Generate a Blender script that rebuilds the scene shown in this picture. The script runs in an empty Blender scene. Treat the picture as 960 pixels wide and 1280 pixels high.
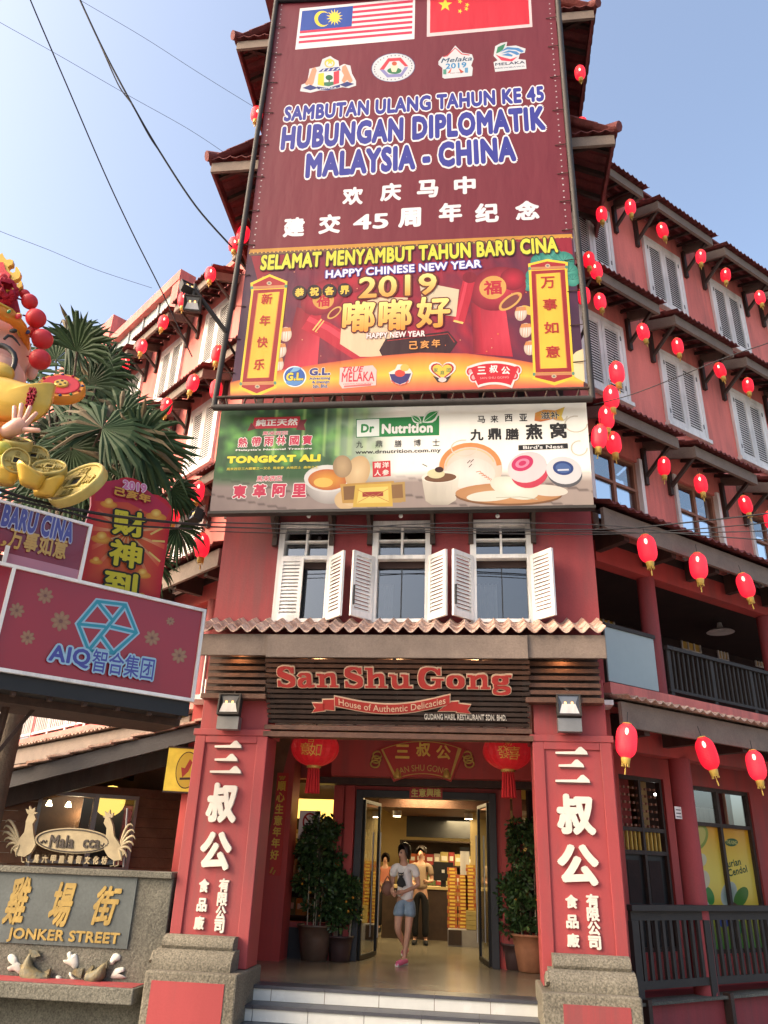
import bpy, bmesh, math, random
from mathutils import Vector, Matrix
from mathutils.geometry import tessellate_polygon
random.seed(7)
S = bpy.context.scene
COL = S.collection
V = Vector
R = math.radians
# ------------------------------------------------------------------ camera, sky, sun, exposure
PITCH, ROLL, YAW, FPX = R(24.55), R(2.18), R(7.35), 960.0
CAM = V((0, 0, 1.8))
_f = V((-math.sin(YAW)*math.cos(PITCH), math.cos(YAW)*math.cos(PITCH), math.sin(PITCH)))
_r = V((math.cos(YAW), math.sin(YAW), 0)); _u = _r.cross(_f)
_R = _r*math.cos(ROLL)+_u*math.sin(ROLL); _U = -_r*math.sin(ROLL)+_u*math.cos(ROLL)
cd = bpy.data.cameras.new('camera'); cam = bpy.data.objects.new('camera', cd); COL.objects.link(cam)
cam.matrix_world = Matrix(((_R.x, _U.x, -_f.x, CAM.x), (_R.y, _U.y, -_f.y, CAM.y), (_R.z, _U.z, -_f.z, CAM.z), (0, 0, 0, 1)))
cd.sensor_fit = 'VERTICAL'; cd.sensor_height = 36; cd.lens = 36*FPX/1280
cd.clip_start = 0.05; cd.clip_end = 2000
S.camera = cam
SUN_AZ, SUN_EL = V((-0.89, -0.46, 0)), R(32)      # towards the sun: well to the viewer's left
w = bpy.data.worlds.new('World'); S.world = w; w.use_nodes = True
nt = w.node_tree; bg = nt.nodes['Background']
sky = nt.nodes.new('ShaderNodeTexSky'); sky.sky_type = 'NISHITA'; sky.sun_disc = False
sky.sun_elevation = SUN_EL; sky.sun_rotation = math.atan2(SUN_AZ.x, SUN_AZ.y)
sky.altitude = 0; sky.air_density = 1.0; sky.dust_density = 6.5; sky.ozone_density = 0.1
nt.links.new(sky.outputs[0], bg.inputs[0]); bg.inputs[1].default_value = 0.15
sl = bpy.data.lights.new('sun', 'SUN'); sl.energy = 0.68; sl.angle = R(35); sl.color = (1.0, 0.70, 0.46)
so = bpy.data.objects.new('sun', sl); COL.objects.link(so)
so.rotation_euler = (V((SUN_AZ.x*math.cos(SUN_EL), SUN_AZ.y*math.cos(SUN_EL), math.sin(SUN_EL)))).to_track_quat('Z', 'Y').to_euler()
S.view_settings.view_transform = 'Standard'; S.view_settings.look = 'None'
S.view_settings.exposure = 1.5; S.view_settings.gamma = 1; S.view_settings.use_curve_mapping = False
S.cycles.max_bounces = 8; S.cycles.diffuse_bounces = 4; S.cycles.glossy_bounces = 3; S.cycles.transmission_bounces = 4
S.cycles.transparent_max_bounces = 12; S.cycles.caustics_reflective = False; S.cycles.caustics_refractive = False
S.cycles.sample_clamp_indirect = 4; S.cycles.use_denoising = True

def ray(px, py):
    c = ((px-480)/FPX, -(py-640)/FPX)
    return _R*c[0]+_U*c[1]+_f
def at_y(px, py, y):
    d = ray(px, py); return CAM+d*(y/d.y)
def at_z(px, py, z):
    d = ray(px, py); return CAM+d*((z-CAM.z)/d.z)

class Fr:
    """a flat frame: origin, along, up, and the outward normal"""
    def __init__(s, o, u, v, unit=1.0):
        s.o = V(o); s.u = V(u).normalized(); s.v = V(v).normalized(); s.n = s.u.cross(s.v).normalized(); s.k = unit
    def w(s, u, v, n=0.0): return s.o+(s.u*u+s.v*v+s.n*n)*s.k
    def px(s, x, y, n=0.0):
        d = ray(x, y); o = s.o+s.n*n*s.k
        t = (o-CAM).dot(s.n)/d.dot(s.n); p = CAM+d*t-o
        return p.dot(s.u)/s.k, p.dot(s.v)/s.k
    def off(s, n): return Fr(s.o+s.n*n*s.k, s.u, s.v, s.k)
X, Y, Z = V((1, 0, 0)), V((0, 1, 0)), V((0, 0, 1))
def front(y): return Fr((0, y, 0), X, Z)      # outward normal is -Y

def lin(c): return tuple((x/255/12.92 if x <= 10.3 else ((x/255+0.055)/1.055)**2.4) for x in c[:3])

class MB:
    def __init__(s): s.v = []; s.f = []; s.mi = []; s.sm = []; s.mats = []; s.col = None
    def m(s, mat):
        if mat not in s.mats: s.mats.append(mat)
        return s.mats.index(mat)
    def add(s, vs, fs, mat, smooth=False):
        b = len(s.v); k = s.m(mat); s.v += [V(p) for p in vs]
        for f in fs: s.f.append(tuple(b+i for i in f)); s.mi.append(k); s.sm.append(smooth)
    def quad(s, a, b, c, d, mat): s.add([a, b, c, d], [(0, 1, 2, 3)], mat)
    def box(s, x0, x1, y0, y1, z0, z1, mat):
        p = [(x, y, z) for z in (z0, z1) for y in (y0, y1) for x in (x0, x1)]
        s.add(p, [(0, 2, 3, 1), (4, 5, 7, 6), (0, 1, 5, 4), (2, 6, 7, 3), (0, 4, 6, 2), (1, 3, 7, 5)], mat)
    def fbox(s, fr, u0, u1, v0, v1, n0, n1, mat):
        p = [fr.w(u, v, n) for n in (n0, n1) for v in (v0, v1) for u in (u0, u1)]
        s.add(p, [(0, 2, 3, 1), (4, 5, 7, 6), (0, 1, 5, 4), (2, 6, 7, 3), (0, 4, 6, 2), (1, 3, 7, 5)], mat)
    def prism(s, fr, pts, n0, n1, mat, smooth=False):
        n = len(pts); a = [fr.w(p[0], p[1], n1) for p in pts]; b = [fr.w(p[0], p[1], n0) for p in pts]
        area = sum(pts[i][0]*pts[(i+1) % n][1]-pts[(i+1) % n][0]*pts[i][1] for i in range(n))
        if area < 0: a.reverse(); b.reverse(); pts = pts[::-1]
        tris = tessellate_polygon([[V((p[0], p[1], 0)) for p in pts]])
        fs = []
        for t in tris:
            t = tuple(t); q = [pts[i] for i in t]
            ar = (q[1][0]-q[0][0])*(q[2][1]-q[0][1])-(q[2][0]-q[0][0])*(q[1][1]-q[0][1])
            fs.append(t if ar > 0 else t[::-1])
        s.add(a+b, fs+[tuple(n+i for i in t[::-1]) for t in fs], mat)
        s.add(a+b, [(i, n+i, n+(i+1) % n, (i+1) % n) for i in range(n)], mat, smooth)
    def puff(s, fr, pts, n0, dep, mat, rings=5):
        """a cushioned outline: domed towards the viewer, flat behind"""
        n = len(pts); cx = sum(q[0] for q in pts)/n; cy = sum(q[1] for q in pts)/n; vs = []
        for j in range(rings+1):
            f = math.cos(math.pi/2*j/(rings+.35)); h = dep*math.sin(math.pi/2*j/rings)
            vs += [fr.w(cx+(q[0]-cx)*f, cy+(q[1]-cy)*f, n0+h) for q in pts]
        area = sum(pts[i][0]*pts[(i+1) % n][1]-pts[(i+1) % n][0]*pts[i][1] for i in range(n)); fs = []
        for j in range(rings):
            for i in range(n): q = (j*n+i, j*n+(i+1) % n, (j+1)*n+(i+1) % n, (j+1)*n+i); fs.append(q if area > 0 else q[::-1])
        cap = tuple(rings*n+i for i in range(n)); fs.append(cap if area > 0 else cap[::-1]); bk = tuple(range(n)); fs.append(bk[::-1] if area > 0 else bk)
        s.add(vs, fs, mat, True)
    def rev(s, prof, c, mat, seg=20, axis=Z, ref=None, smooth=True, close=True, sx=1.0):
        axis = V(axis).normalized(); e1 = V(ref) if ref else (X if abs(axis.x) < .9 else Y)
        e1 = (e1-axis*e1.dot(axis)).normalized(); e2 = axis.cross(e1); c = V(c)
        vs = [c+axis*h+e1*(r*math.cos(2*math.pi*i/seg)*sx)+e2*(r*math.sin(2*math.pi*i/seg)) for (r, h) in prof for i in range(seg)]
        fs = [(j*seg+i, j*seg+(i+1) % seg, (j+1)*seg+(i+1) % seg, (j+1)*seg+i) for j in range(len(prof)-1) for i in range(seg)]
        s.add(vs, fs, mat, smooth)
        if close:
            k = len(prof)-1
            s.add(vs[:seg], [tuple(reversed(range(seg)))], mat); s.add(vs[k*seg:], [tuple(range(seg))], mat)
    def tube(s, pts, r, mat, seg=6, smooth=True):
        pts = [V(p) for p in pts]; n = len(pts)
        rs = r if isinstance(r, (list, tuple)) else [r]*n
        vs = []; prev = None
        for i, p in enumerate(pts):
            t = (pts[min(i+1, n-1)]-pts[max(i-1, 0)]).normalized()
            if prev is None: e1 = t.orthogonal().normalized()
            else:
                e1 = prev-t*prev.dot(t); e1 = e1.normalized() if e1.length > 1e-6 else t.orthogonal().normalized()
            prev = e1; e2 = t.cross(e1)
            for k in range(seg):
                a = 2*math.pi*k/seg; vs.append(p+(e1*math.cos(a)+e2*math.sin(a))*rs[i])
        fs = [(j*seg+i, j*seg+(i+1) % seg, (j+1)*seg+(i+1) % seg, (j+1)*seg+i) for j in range(n-1) for i in range(seg)]
        s.add(vs, fs, mat, smooth)
        s.add(vs[:seg], [tuple(reversed(range(seg)))], mat); s.add(vs[-seg:], [tuple(range(seg))], mat)
    def bar(s, p0, p1, wd, ht, mat, up=Z):
        p0, p1 = V(p0), V(p1); t = (p1-p0); L = t.length; t /= L
        side = t.cross(up)
        side = side.normalized() if side.length > 1e-4 else X
        fr = Fr(p0, t, side.cross(t)); s.fbox(fr, 0, L, -ht/2, ht/2, -wd/2, wd/2, mat)
    def ball(s, c, r, mat, seg=14, rings=9, sc=(1, 1, 1), rot=None):
        vs = []; c = V(c)
        for j in range(rings+1):
            th = math.pi*j/rings
            for i in range(seg):
                p = V((math.sin(th)*math.cos(2*math.pi*i/seg)*sc[0], math.sin(th)*math.sin(2*math.pi*i/seg)*sc[1], -math.cos(th)*sc[2]))*r
                if rot is not None: p = rot@p
                vs.append(c+p)
        fs = []
        for j in range(rings):
            for i in range(seg):
                q = (j*seg+i, j*seg+(i+1) % seg, (j+1)*seg+(i+1) % seg, (j+1)*seg+i)
                fs.append(q[1:] if j == 0 else (q[:3] if j == rings-1 else q))
        s.add(vs, fs, mat, True)
    def build(s, name, parent=None, bevel=0, sub=0):
        me = bpy.data.meshes.new(name)
        off = V((0, 0, 0)); inv = None
        if parent is not None:
            p = parent
            while p is not None:
                off = off+p.location if p.rotation_euler.z == 0 else off
                p = p.parent
        me.from_pydata([tuple(v-off) for v in s.v], [], s.f)
        for mt in s.mats: me.materials.append(mt)
        me.polygons.foreach_set('material_index', s.mi); me.polygons.foreach_set('use_smooth', s.sm)
        me.update()
        o = bpy.data.objects.new(name, me); COL.objects.link(o)
        if parent is not None: o.parent = parent
        if bevel:
            b = o.modifiers.new('edge', 'BEVEL'); b.width = bevel; b.segments = 2; b.limit_method = 'ANGLE'; b.angle_limit = R(50)
        return o

def thing(name, label, cat, loc=(0, 0, 0), group=None):
    o = bpy.data.objects.new(name, None); COL.objects.link(o); o.location = V(loc); o.empty_display_size = .2
    o['label'] = label; o['category'] = cat
    if group: o['group'] = group
    return o
def tag(o, label, cat, group=None):
    o['label'] = label; o['category'] = cat
    if group: o['group'] = group
    return o
def struct(o): o['kind'] = 'structure'; return o
def kids(o): return [c for c in COL.objects if c.parent is o]
_kids = {}
def dup(root, loc, rz=0.0, label=None, group=None, parent=None, scale=None):
    if root.name not in _kids:
        _kids[root.name] = [(c, kids(c)) for c in kids(root)]
    r = root.copy(); COL.objects.link(r); r.location = V(loc); r.rotation_euler = (0, 0, rz)
    if scale: r.scale = (scale,)*3
    if label: r['label'] = label
    if group: r['group'] = group
    if parent is not None: r.parent = parent
    for ch, gs in _kids[root.name]:
        c = ch.copy(); COL.objects.link(c); c.parent = r
        for g in gs:
            d = g.copy(); COL.objects.link(d); d.parent = c
    return r

# ------------------------------------------------------------------ materials
def mat(name, col, rough=.6, var=.18, scale=2.5, bump=.15, bscale=40, metal=0., spec=.4, streak=False, col2=None, emit=0., coat=0., fine=0.):
    m = bpy.data.materials.new(name); m.use_nodes = True; N = m.node_tree.nodes; L = m.node_tree.links
    b = N['Principled BSDF']; b.inputs['Roughness'].default_value = rough; b.inputs['Metallic'].default_value = metal
    b.inputs['Specular IOR Level'].default_value = spec; b.inputs['Coat Weight'].default_value = coat
    c = tuple(col)+(1,)
    tc = N.new('ShaderNodeTexCoord')
    no = N.new('ShaderNodeTexNoise'); no.inputs['Scale'].default_value = scale; no.inputs['Detail'].default_value = 6; no.inputs['Roughness'].default_value = .65
    mp = N.new('ShaderNodeMapping'); mp.inputs['Scale'].default_value = (1, 1, .18) if streak else (1, 1, 1)
    L.new(tc.outputs['Object'], mp.inputs[0]); L.new(mp.outputs[0], no.inputs['Vector'])
    mr = N.new('ShaderNodeMapRange'); mr.inputs[1].default_value = .3; mr.inputs[2].default_value = .7
    L.new(no.outputs['Fac'], mr.inputs[0])
    mx = N.new('ShaderNodeMix'); mx.data_type = 'RGBA'
    c2 = tuple(col2)+(1,) if col2 else tuple(x*(1+var) for x in col)+(1,)
    c1 = c if col2 else tuple(x*(1-var) for x in col)+(1,)
    mx.inputs[6].default_value = c1; mx.inputs[7].default_value = c2
    L.new(mr.outputs[0], mx.inputs[0])
    out = mx.outputs[2]
    if streak:
        m2 = N.new('ShaderNodeMapping'); m2.inputs['Scale'].default_value = (5, 5, .35); L.new(tc.outputs['Object'], m2.inputs[0])
        n4 = N.new('ShaderNodeTexNoise'); n4.inputs['Scale'].default_value = 1.0; n4.inputs['Detail'].default_value = 7; n4.inputs['Roughness'].default_value = .7; L.new(m2.outputs[0], n4.inputs['Vector'])
        n5 = N.new('ShaderNodeTexNoise'); n5.inputs['Scale'].default_value = .7; n5.inputs['Detail'].default_value = 3; L.new(tc.outputs['Object'], n5.inputs['Vector'])
        mu = N.new('ShaderNodeMath'); mu.operation = 'MULTIPLY'; L.new(n4.outputs['Fac'], mu.inputs[0]); L.new(n5.outputs['Fac'], mu.inputs[1])
        r4 = N.new('ShaderNodeMapRange'); r4.inputs[1].default_value = .22; r4.inputs[2].default_value = .38; r4.inputs[3].default_value = 0; r4.inputs[4].default_value = .7; L.new(mu.outputs[0], r4.inputs[0])
        x4 = N.new('ShaderNodeMix'); x4.data_type = 'RGBA'; x4.inputs[7].default_value = tuple(.45*q+.035 for q in col)+(1,); L.new(r4.outputs[0], x4.inputs[0]); L.new(out, x4.inputs[6]); out = x4.outputs[2]
    if fine:
        n3 = N.new('ShaderNodeTexNoise'); n3.inputs['Scale'].default_value = bscale*1.7; n3.inputs['Detail'].default_value = 3
        L.new(tc.outputs['Object'], n3.inputs['Vector'])
        r3 = N.new('ShaderNodeMapRange'); r3.inputs[1].default_value = .3; r3.inputs[2].default_value = .7; r3.inputs[3].default_value = 1-fine; r3.inputs[4].default_value = 1+fine
        L.new(n3.outputs['Fac'], r3.inputs[0])
        vm = N.new('ShaderNodeVectorMath'); vm.operation = 'SCALE'; L.new(out, vm.inputs[0]); L.new(r3.outputs[0], vm.inputs['Scale']); out = vm.outputs[0]
    L.new(out, b.inputs['Base Color'])
    if emit:
        L.new(out, b.inputs['Emission Color']); b.inputs['Emission Strength'].default_value = emit
    rr = N.new('ShaderNodeMapRange'); rr.inputs[3].default_value = max(0.02, rough-.08); rr.inputs[4].default_value = min(1, rough+.1); L.new(no.outputs['Fac'], rr.inputs[0]); L.new(rr.outputs[0], b.inputs['Roughness'])
    if bump:
        n2 = N.new('ShaderNodeTexNoise'); n2.inputs['Scale'].default_value = bscale; n2.inputs['Detail'].default_value = 4
        L.new(tc.outputs['Object'], n2.inputs['Vector'])
        bp = N.new('ShaderNodeBump'); bp.inputs['Strength'].default_value = bump; bp.inputs['Distance'].default_value = .02
        L.new(n2.outputs['Fac'], bp.inputs['Height']); L.new(bp.outputs[0], b.inputs['Normal'])
    return m

M = {}
M['wall'] = mat('red_wall_paint', (.265, .045, .05), .75, .25, 1.6, .12, 30, streak=True, fine=.05)
M['wall_pink'] = mat('faded_wall_paint', (.68, .20, .17), .8, .2, 1.3, .12, 30, streak=True, fine=.04)
M['pillar'] = mat('pillar_red_paint', (.32, .048, .052), .6, .1, 1.5, .08, 40, streak=True, fine=.03)
M['porch_red'] = mat('porch_red_paint', (.42, .06, .055), .6, .15, 1.5, .08, 40, streak=True)
M['white'] = mat('white_gloss_paint', (.80, .79, .77), .45, .07, 3, .06, 60, streak=True)
M['cream'] = mat('cream_letter_paint', (.66, .61, .54), .5, .06, 6, 0)
M['shadow_grey'] = mat('letter_shadow_tint', (.20, .07, .07), .5, .06, 6, 0)  # dark red for the shadow shapes painted behind the pillar characters
M['tile'] = mat('weathered_terracotta', (.26, .13, .09), .85, .35, 5, .5, 25, col2=(.58, .44, .36), fine=.25)
M['tile_dark'] = mat('old_red_roof_tile', (.10, .028, .026), .8, .4, 5, .5, 25, col2=(.20, .05, .05), fine=.15)
M['fascia'] = mat('weathered_brown_fascia', (.175, .135, .11), .75, .22, 2.5, .3, 30, fine=.1)
M['fascia_dark'] = mat('dark_fascia_paint', (.045, .042, .045), .6, .2, 3, .2, 30)
M['timber'] = mat('dark_stained_timber', (.045, .026, .02), .55, .35, 6, .3, 40, streak=True)
M['timber_mid'] = mat('brown_stained_timber', (.10, .045, .027), .5, .35, 6, .3, 40)
M['sash'] = mat('brown_window_timber', (.30, .14, .09), .55, .2, 5, .1, 40)
M['rail'] = mat('dark_rail_paint', (.030, .026, .024), .65, .25, 4, .15, 50)
M['stone'] = mat('speckled_granite_render', (.165, .15, .115), .9, .25, 2, .6, 34, fine=.45)
M['stone_dark'] = mat('mossy_granite_render', (.115, .112, .092), .9, .4, 1.3, .6, 34, fine=.38)
M['floor'] = mat('porch_floor_tile', (.20, .175, .13), .22, .12, 2, .03, 20)
M['nosing'] = mat('dark_step_nosing', (.06, .062, .075), .35, .2, 6, .1, 50)
M['riser'] = mat('white_glazed_riser_tile', (.62, .63, .60), .25, .06, 4, .02, 30)
M['grout'] = mat('tile_grout', (.14, .14, .14), .9, .1, 8, 0)
M['doorframe'] = mat('charcoal_door_frame', (.028, .03, .036), .45, .2, 4, .08, 40)
M['black'] = mat('black_paint', (.012, .012, .013), .45, .2, 5, .05, 40)
M['dark_plaster'] = mat('dark_interior_plaster', (.035, .02, .018), .85, .3, 3, .1, 30)  # very dark brown plaster for room linings, louvre backings and balcony recesses
M['grey_metal'] = mat('grey_metal', (.22, .22, .22), .4, .12, 5, .05, 60, metal=.6)
M['steel'] = mat('brushed_steel', (.5, .5, .5), .3, .08, 5, 0, metal=1.)
M['rust'] = mat('rusted_steel', (.05, .028, .02), .8, .4, 8, .3, 50)
M['gold'] = mat('gold_paint', (.55, .36, .09), .38, .15, 6, .1, 30, metal=.35)
M['gold_letter'] = mat('gilt_letter_paint', (.72, .48, .09), .45, .12, 8, 0, metal=.0)
M['cable'] = mat('black_cable', (.012, .012, .016), .6, .1, 5, 0)
M['red_cloth'] = mat('red_tassel', (.55, .02, .025), .8, .1, 5, .1, 40)
M['brass'] = mat('brass_paper', (.60, .40, .08), .5, .2, 10, .1, 60)
M['asphalt'] = mat('concrete_street', (.26, .25, .235), .85, .25, 1.2, .5, 60, fine=.3)
M['paver'] = mat('street_paver', (.32, .30, .27), .85, .25, 2.5, .3, 40, fine=.2)
M['pale_sheet'] = mat('pale_grey_matte', (.35, .33, .33), .9, .15, 4, .1, 20)

def glass_mat(name, tint, rough=.04, alpha=.35):
    m = bpy.data.materials.new(name); m.use_nodes = True; N = m.node_tree.nodes; L = m.node_tree.links
    N.remove(N['Principled BSDF'])
    g = N.new('ShaderNodeBsdfGlossy'); g.inputs['Roughness'].default_value = rough; g.inputs['Color'].default_value = (.9, .95, 1, 1)
    t = N.new('ShaderNodeBsdfTransparent'); t.inputs['Color'].default_value = tuple(tint)+(1,)
    f = N.new('ShaderNodeLayerWeight'); f.inputs['Blend'].default_value = .45
    mr = N.new('ShaderNodeMapRange'); mr.inputs[3].default_value = alpha*.35; mr.inputs[4].default_value = min(1, alpha*2.2)
    no = N.new('ShaderNodeTexNoise'); no.inputs['Scale'].default_value = 1.5
    bp = N.new('ShaderNodeBump'); bp.inputs['Strength'].default_value = .05; L.new(no.outputs[0], bp.inputs['Height']); L.new(bp.outputs[0], g.inputs['Normal'])
    L.new(f.outputs['Facing'], mr.inputs[0]); mx = N.new('ShaderNodeMixShader')
    L.new(mr.outputs[0], mx.inputs[0]); L.new(t.outputs[0], mx.inputs[1]); L.new(g.outputs[0], mx.inputs[2])
    L.new(mx.outputs[0], N['Material Output'].inputs[0]); return m
M['glass'] = glass_mat('window_glass', (.55, .6, .62), .03, .35)
M['rail_glass'] = mat('frosted_balustrade_glass', (.30, .37, .38), .35, .06, 1.5, .02, 10, spec=.5)
M['lens'] = glass_mat('lamp_glass', (.9, .9, .9), .05, .12)

def lantern_mat():
    m = bpy.data.materials.new('red_lantern_fabric'); m.use_nodes = True; N = m.node_tree.nodes; L = m.node_tree.links
    b = N['Principled BSDF']; b.inputs['Roughness'].default_value = .55; b.inputs['Base Color'].default_value = (.60, .012, .028, 1)
    tc = N.new('ShaderNodeTexCoord'); wv = N.new('ShaderNodeTexWave'); wv.bands_direction = 'Z'; wv.inputs['Scale'].default_value = 14; wv.inputs['Distortion'].default_value = 0
    L.new(tc.outputs['Object'], wv.inputs['Vector'])
    bp = N.new('ShaderNodeBump'); bp.inputs['Strength'].default_value = .25; bp.inputs['Distance'].default_value = .01
    L.new(wv.outputs['Fac'], bp.inputs['Height']); L.new(bp.outputs[0], b.inputs['Normal'])
    oi = N.new('ShaderNodeObjectInfo'); cr = N.new('ShaderNodeMix'); cr.data_type = 'RGBA'; cr.inputs[6].default_value = (.62, .010, .022, 1); cr.inputs[7].default_value = (.58, .05, .055, 1); L.new(oi.outputs['Random'], cr.inputs[0])
    ns_ = N.new('ShaderNodeTexNoise'); ns_.inputs['Scale'].default_value = 4; L.new(tc.outputs['Object'], ns_.inputs['Vector']); vs_ = N.new('ShaderNodeMapRange'); vs_.inputs[3].default_value = .75; vs_.inputs[4].default_value = 1.25; L.new(ns_.outputs[0], vs_.inputs[0])
    sc_ = N.new('ShaderNodeVectorMath'); sc_.operation = 'SCALE'; L.new(cr.outputs[2], sc_.inputs[0]); L.new(vs_.outputs[0], sc_.inputs['Scale']); L.new(sc_.outputs[0], b.inputs['Base Color'])
    es = N.new('ShaderNodeMapRange'); es.inputs[3].default_value = .22; es.inputs[4].default_value = .42; L.new(oi.outputs['Random'], es.inputs[0]); L.new(es.outputs[0], b.inputs['Emission Strength'])
    b.inputs['Emission Color'].default_value = (1, .014, .05, 1)
    t = N.new('ShaderNodeBsdfTransparent'); t.inputs['Color'].default_value = (1, .45, .4, 1)
    mx = N.new('ShaderNodeMixShader'); mx.inputs[0].default_value = .22
    L.new(b.outputs[0], mx.inputs[1]); L.new(t.outputs[0], mx.inputs[2]); L.new(mx.outputs[0], N['Material Output'].inputs[0]); return m
M['lantern'] = lantern_mat()
def emis(name, col, s):
    m = bpy.data.materials.new(name); m.use_nodes = True; N = m.node_tree.nodes
    b = N['Principled BSDF']; b.inputs['Base Color'].default_value = tuple(col)+(1,); b.inputs['Emission Color'].default_value = tuple(col)+(1,); b.inputs['Emission Strength'].default_value = s
    return m
M['bulb'] = emis('lantern_bulb', (1, .75, .6), 9)
M['lamp'] = emis('warm_lamp', (1, .78, .45), 12)
M['litpanel'] = emis('backlit_sign_face', (1, .62, .12), .9)
M['tube_light'] = emis('tube_light', (1, .95, .85), 8)
M['led'] = emis('led_amber', (1, .5, .15), 1.5)  # amber glow put into the floodlight LEDs, which are not lit

# printed vinyl: colour comes from the artwork itself
KP = 0.72
def print_mat(name, rough, spec, bump, coat=0.):
    m = bpy.data.materials.new(name); m.use_nodes = True; N = m.node_tree.nodes; L = m.node_tree.links
    b = N['Principled BSDF']; b.inputs['Roughness'].default_value = rough; b.inputs['Specular IOR Level'].default_value = spec; b.inputs['Coat Weight'].default_value = coat
    b.inputs['Coat Roughness'].default_value = .12
    a = N.new('ShaderNodeVertexColor'); a.layer_name = 'Col'
    tc = N.new('ShaderNodeTexCoord'); no = N.new('ShaderNodeTexNoise'); no.inputs['Scale'].default_value = 1.1; no.inputs['Detail'].default_value = 5
    L.new(tc.outputs['Object'], no.inputs['Vector'])
    mr = N.new('ShaderNodeMapRange'); mr.inputs[3].default_value = .86; mr.inputs[4].default_value = 1.14; L.new(no.outputs[0], mr.inputs[0])
    vm = N.new('ShaderNodeVectorMath'); vm.operation = 'SCALE'; L.new(a.outputs[0], vm.inputs[0]); L.new(mr.outputs[0], vm.inputs['Scale'])
    L.new(vm.outputs[0], b.inputs['Base Color'])
    n2 = N.new('ShaderNodeTexNoise'); n2.inputs['Scale'].default_value = 1.7; n2.inputs['Detail'].default_value = 3
    mp = N.new('ShaderNodeMapping'); mp.inputs['Scale'].default_value = (2.2, 1, .55); L.new(tc.outputs['Object'], mp.inputs[0]); L.new(mp.outputs[0], n2.inputs['Vector'])
    bp = N.new('ShaderNodeBump'); bp.inputs['Strength'].default_value = bump; bp.inputs['Distance'].default_value = .12
    L.new(n2.outputs[0], bp.inputs['Height']); L.new(bp.outputs[0], b.inputs['Normal']); return m
M['vinyl'] = print_mat('printed_vinyl', .55, .3, .11)
M['gloss_print'] = print_mat('gloss_printed_panel', .3, .5, .04, .25)

_tc = {}
def text2d(s, bold=0.0, shear=0.0, space=1.0):
    k = (s, round(bold, 4), shear, round(space, 3))
    if k not in _tc:
        c = bpy.data.curves.new('t', 'FONT'); c.body = s; c.resolution_u = 3; c.offset = bold; c.fill_mode = 'FRONT'; c.shear = shear; c.space_character = space
        o = bpy.data.objects.new('t', c); me = bpy.data.meshes.new_from_object(o)
        _tc[k] = ([(v.co.x, v.co.y) for v in me.vertices], [tuple(p.vertices) for p in me.polygons])
        bpy.data.objects.remove(o); bpy.data.meshes.remove(me); bpy.data.curves.remove(c)
    return _tc[k]
def stamps(r):
    """offsets that thicken a letter evenly by r"""
    if r <= 0: return [(0, 0)]
    k = 8 if r < .06 else 12
    return [(r*math.cos(2*math.pi*i/k), r*math.sin(2*math.pi*i/k)) for i in range(k)]+([(0, 0)])
def bbox(vs): return min(v[0] for v in vs), max(v[0] for v in vs), min(v[1] for v in vs), max(v[1] for v in vs)

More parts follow.
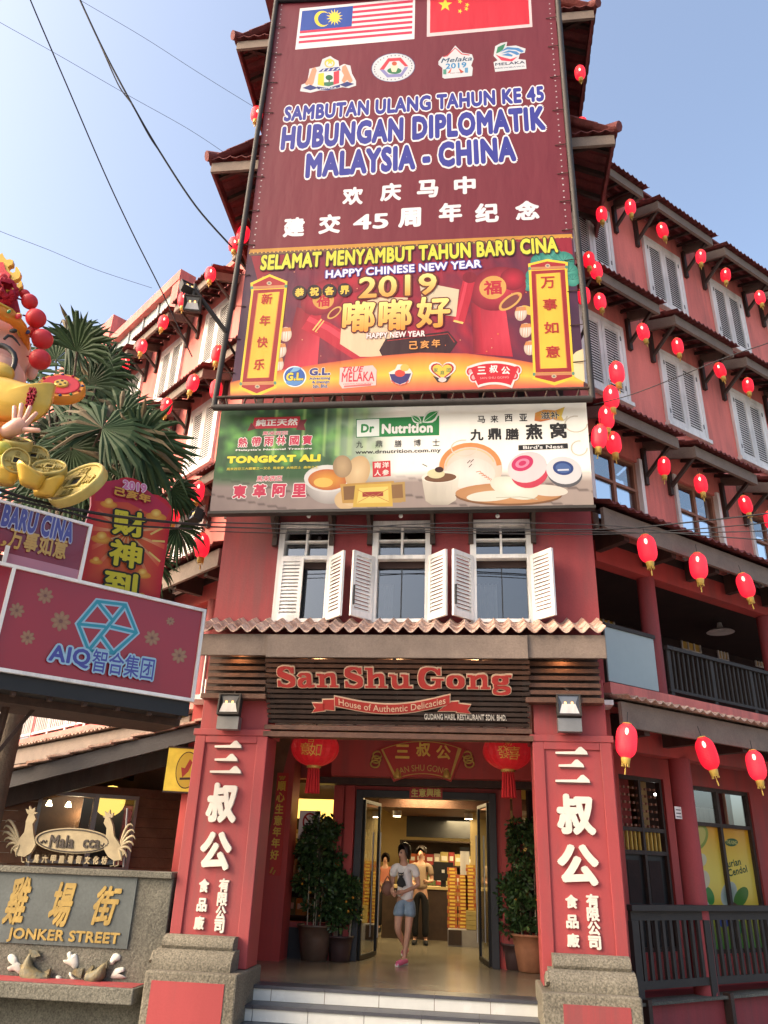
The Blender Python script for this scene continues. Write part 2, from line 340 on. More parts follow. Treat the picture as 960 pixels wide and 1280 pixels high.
class Print:
    """flat artwork on a frame, one mesh with a colour attribute; each shape lies a hair above the last"""
    def __init__(s, fr, n0=0.0, mat=None, step=.00002): s.fr = fr; s.n = n0; s.step = step; s.v = []; s.f = []; s.c = []; s.mat = mat or M['vinyl']
    def _add(s, pts, fs, cols):
        b = len(s.v); s.n += s.step
        s.v += [s.fr.w(p[0], p[1], s.n) for p in pts]; s.c += cols
        s.f += [tuple(b+i for i in f) for f in fs]
    def _col(s, c, n):
        if isinstance(c[0], (int, float)): return [tuple(x*KP for x in lin(c))]*n
        return [tuple(x*KP for x in lin(q)) for q in c]
    def uvpoly(s, pts, col):
        n = len(pts)
        if n == 4: fs = [(0, 1, 2, 3)]
        else: fs = [tuple(t) for t in tessellate_polygon([[V((p[0], p[1], 0)) for p in pts]])]
        s._add(pts, fs, s._col(col, n)); return s
    def poly(s, pts, col): return s.uvpoly([s.fr.px(*p) for p in pts], col)
    def grid(s, c4, nx, ny, fn):
        """quad of pixel corners (tl,tr,br,bl) split in cells, colour fn(a,b), a along, b down"""
        tl, tr, br, bl = [V(s.fr.px(*p)) for p in c4]; pts = []; cols = []
        for j in range(ny+1):
            for i in range(nx+1):
                a, b = i/nx, j/ny; p = (tl*(1-a)+tr*a)*(1-b)+(bl*(1-a)+br*a)*b
                pts.append((p.x, p.y)); cols.append(tuple(x*KP for x in lin(fn(a, b))))
        s._add(pts, [(j*(nx+1)+i, (j+1)*(nx+1)+i, (j+1)*(nx+1)+i+1, j*(nx+1)+i+1) for j in range(ny) for i in range(nx)], cols)
    def ell(s, cx, cy, rx, ry, col, rot=0, col2=None, seg=28, a0=0, a1=360):
        pts = []
        for i in range(seg):
            t = R(a0+(a1-a0)*i/(seg if a1-a0 == 360 else seg-1)); x, y = rx*math.cos(t), ry*math.sin(t); r = R(rot)
            pts.append((cx+x*math.cos(r)-y*math.sin(r), cy+x*math.sin(r)+y*math.cos(r)))
        if col2 is None: return s.poly(pts, col)
        q = [s.fr.px(*p) for p in pts]; c = s.fr.px(cx, cy)
        s._add(q+[c], [(i, (i+1) % seg, seg) for i in range(seg)], s._col(col, seg)+s._col(col2, 1)); return s
    def line(s, pts, wd, col, closed=False):
        q = [V(s.fr.px(*p)) for p in pts]; a = V(s.fr.px(pts[0][0]+1, pts[0][1])); k = (a-q[0]).length*wd/2
        n = len(q); L = []; Rr = []
        for i in range(n):
            if closed: t = q[(i+1) % n]-q[i-1]
            else: t = q[min(i+1, n-1)]-q[max(i-1, 0)]
            t.normalize(); nn = V((-t.y, t.x)); L.append(q[i]+nn*k); Rr.append(q[i]-nn*k)
        m = n if closed else n-1
        s._add([tuple(p) for p in L+Rr], [(i, (i+1) % n, n+(i+1) % n, n+i) for i in range(m)], s._col(col, 2*n)); return s
    def text(s, t, bl, tr, col, bold=.02, out=None, shear=0.0, col2=None):
        """bl, tr: pixel corners of the lettering's bounding box; out: list of (extra boldness, colour) behind"""
        u0, v0 = s.fr.px(*bl); u1, v1 = s.fr.px(*tr)
        vs, fs = text2d(t, 0, shear, 1+1.5*bold); x0, x1, y0, y1 = bbox(vs); x0 -= bold; x1 += bold; y0 -= bold; y1 += bold; sx = (u1-u0)/(x1-x0); sy = (v1-v0)/(y1-y0)
        s.stamp(lambda x, y: (u0+(x-x0)*sx, v0+(y-y0)*sy), vs, fs, col, bold, out, col2, y0, y1); return s
    def stamp(s, mp, vs, fs, col, bold, out=None, col2=None, y0=0, y1=1):
        for ob, oc in list(out or []):
            for dx, dy in stamps(bold+ob): s._add([mp(x+dx, y+dy) for x, y in vs], fs, s._col(oc, len(vs)))
        cc = s._col(col, len(vs))
        if col2:
            a, b = lin(col), lin(col2); cc = [tuple((b[k]+(a[k]-b[k])*min(1, max(0, (y-y0)/(y1-y0))))*KP for k in range(3)) for x, y in vs]
        for dx, dy in stamps(bold): s._add([mp(x+dx, y+dy) for x, y in vs], fs, cc)
    def glyphs(s, t, centres, wd, ht, col, bold=.02, out=None, col2=None):
        for ch, (cx, cy) in zip(t, centres): s.text(ch, (cx-wd/2, cy+ht/2), (cx+wd/2, cy-ht/2), col, bold, out, 0, col2)
        return s
    def btext(s, t, p0, p1, ht, col, bold, out=None, col2=None):
        """lettering from pixel p0 to pixel p1 along its own baseline, ht in metres"""
        a, b = V(s.fr.px(*p0)), V(s.fr.px(*p1)); vs, fs = text2d(t, 0, 0, 1+1.7*bold); X0, X1, Y0, Y1 = bbox(vs); e = (b-a); L = e.length; e.normalize(); nrm = V((-e.y, e.x))
        if ht < 0: ht = s.fr.px(p0[0], p0[1]+ht)[1]-a.y          # negative: height in photo pixels
        s.stamp(lambda x, y: tuple(a+e*((x-X0)/(X1-X0)*L)+nrm*((y-Y0)/(Y1-Y0)*ht)), vs, fs, col, bold, out, col2, Y0, Y1); return s
    def build(s, name, parent):
        off = V((0, 0, 0)); p = parent
        while p is not None: off = off+p.location; p = p.parent
        me = bpy.data.meshes.new(name); me.from_pydata([tuple(v-off) for v in s.v], [], s.f)
        at = me.color_attributes.new('Col', 'FLOAT_COLOR', 'POINT')
        at.data.foreach_set('color', [x for c in s.c for x in (c[0], c[1], c[2], 1.0)])
        me.materials.append(s.mat); me.update()
        bm = bmesh.new(); bm.from_mesh(me)
        for f in bm.faces:
            f.normal_update()
            if f.normal.dot(s.fr.n) < 0: f.normal_flip()
        bm.to_mesh(me); bm.free()
        o = bpy.data.objects.new(name, me); COL.objects.link(o); o.parent = parent; return o

def letters3d(mb, fr, t, bl, tr, n0, n1, mt, bold=.02, shear=0.0, ob=0.0):
    """raised letters: bounding box given by pixel corners on the frame"""
    u0, v0 = fr.px(*bl); u1, v1 = fr.px(*tr)
    vs, fs = text2d(t, 0, shear, 1+1.5*bold); x0, x1, y0, y1 = bbox(vs); x0 -= bold; x1 += bold; y0 -= bold; y1 += bold; sx = (u1-u0)/(x1-x0); sy = (v1-v0)/(y1-y0)
    for i, (dx, dy) in enumerate(stamps(bold)):
        raise_faces(mb, fr, [(u0+(x+dx-x0)*sx, v0+(y+dy-y0)*sy) for x, y in vs], fs, n0, n1+i*.0003, mt)
def raise_faces(mb, fr, q, fs, n0, n1, mt):
    F = []
    for f in fs:
        a = sum(q[f[i]][0]*q[f[(i+1) % len(f)]][1]-q[f[(i+1) % len(f)]][0]*q[f[i]][1] for i in range(len(f)))
        F.append(f if a > 0 else f[::-1])
    n = len(q); ed = {}
    for f in F:
        for i in range(len(f)): ed[(f[i], f[(i+1) % len(f)])] = 1
    side = [(a, a+n, b+n, b) for (a, b) in ed if (b, a) not in ed]
    mb.add([fr.w(p[0], p[1], n1) for p in q]+[fr.w(p[0], p[1], n0) for p in q], F+side, mt)

def pantile(mb, fr, u0, u1, n0, v0, n1, v1, pitch, amp, mt, courses=3, thick=.014, seg=6):
    """wavy clay tiles from the eave edge (n0,v0) up to (n1,v1); lapped courses"""
    nw = max(1, round((u1-u0)/pitch)); N = nw*seg
    h = lambda k: amp*(1-abs(math.sin(math.pi*k/seg))**1.25)
    for c in range(courses):
        a, b = c/courses, (c+1)/courses+(.06 if c < courses-1 else 0); lift = .02
        jig = [random.uniform(-.006, .006) for _ in range(nw+1)]
        rows = []
        for (t, lf, th) in ((a, lift, 0), (b, 0, 0), (a, lift, thick), (b, 0, thick)):
            row = []
            for k in range(N+1):
                n, v = n0+(n1-n0)*t, v0+(v1-v0)*t; j = jig[k//seg]*(1 if t == a else 0)
                row.append(fr.w(u0+(u1-u0)*k/N, v+h(k)+lf-th, n+j))
            rows.append(row)
        vs = sum(rows, []); m = N+1
        fs = []
        for k in range(N):
            fs += [(k, k+1, m+k+1, m+k), (2*m+k, 3*m+k, 3*m+k+1, 2*m+k+1), (k, 2*m+k, 2*m+k+1, k+1)]
        fs += [(0, m, 3*m, 2*m), (N, 2*m+N, 3*m+N, m+N)]
        mb.add(vs, fs, mt)

def wall_holes(mb, fr, u0, u1, v0, v1, holes, th, mt):
    us = sorted({u0, u1}|{h[0] for h in holes}|{h[1] for h in holes}); vs = sorted({v0, v1}|{h[2] for h in holes}|{h[3] for h in holes})
    for i in range(len(us)-1):
        for j in range(len(vs)-1):
            cu, cv = (us[i]+us[i+1])/2, (vs[j]+vs[j+1])/2
            if any(h[0] < cu < h[1] and h[2] < cv < h[3] for h in holes): continue
            for n, fl in ((0, 1), (-th, 0)):
                q = [fr.w(us[i], vs[j], n), fr.w(us[i+1], vs[j], n), fr.w(us[i+1], vs[j+1], n), fr.w(us[i], vs[j+1], n)]
                mb.quad(*(q if fl else q[::-1]), mt)
    for (a, b, c, d) in holes+[(u0, u1, v0, v1)]:
        P = [(a, c), (b, c), (b, d), (a, d)]
        for k in range(4):
            p, q = P[k], P[(k+1) % 4]; mb.quad(fr.w(*p, 0), fr.w(*p, -th), fr.w(*q, -th), fr.w(*q, 0), mt)
# ------------------------------------------------------------------ the ground
mb = MB(); mb.quad((-150, -150, 0), (150, -150, 0), (150, 150, 0), (-150, 150, 0), M['asphalt']); struct(mb.build('street'))
mb = MB(); mb.box(-30, 30, 6.5, 9.3, 0.004, .02, M['paver']); struct(mb.build('pavement'))

# ------------------------------------------------------------------ the corner building
BL = V((-1, 10, 0))
B = thing('corner_building', 'red shophouse hotel on the street corner with tiled eaves, louvred shutters and a deep porch', 'building', BL)
FF = front(9.9)
a40 = R(40)
# wing frames scaled up about the camera, so the wings stand deeper and larger
FRT = Fr((1.76, 10.89, -.18), (math.cos(a40), math.sin(a40), 0), Z, 1.1)
FLT = Fr((-3.95, 12.1, -.18), (math.cos(a40), -math.sin(a40), 0), Z, 1.1)
HX0, HX1 = -3.59, 1.6
# front windows of the tower (image pixels cast onto the wall plane)
wins = []
for (xl, xr, yt, yb) in ((355, 416.7, 656, 778), (468.5, 537, 654.6, 777), (592, 661.4, 652, 776.5)):
    ul = (FF.px(xl, yt)[0]+FF.px(xl-14 if xl < 400 else xl-3, yb)[0])/2; ur = FF.px(xr, yt)[0]
    wins.append([ul, ur, FF.px((xl+xr)/2, yb)[1], FF.px((xl+xr)/2, yt)[1]])
zb = sum(q[2] for q in wins)/3; zt = sum(q[3] for q in wins)/3
wins = [(a, b, zb, zt) for a, b, _, _ in wins]
mb = MB()
wall_holes(mb, FF, HX0, HX1, 3.95, 17.8, [tuple(q) for q in wins], .25, M['wall'])
mb.box(HX0, HX0+.25, 10.152, 14.5, 3.95, 17.8, M['wall']); mb.box(HX1-.25, HX1, 10.152, 14.5, 3.95, 17.8, M['wall'])
mb.box(HX0, HX1, 14.5, 14.75, 3.7, 17.8, M['wall'])
mb.build('tower_wall', B)
# dark rooms behind the front windows
mb = MB(); mb.box(HX0+.26, HX1-.26, 11.6, 11.65, 3.97, 7, M['dark_plaster']); mb.box(HX0+.26, HX1-.26, 10.16, 11.6, 3.96, 3.98, M['dark_plaster']); mb.box(HX0+.26, HX1-.26, 10.16, 11.6, 6.9, 6.95, M['dark_plaster'])
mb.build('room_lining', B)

def louvre_leaf(mb, fr, u0, u1, v0, v1, n0, n1, mt, slats=14, border=.055):
    mb.fbox(fr, u0, u0+border, v0, v1, n0, n1, mt); mb.fbox(fr, u1-border, u1, v0, v1, n0, n1, mt)
    mb.fbox(fr, u0+border, u1-border, v0, v0+border*1.5, n0, n1, mt); mb.fbox(fr, u0+border, u1-border, v1-border*1.2, v1, n0, n1, mt)
    a, b = v0+border*1.5, v1-border*1.2; h = (b-a)/slats; d = n1-n0
    for k in range(slats):
        z0 = a+k*h
        P = [fr.w(u, v, n) for (v, n) in ((z0, n1-.004), (z0+h*.30, n1-.004), (z0+h*1.0, n0+.008), (z0+h*.72, n0+.008)) for u in (u0+border, u1-border)]
        mb.add(P, [(0, 1, 3, 2), (2, 3, 5, 4), (4, 5, 7, 6), (6, 7, 1, 0)], mt)

for i, (a, b, c, d) in enumerate(wins):
    zm = c+(d-c)*.64
    mb = MB(); fw = .055
    for (p, q, r, s) in ((a-.03, a+fw, c-.02, d+.03), (b-fw, b+.03, c-.02, d+.03)): mb.fbox(FF, p, q, r, s, -.16, .03, M['white'])
    mb.fbox(FF, a+fw, b-fw, d-fw, d+.03, -.16, .028, M['white']); mb.fbox(FF, a+fw, b-fw, c-.02, c+.03, -.16, .05, M['white'])
    mb.fbox(FF, a+fw, b-fw, zm-.03, zm+.03, -.12, .027, M['white'])
    um = (a+b)/2; zq = (zm+d)/2
    mb.fbox(FF, um-.016, um+.016, zm+.03, d-fw, -.09, .0, M['white'])
    for s in (-1, 1):
        x0, x1 = (a+fw, um-.016) if s < 0 else (um+.016, b-fw)
        mb.fbox(FF, x0, x1, zq-.014, zq+.014, -.088, -.002, M['white'])
    fo = mb.build('window', B, .004)
    mb = MB(); mb.quad(FF.w(a+.03, c, -.10), FF.w(b-.03, c, -.10), FF.w(b-.03, d, -.10), FF.w(a+.03, d, -.10), M['glass']); mb.build('pane', fo)
    mb = MB(); mb.fbox(FF, um-.007, um+.007, c+.03, zm-.03, -.115, -.085, M['black']); mb.fbox(FF, a+fw, b-fw, zm-.13, zm-.03, -.115, -.08, M['dark_plaster'])
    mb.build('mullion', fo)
    mb = MB(); fs = []
    for k in range(17):                      # pale folded sheet added in place of a reflection in the glass
        t = k/16; fs.append((a+.02+(b-a-.04)*t*(.42 if i != 1 else .3), -.42+.03*math.sin(k*2.1)))
    for k in range(16): mb.quad(FF.w(fs[k][0], c+.02, fs[k][1]), FF.w(fs[k+1][0], c+.02, fs[k+1][1]), FF.w(fs[k+1][0], zm-.25, fs[k+1][1]), FF.w(fs[k][0], zm-.25, fs[k][1]), M['pale_sheet'])
    mb.build('pale_sheet', fo)
    wl = (b-a)/2
    leaves = ((a-.0, 180-128, -1), (b+.0, 128, 1))
    for (hx, ang, sd) in leaves:
        if i == 0 and sd < 0:
            fr = Fr((a+.02, 9.9-.035, 0), X, Z); u0, u1 = 0, wl-.03
        else:
            A = R(132 if sd > 0 else 48)     # swung open past square to the wall
            # leaf runs from the hinge outwards and sideways
            dx, dy = (sd*math.sin(R(43)), -math.cos(R(43)))
            if sd > 0: fr = Fr((hx, 9.9-.035, 0), (dx, dy, 0), Z)
            else: fr = Fr((hx+dx*(wl-.02), 9.9-.035+dy*(wl-.02), 0), (-dx, -dy, 0), Z)
            u0, u1 = 0, wl-.02
        mb = MB(); louvre_leaf(mb, fr, u0, u1, c+.0, zm-.0, -.018, .018, M['white'], 15, .05)
        if not (i == 0): mb.fbox(fr, u0+.02, u0+.035, c+.15, c+.42, .018, .04, M['black']) if sd < 0 else None
        mb.build('shutter', fo)
# timber hood over the front windows, behind the billboard
mb = MB(); z0 = zt+.10
mb.add([FF.w(u, v, n) for (v, n) in ((z0+.38, 0.002), (z0+.05, .50), (z0+.09, .50), (z0+.44, 0.002)) for u in (HX0+.35, HX1-.35)], [(0, 1, 3, 2), (2, 3, 5, 4), (4, 5, 7, 6), (0, 2, 4, 6), (1, 7, 5, 3)], M['timber'])
hood = mb.build('window_hood', B)
for px_ in (345.5, 416, 463, 541, 588.5, 666):
    u = FF.px(px_, 660, .03)[0]
    mb = MB(); mb.fbox(FF, u-.035, u+.035, zt-.34, zt+.45, .004, .07, M['timber']); mb.bar(FF.w(u, zt-.2, .06), FF.w(u, zt+.12, .42), .05, .05, M['timber']); mb.build('bracket', hood)

# tower eaves (two tiers of hipped tile skirts)
def skirt(z, ov, y0, rise, name):
    x0, x1, ya = HX0-ov, HX1+ov-.09, y0
    mb = MB(); yb = 13.2
    Fq = front(ya); dn = 9.9-ya
    # front, left and right slopes of tiles
    pantile(mb, Fr((0, ya, 0), X, Z), x0, x1, 0, z, -dn, z+rise, .2, .05, M['tile_dark'], 4)
    pantile(mb, Fr((x1, 0, 0), Y, Z), ya, yb, 0, z, -ov, z+rise, .2, .05, M['tile_dark'], 3)
    pantile(mb, Fr((x0, 0, 0), -Y, Z), -yb, -ya, 0, z, -ov, z+rise, .2, .05, M['tile_dark'], 3)
    for (cx, s) in ((x0, -1), (x1, 1)):
        mb.tube([(cx+s*.02, ya-.02, z+.08), (cx-s*(ov-.1), 9.86, z+rise+.06)], .09, M['tile_dark'], 8)
    ob = mb.build('tower_eave', B)
    mb = MB()
    mb.box(x0+.06, x1-.06, ya+.06, ya+.11, z-.22, z-.01, M['fascia'])
    mb.box(x0+.06, x0+.11, ya+.112, yb, z-.22, z-.01, M['tile_dark']); mb.box(x1-.11, x1-.06, ya+.112, yb, z-.22, z-.01, M['tile_dark'])
    mb.build('fascia_board', ob)
    bars = []
    for k in range(14): x = x0+.3+(x1-x0-.6)*k/13; bars.append(((x, ya+.1, z-.06), (x, 9.9, z+rise-.12)))
    for k in range(8):
        y = ya+.35+k*.5
        for (cx, s) in ((x0, 1), (x1, -1)): bars.append(((cx+s*.1, y, z-.06), (cx+s*ov, y, z+rise-.12)))
    for s, cx in ((1, x0), (-1, x1)): bars.append(((cx+s*.1, ya+.1, z-.1), (cx+s*ov, 9.9, z+rise-.16)))
    for q0, q1 in bars: mb = MB(); mb.bar(q0, q1, .06, .09, M['timber']); mb.build('rafter', ob)
skirt(12.86, .94, 9.2, .5, 'lower'); skirt(16.1, .86, 9.2, .45, 'upper')
mb = MB()   # tower roof above
P = [(HX0-.5, 9.3, 17.8), (HX1+.5, 9.3, 17.8), (HX1+.5, 15, 17.8), (HX0-.5, 15, 17.8)]; t = (-1, 12.2, 19.4)
mb.add(P+[t], [(0, 1, 4), (1, 2, 4), (2, 3, 4), (3, 0, 4), (3, 2, 1, 0)], M['tile_dark']); mb.build('tower_roof', B)

# ---- side wings
SASH = [(s-.52, s+.52, 6.12, 7.46) for s in (.62, 2.52, 4.46, 6.40)]
def rev_holes(h): return h
mb = MB(); wall_holes(mb, FRT, .0, 13.0, 6.05, 13.15, [h for h in SASH], .22, M['wall_pink'])
mb.build('right_wing_wall', B)
mb = MB(); wall_holes(mb, FLT, -15.0, 0.55, 6.05, 13.15, [], .22, M['wall_pink']); mb.build('left_wing_wall', B)
mb = MB()
mb.fbox(FRT, -.0, 13, 13.152, 13.28, -.22, .07, M['wall']); mb.fbox(FRT, .9, 13, 13.28, 13.36, -.24, .13, M['wall'])
mb.fbox(FLT, -15, .3, 13.152, 13.3, -.22, .07, M['wall_pink'])
mb.build('cornice', B)
mb = MB()
mb.prism(FRT, [(.6, 13.37), (13, 13.37), (13, 13.42), (.6, 13.42)], -5, .2, M['tile_dark']); mb.build('wing_roof', B)
# roof terrace on the left wing: parapet, glass screen, end block
mb = MB()
mb.fbox(FLT, -9.6, -4.4, 14.45, 14.75, -.4, .02, M['wall_pink']); mb.fbox(FLT, -4.75, -4.4, 13.31, 14.45, -1.3, .0, M['wall_pink']); mb.fbox(FLT, -9.6, -4.76, 13.31, 13.6, -.3, .0, M['wall_pink'])
mb.fbox(FLT, -9.6, -4.4, 14.45, 14.6, -1.6, -.401, M['wall_pink'])
mb.build('terrace_frame', B)
mb = MB()
for k in range(6): mb.fbox(FLT, -4.78-.8*(k+1)+.02, -4.78-.8*k, 13.6, 14.45, -.14, -.125, M['rail_glass'])
for k in range(7): mb.fbox(FLT, -4.78-.8*k-.02, -4.78-.8*k+.02, 13.6, 14.45, -.12, -.08, M['steel'])
mb.build('terrace_screen', B)
sb_, sz_ = FLT.px(134, 440)[0], FLT.px(130, 408)[1]
mb = MB(); mb.fbox(FLT, -15, sb_, 13.31, sz_, -2.5, .05, M['wall_pink']); mb.build('stair_block', B)

# window units, made once at the origin and copied
U0 = Fr((0, 0, 0), X, Z, 1.1)  # window units enlarged by the same factor as the wing frames
def louvre_window():
    mb = MB(); w_, h_ = .53, .73
    mb.fbox(U0, -w_, -w_+.07, -h_, h_, .0, .05, M['white']); mb.fbox(U0, w_-.07, w_, -h_, h_, .0, .05, M['white'])
    mb.fbox(U0, -w_+.07, w_-.07, h_-.07, h_, .0, .05, M['white']); mb.fbox(U0, -w_-.03, w_+.03, -h_-.07, -h_, .0, .09, M['white'])
    mb.fbox(U0, -w_+.07, w_-.07, -h_, h_-.07, .001, .006, M['dark_plaster'])
    f = mb.build('louvre_window')
    for s in (-1, 1):
        u0, u1 = (-w_+.075, -.004) if s < 0 else (.004, w_-.075)
        mb = MB(); louvre_leaf(mb, U0, u0, u1, -h_+.005, h_-.075, .01, .045, M['white'], 24, .07)
        for v in (-h_+.2, h_-.3): mb.fbox(U0, (u0+.01 if s < 0 else u1-.03), (u0+.03 if s < 0 else u1-.01), v, v+.08, .045, .055, M['grey_metal'])
        mb.build('shutter', f)
    return f
def window_eave():
    W_, D_ = .78, .60
    mb = MB()
    mb.fbox(U0, -W_, W_, -.12, .06, D_-.05, D_, M['fascia'])                       # front beam
    for s in (-1, 1):
        a, b = (-W_, -W_+.05) if s < 0 else (W_-.05, W_)
        P = [U0.w(u, v, n) for (v, n) in ((.10, .004), (.30, .004), (.06, D_-.052), (-.12, D_-.052)) for u in (a, b)]
        mb.add(P, [(0, 1, 3, 2), (2, 3, 5, 4), (4, 5, 7, 6), (6, 7, 1, 0), (0, 2, 4, 6), (1, 7, 5, 3)], M['fascia'])
    for k in range(5):
        u = -W_+.2+k*(2*W_-.4)/4; mb.bar(U0.w(u, .22, .01), U0.w(u, -.0, D_-.06), .04, .06, M['timber'])
    for k in range(3):
        t = (k+.5)/3; mb.bar(U0.w(-W_+.06, .28-.24*t, D_*t), U0.w(W_-.06, .28-.24*t, D_*t), .05, .02, M['tile_dark'])
    e = mb.build('window_eave')
    mb = MB(); pantile(mb, U0, -W_-.03, W_+.09, D_+.09, .055, .006, .36, .115, .045, M['tile_dark'], 3, .014, 6); mb.build('tiles', e)
    for s in (-1, 1):
        u = s*(W_-.09)
        mb = MB(); mb.fbox(U0, u-.035, u+.035, -.52, .1, .004, .06, M['timber']); mb.bar(U0.w(u, -.38, .05), U0.w(u, -.04, D_-.08), .05, .06, M['timber']); mb.build('bracket', e)
    return e
LW, WE = louvre_window(), window_eave()
def place(proto, fr, s, z, n=0.0, first=[]):
    p = fr.w(s, z, n); rz = math.atan2(fr.u.y, fr.u.x)
    if proto.name in first: return dup(proto, p-BL, rz, parent=B)
    _kids[proto.name] = [(c, kids(c)) for c in kids(proto)]
    first.append(proto.name); proto.parent = B; proto.location = p-BL; proto.rotation_euler = (0, 0, rz); return proto
CEN = (.57, 2.52, 4.46, 6.40, 8.35)
for s in CEN:
    place(LW, FRT, s, 11.75, .003); place(WE, FRT, s, 12.62, .003)
    place(LW, FRT, s, 9.2, .003); place(WE, FRT, s, 10.09, .003)
    place(WE, FRT, s, 7.62, .003)
for k, s in enumerate((-2.08, -4.0, -5.95, -7.9, -9.9)):
    e = (-.14, -.05, 0, 0, 0)[k]
    place(LW, FLT, s, 11.6, .003); place(WE, FLT, s+e, 12.4, .003)
    place(LW, FLT, s+.05, 9.15, .003); place(WE, FLT, s+.05, 9.95, .003)
    place(LW, FLT, s+.1, 6.75, .003); place(WE, FLT, s+.1, 7.5, .003)
place(WE, FLT, .0, 9.95, .003); place(WE, FLT, .0, 12.4, .003); place(WE, FLT, 0.0, 7.5, .003)
# sash windows of the right wing
for (a, b, c, d) in SASH:
    mb = MB(); f = .06
    mb.fbox(FRT, a-.06, a+.01, c-.05, d+.05, -.1, .04, M['white']); mb.fbox(FRT, b-.01, b+.06, c-.05, d+.05, -.1, .04, M['white'])
    for (p, q) in ((a+.01, a+.01+f), (b-.01-f, b-.01), ((a+b)/2-.03, (a+b)/2+.03)): mb.fbox(FRT, p, q, c, d, -.1, -.04, M['sash'])
    for v in (c, d-f, c+(d-c)*.30, c+(d-c)*.62): mb.fbox(FRT, a+.01, b-.01, v, v+f*.7, -.098, -.037, M['sash'])
    o = mb.build('sash_window', B)
    mb = MB(); mb.quad(FRT.w(a, c, -.08), FRT.w(b, c, -.08), FRT.w(b, d, -.08), FRT.w(a, d, -.08), M['glass']); mb.build('pane', o)
mb = MB(); mb.fbox(FRT, .2, 12, 6.0, 7.7, -1.6, -1.55, M['dark_plaster']); mb.build('room_lining', B)

# ---- long eaves of the wings over balcony and veranda
def long_eave(fr, s0, s1, z, dep, tl, rise):
    mb = MB(); pantile(mb, fr, s0, s1, dep+.12, z+.03, .01, z+rise, .15, .04, M[tl], 3, .013, 6); e = mb.build('long_eave', B)
    mb = MB(); mb.fbox(fr, s0, s1, z-.26, z+.02, dep-.05, dep, M['fascia']); mb.build('fascia_board', e)
    mb = MB(); mb.add([fr.w(u, v, n) for (v, n) in ((z-.0, dep-.06), (z+rise-.06, .01)) for u in (s0+.02, s1)], [(0, 1, 3, 2)], M['timber']); mb.build('soffit', e)
    k = s0+.5
    while k < s1: mb = MB(); mb.fbox(fr, k-.05, k+.05, z-.3, z-.003, .03, dep-.08, M['timber']); mb.build('joist', e); k += .95
long_eave(FRT, -.45, 13, 6.02, .6, 'tile_dark', .36); long_eave(FRT, -.45, 13, 3.56, .6, 'tile', .17)
long_eave(FLT, -15, .2, 6.02, .6, 'tile_dark', .36); long_eave(FLT, -15, .0, 3.56, .6, 'tile', .17)
# floors, back walls, columns, ledges
mb = MB()
for fr, s0, s1 in ((FRT, .06, 13), (FLT, -15, .3)):
    mb.fbox(fr, s0, s1, 3.80, 3.97, -2.6, .03, M['wall_pink'])            # balcony slab and ledge
    mb.fbox(fr, s0, s1, 5.92, 6.047, -2.6, -.01, M['dark_plaster'])                # ceiling
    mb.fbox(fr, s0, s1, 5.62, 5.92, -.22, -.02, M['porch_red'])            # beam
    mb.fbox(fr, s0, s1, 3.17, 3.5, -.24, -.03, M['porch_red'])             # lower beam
    mb.fbox(fr, s0+1.2, s1, 3.5, 3.79, -1.4, -.03, M['dark_plaster'])
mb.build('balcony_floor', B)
mb = MB(); mb.fbox(FRT, 1.9, 13, 3.972, 5.915, -2.55, -2.5, M['dark_plaster']); mb.fbox(FLT, -15, .3, 3.972, 5.915, -2.55, -2.5, M['dark_plaster']); mb.build('balcony_back_wall', B)
def column(fr, s, z0, z1, n=-.12, r=.125):
    mb = MB(); p = fr.w(s, 0, n); q = lambda z: fr.w(0, z).z; r *= fr.k; mb.rev([(r*1.02, q(z0)), (r, q(z0)+.1), (r*.97, q(z1))], (p.x, p.y, 0), M['wall'], 24); mb.build('column', B)
sl_ = FRT.off(-.12).px(853, 990)[0]
for s in (1.17, 4.05, 6.9, 9.7): column(FRT, s, 3.96, 5.63); column(FRT, s-1.17+sl_, .5, 3.18, -.12, .14)
for s in (-.95, -3.2, -5.4, -7.7): column(FLT, s, 3.96, 5.63)
# balcony back wall: small paned windows, light behind painted as yellow panels, and a pendant
for (px_, py_, w_, h_) in ((756, 772, .42, .5), (862, 801, .56, .42), (902, 813, .3, .4), (948, 822, .3, .4)):
    mb = MB(); f2 = FRT.off(-2.49); s, z = f2.px(px_, py_)
    for k in range(4): mb.fbox(f2, s-w_/2+k*w_/3-.015, s-w_/2+k*w_/3+.015, z-h_/2, z+h_/2, .0, .03, M['white'])
    for k in range(3): mb.fbox(f2, s-w_/2, s+w_/2, z-h_/2+k*h_/2-.015, z-h_/2+k*h_/2+.015, .001, .029, M['white'])
    mb.fbox(f2, s-w_/2, s+w_/2, z-h_/2, z+h_/2, -.005, .004, M['brass']); mb.build('back_window', B)
# balustrades
mb = MB()
mb.fbox(FRT, .08, 1.04, 3.99, 4.70, -.02, .0, M['rail_glass']); gl = mb.build('glass_balustrade', B)
mb = MB(); mb.fbox(FRT, .06, 1.06, 4.70, 4.75, -.05, .02, M['rail']); mb.build('handrail', gl)
def balustrade(fr, s0, s1, z0, z1, mt, step=.105, name='balcony_railing'):
    mb = MB(); mb.fbox(fr, s0, s1, z1-.05, z1, -.06, .02, mt); mb.fbox(fr, s0, s1, z0+.06, z0+.10, -.05, .0, mt)
    k = s0+step/2; n = 0
    while k < s1:
        wd = .035 if n % 9 == 0 else .014
        mb.fbox(fr, k-wd, k+wd, (z0 if n % 9 == 0 else z0+.1), z1-.05, -.035, -.01, mt); k += step; n += 1
    return mb.build(name, B)
balustrade(FRT, 1.30, 3.92, 3.97, 4.66, M['rail']); balustrade(FRT, 4.18, 12, 3.97, 4.66, M['rail'])
balustrade(FLT, -15, .1, 3.97, 4.75, M['white'], .1)
